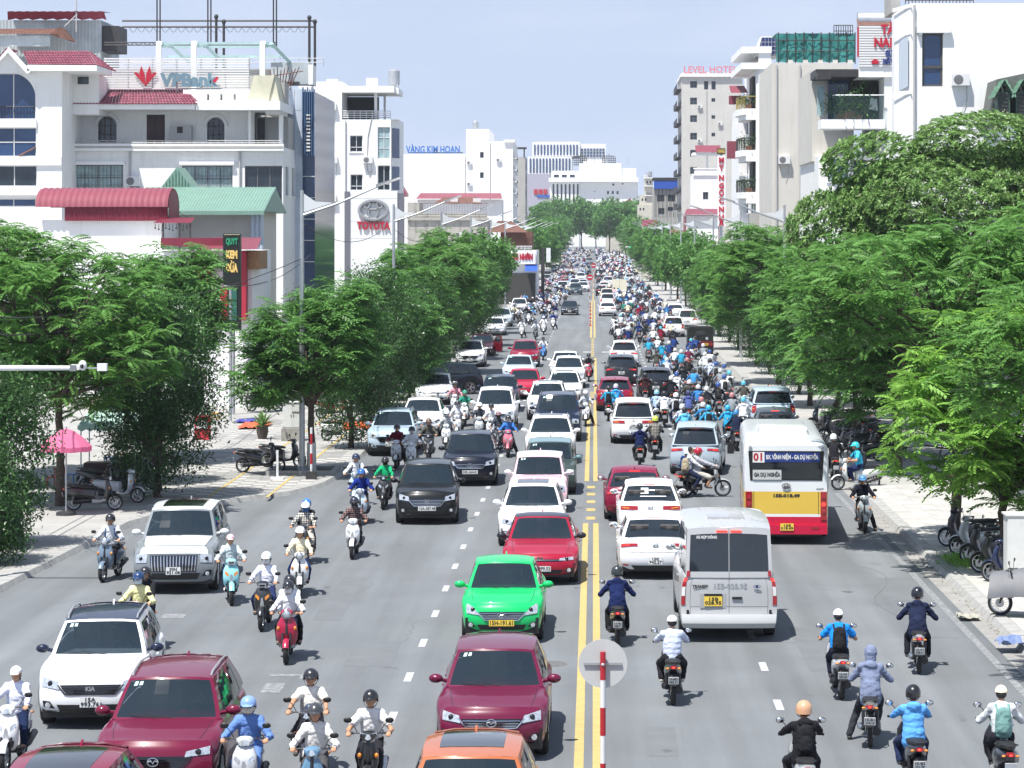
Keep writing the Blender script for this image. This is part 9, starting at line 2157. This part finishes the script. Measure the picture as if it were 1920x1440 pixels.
# mid-distance riders one can still tell apart
def hand(lst, front, where, grp):
 for k, (px, py, c, cn, hc, bk, bc) in enumerate(lst):
  Yw = gy(py); X = wx(px, Yw); r_ = 0 if front else PI
  BIKES.append((X,Yw+.63)); lb = '%s, number %s counted from the camera' % (where,ORD[k]) if k < 12 else where
  bike(bk,bc,'motorbike of rider in %s %s' % (cn,where),X,Yw + .63,r_,group=grp)
  person('rider in %s %s' % (cn,where),'ride' if k % 3 else 'stop','shirt' if k % 2 else 'jacket',c,headc=hc,legc=random.choice([DK,(.02,.03,.07),(.05,.05,.05)]),mask=random.choice([None,(.6,.62,.64),(.03,.03,.03)]) if front else None,loc=(X,Yw + .63,0),rz=r_,group=grp,pack=(DK if (not front and k % 4 == 1) else None))
hand([(742,880,hexc('6a1426'),'dark red',DK,'scooter',WH),(770,884,WS,'white with tie',DK,'scooter',WH),(802,866,hexc('5a5a55'),'dark grey',hexc('6b5a52'),'scooter',DK),(775,846,hexc('8c9299'),'ash grey',DK,'scooter',WH),(836,846,hexc('b9bdc2'),'silver grey',WS,'scooter',WH),
   (856,826,hexc('d6d6dc'),'off white',DK,'scooter',WH),(898,830,hexc('4a4e58'),'slate',WS,'scooter',SV),(920,832,WS,'clean white',DK,'scooter',WH),(933,850,hexc('3b3f4a'),'charcoal',hexc('8a6a70'),'scooter',DK),(952,858,hexc('3f78c4'),'mid blue',DK,'scooter',hexc('c96a7c')),
   (870,800,hexc('2f8f78'),'sea green',hexc('2f8f78'),'scooter',WH),(852,782,PINK,'rose pink',DK,'scooter',WH)],True,'amid left lane cars','riders amid the left lane cars')
hand([(1155,785,hexc('3f9ad8'),'sky blue',hexc('d4c8d8'),'scooter',WH),(1141,790,CYAN,'cyan',DK,'scooter',DK),(1210,760,hexc('3a2428'),'dark brown',DK,'scooter',DK),(1232,800,hexc('9fb6d6'),'powder blue',hexc('8fc3df'),'scooter',DK),(1246,802,WS,'white',DK,'scooter',DK),(1268,806,hexc('dfe3ea'),'chalk white',WS,'scooter',WH),
   (1292,800,hexc('4f5f9a'),'indigo',hexc('39406a'),'scooter',DK),(1310,786,hexc('3f86cc'),'azure',hexc('c9ccd2'),'scooter',DK),(1285,840,hexc('5fb6dc'),'pale cyan',DK,'scooter',WH),(1330,836,hexc('49a9d6'),'bright cyan',hexc('35a9d6'),'scooter',DK),(1366,834,hexc('2f9fd4'),'vivid cyan',hexc('35a9d6'),'scooter',DK),(1382,846,(.014,.02,.05),'ink blue',hexc('3f7fb8'),'scooter',DK)],False,'between white MPV and bus','riders between the white MPV and the bus')
hand([(1098,800,hexc('b9c0c8'),'light grey',WS,'scooter',WH),(1104,716,(.02,.02,.02),'black',DK,'scooter',hexc('a3203a')),(1018,676,hexc('c9ccd0'),'pearl grey',DK,'scooter',hexc('2f7fd0')),(978,634,WS,'plain white',DK,'scooter',WH),(1004,638,hexc('dfe6f0'),'ice white',hexc('3a4a66'),'scooter',DK),(1019,628,WS,'bright white',WS,'scooter',WH),(1037,618,hexc('2a3f8a'),'cobalt',DK,'scooter',WH)],True,'in open road left of centre','oncoming riders in the open road')
# the dense streams farther off
rs = random.Random(77)
def free(X, Y, dx, dy):
 for a, b, w, l in CARBOX:
  if abs(X-a) < w + .12 and abs(Y-b) < l + .3: return False
 for a, b in BIKES:
  if abs(X-a) < dx and abs(Y-b) < dy: return False
 return True
PALL = [(WS,'white',4),(hexc('c9cdd6'),'grey',2),(LAV,'lavender',2),(hexc('20242c'),'black',3),(hexc('1c2f66'),'navy',2),(hexc('7c1f36'),'dark red',1),(LB,'light blue',1),(CREAM,'cream',1),(PINK,'pink',1)]
PALR = [(hexc('3f8ac4'),'sky blue',2),(hexc('2f93b8'),'cyan',1),(WS,'white',4),(hexc('26407c'),'royal blue',2),(LAV,'lavender',2),(hexc('20242c'),'black',5),(hexc('6c2a42'),'plum',1),(hexc('8a929a'),'grey',3),(hexc('4a4a44'),'olive',2)]
PALM = PALL + [(hexc('3f7ab0'),'azure',1),(hexc('26407c'),'royal blue',1),(hexc('3a3f46'),'slate',3),(hexc('2a7f6a'),'green',1)]
FARG = []
def stream(n,xr,yr,front,pal,where,grp,dx=.85,dy=2.1,tries=40,far=True,stuff=False):
 k = 0
 for _ in range(n*tries):
  if k >= n: break
  X, Y = rs.uniform(*xr), rs.uniform(*yr)
  if not free(X, Y, dx, dy): continue
  BIKES.append((X, Y)); k += 1
  c,cn,_w = rs.choices(pal,[p[2] for p in pal])[0]; r_ = (0 if front else PI) + rs.uniform(-.12,.12); z = gz(Y)
  bc = rs.choice([WH,DK,DK,hexc('a9adb2'),hexc('7a1a2a'),hexc('3a5f8a'),WH])
  if stuff: FARG.append((X, Y, z, r_, c, bc)); continue
  fx = (X - xr[0])/(xr[1] - xr[0]); fy = (Y - yr[0])/(yr[1] - yr[0])
  wh = '%s %s %s' % (('nearest','nearer','halfway','farther','farthest')[min(int(fy*5),4)],('left of','middle of','right of')[min(int(fx*3),2)],where)
  bike(rs.choice(('scooter','scooter','under')),bc,'%s motorbike under %s rider %s' % ('pale' if bc in (WH,hexc('a9adb2')) else 'dark',cn,wh),X,Y,r_,group=grp,far=True,z=z)
  person('rider in %s %s' % (cn,wh),rs.choice(('ride','sport','ride','stop')),rs.choice(('shirt','jacket')),c,head='helmet',pack=(not front and rs.random() < .25),loc=(X,Y,z),rz=r_,group=grp,far=True)
stream(44,(3.2,7.0),(100,172),False,PALR,'the blue clad stream by trees','riders in the blue clad right stream',.8,1.9)
stream(24,(1.0,6.4),(184,218),False,PALL,'riders past the crossing','riders just past the crossing',.8,1.8)
stream(60,(2.4,7.6),(218,330),False,PALM,'the stream before no entry signs','departing riders before the no entry signs',.8,2.0)
stream(56,(-8.0,-3.2),(232,350),True,PALL,'riders left of black saloon','oncoming riders left of the black saloon',.85,2.3)
stream(40,(-8.0,-3.4),(350,470),True,PALL,'riders near lettered shop','oncoming riders near the lettered shop',.8,2.2)
stream(44,(1.6,8.0),(330,450),False,PALL,'the stream beyond no entry signs','departing riders beyond the no entry signs',.8,2.2)
stream(210,(-8.2,-1.0),(470,800),True,PALL,'','',.8,2.4,stuff=True); stream(210,(.6,8.4),(450,800),False,PALL,'','',.8,2.4,stuff=True)
# farthest crowd reads as one mass
def merge_far():
 V,Fc,Mi = [],[],[]; pm = []; bmh = BT[('scooter','vee')][1]
 cols = {}; mats = [M_skin, M_fl2, M_hm2]
 bm = bmesh.new()
 src = bpy.data.objects.new('x',bmh); md = src.modifiers.new('d','DECIMATE'); md.ratio = .05
 key = ('far','ride','shirt','trousers','helmet',False); s2 = bpy.data.objects.new('y',TXT[key]); md = s2.modifiers.new('d','DECIMATE'); md.ratio = .12
 A = evaluated(src); B_ = evaluated(s2)
 def arr(me):
  me.calc_loop_triangles(); P = np.empty(len(me.vertices)*3); me.vertices.foreach_get('co',P); T_ = np.empty(len(me.loop_triangles)*3,int); me.loop_triangles.foreach_get('vertices',T_); mi = np.empty(len(me.loop_triangles),int); me.loop_triangles.foreach_get('material_index',mi); return P.reshape(-1,3),T_.reshape(-1,3),mi
 PA,TA,_ = arr(A); PB,TB,MB_ = arr(B_); mats = [M_skin,M_fl2,M_hm2,M_black]; off = 0; Vs,Ts,Ms = [],[],[]
 def cm(c):
  k = tuple(round(x, 3) for x in c)
  if k not in cols: cols[k] = len(mats); mats.append(mat('crowd_%d' % len(mats),c,.85))
  return cols[k]
 for X, Y, z, r_, c, bc in FARG:
  cs,sn = math.cos(r_),math.sin(r_); Rm = np.array([[cs,-sn,0],[sn,cs,0],[0,0,1]])
  Vs.append(PA @ Rm.T + (X,Y,z)); Ts.append(TA + off); Ms.append(np.full(len(TA),cm(bc) if rs.random() < .5 else 3)); off += len(PA)
  Vs.append(PB @ Rm.T + (X,Y,z)); Ts.append(TB + off); hm = rs.choice((2,2,3,cm(WS))); mm = np.where(MB_ == 1,cm(c),np.where(MB_ == 0,0,np.where(MB_ == 2,1,hm))); Ms.append(mm); off += len(PB)
 V = np.concatenate(Vs); T_ = np.concatenate(Ts); M_ = np.concatenate(Ms); me = bpy.data.meshes.new('distant_crowd'); me.vertices.add(len(V)); me.vertices.foreach_set('co',V.astype(np.float32).ravel()); me.loops.add(T_.size); me.loops.foreach_set('vertex_index',T_.astype(np.int32).ravel()); me.polygons.add(len(T_)); me.polygons.foreach_set('loop_start',np.arange(0,T_.size,3,dtype=np.int32))
 for q in mats: me.materials.append(q)
 me.polygons.foreach_set('material_index',M_.astype(np.int32)); me.update(calc_edges=True); o = put('distant_crowd',me); tag(o,'mass of distant motorbike riders filling the far street','crowd',kind='stuff')
M_fl2 = mat('crowd_trousers',(.02,.022,.03),.9); M_hm2 = mat('crowd_helmet',(.02,.02,.025),.4)
merge_far()
# parked motorbikes
def PK(px,py,kind,c,rz,label,lamp='vee'): Y = gy(py); bike(kind,c,label,wx(px,Y),Y,rz,lamp,z=.13 if not -8.4 < wx(px,Y) < 8.3 else 0)
PK(487,893,'scooter',(.010,.012,.016),PI/2+.1,'black scooter parked broadside on the plaza'); PK(530,884,'scooter',(.02,.02,.025),PI/2-.25,'dark motorbike parked broadside behind the black plaza scooter')
PK(640,832,'retro',WH,PI/2+.15,'white retro scooter parked by the utility cabinet'); PK(700,778,'scooter',hexc('8a8f94'),PI/2+.5,'grey scooter parked under the green sheet'); PK(625,790,'scooter',hexc('a3203a'),PI/2+.4,'red and white scooter parked behind the orange tarpaulin')
for k,(px,py,c) in enumerate(((190,935,(.02,.02,.022)),(222,950,SV),(250,925,(.02,.02,.03)),(175,965,(.03,.03,.03)),(280,905,(.015,.015,.02)))):
 PK(px,py,('scooter','retro')[k % 2],c,1.2 + .15*k,('dark scooter parked beside the left tree trunk','silver motorbike parked under the dark bushy tree','dark motorbike parked behind the silver one','black motorbike parked by the low shrub','dark scooter parked deepest under the bushy tree')[k])
for k in range(5): PK(1905 + k*-22,1105 - k*17,'scooter',((.012,.02,.07),(.02,.02,.02),(.03,.03,.03),SV,(.02,.02,.03))[k],-PI/2 - .55,'%s motorbike of the row parked on the right pavement' % ORD[k])
for k in range(12): X = 9.6 + (k % 2)*.9; Y = 92 + k*1.5; bike('scooter',((.014,.014,.016),(.02,.02,.03),(.05,.05,.055))[k % 3],'%s dark motorbike of the shaded row under the right trees' % ORD[k],X,Y,-PI/2 + rs.uniform(-.3,.3),group='shaded parked motorbikes',z=.13)
for k in range(7): Y = 134 + k*1.6; bike('scooter',(DK,WH,SV)[k % 3],'%s motorbike of the parked row behind the crosswise SUV' % ORD[k],-9.2 - (k % 2)*.4,Y,PI/2 + rs.uniform(-.2,.2),group='parked motorbikes behind the crosswise SUV',z=.13)
for k in range(4): Y = 118 + k*2; bike('scooter',DK,'%s dark motorbike parked in the side lane shade' % ORD[k],wx(495,Y) + (k % 2)*.8,Y,PI/2 + .2*k,group='side lane motorbikes',z=.13)
# motorbike under a grey cover at the right edge
X,Y = gp(1908,1168); bike('under',(.03,.03,.035),'motorbike under a grey dust cover at right edge',X + .25,Y,-PI/2 - .35,z=.13)
m = MB(); rr = random.Random(2); rows = []
for i in range(13):
 x = -.85 + 1.65*i/12; h = .98 - .14*abs(x+.1); rows.append([(x + rr.uniform(-.02,.02),-.36*math.sin(a)*(1.0 + .25*(abs(a) > 1.2)) + rr.uniform(-.02,.02),max(.22,h*math.cos(a*.72)) + rr.uniform(-.015,.015)) for a in [-1.6 + 3.2*j/10 for j in range(11)]])
m.grid(rows); cv = m.build('dust_cover',mat('cover_grey',(.14,.145,.16),.6,var=.1),None,70); cv.location = (X + .25,Y,.20); cv.rotation_euler = (0,0,-.35 + PI); tag(cv,'grey dust cover draped over motorbike at right edge','cover')
m = MB(); x,y = gp(722,768); m.grid([[(x - .9 + 1.8*i/8,y - .5 + 1.6*j/6,.75 + .45*math.sin(PI*i/8)*math.sin(PI*(j+1)/8) + rr.uniform(-.04,.04)) for i in range(9)] for j in range(7)]); o = m.build('tarpaulin',MAT['tarpaulin'],None,60,hexc('2f6b50')); tag(o,'dark green sheet over the grey scooter by left trees','tarpaulin')
# a few people on foot and in the cars
for k,(px,py,c,lb) in enumerate(((1262,590,hexc('d8d8d8'),'pedestrian in white on the right pavement by the white cars'),(1415,800,hexc('2a4f9a'),'person in blue on the pavement behind the pickup'),(505,748,hexc('3a5f9a'),'person in blue in the side lane shade'),(968,560,hexc('20242c'),'person in dark clothes under left trees'))):
 Y = gy(py); person(lb,'walk','shirt',c,loc=(wx(px,Y) + (.6 if px > 1113 else -.6),Y,.13),rz=.4*k,head=None)
def driver(X,Y,c,lb,s_=1): person(lb,'seat','shirt',c,loc=(X,Y,.22),rz=0,head=None,scale=.95)
for px,py,sh,c,lb in ((925,1412,CROSS,hexc('5a6a7a'),'dark plum crossover'),(300,1492,SUV,hexc('8a929a'),'dark red crossover'),(943,1198,HATCH,hexc('3a6a8a'),'green taxi')):
 Yw = gy(py); Yc = Yw + sh['L']/2 - sh['fo']; yd = -sh['L']/2 + sh['cow']*sh['L'] + 1.22
 driver(wx(px,Yw) + .36,Yc + yd,c,'driver behind the windscreen of the ' + lb)
for o, me in BT.values(): drop(o)
bpy.data.scenes.remove(SCRATCH)
# humid summer air over the whole street
m = MB(); m.box(-420,420,-30,1420,-1.5,75); hz_ = m.build('haze',None); tag(hz_,'thin pale summer haze over the whole street','haze',kind='stuff')
hm = bpy.data.materials.new('haze_air'); hm.use_nodes = True; hn = hm.node_tree.nodes; hn.remove(hn['Principled BSDF']); pv = hn.new('ShaderNodeVolumePrincipled'); pv.inputs['Color'].default_value = (.80,.88,1.0,1); pv.inputs['Density'].default_value = HAZE; pv.inputs['Anisotropy'].default_value = .2
hm.node_tree.links.new(pv.outputs[0],hn['Material Output'].inputs['Volume']); hz_.data.materials.append(hm)
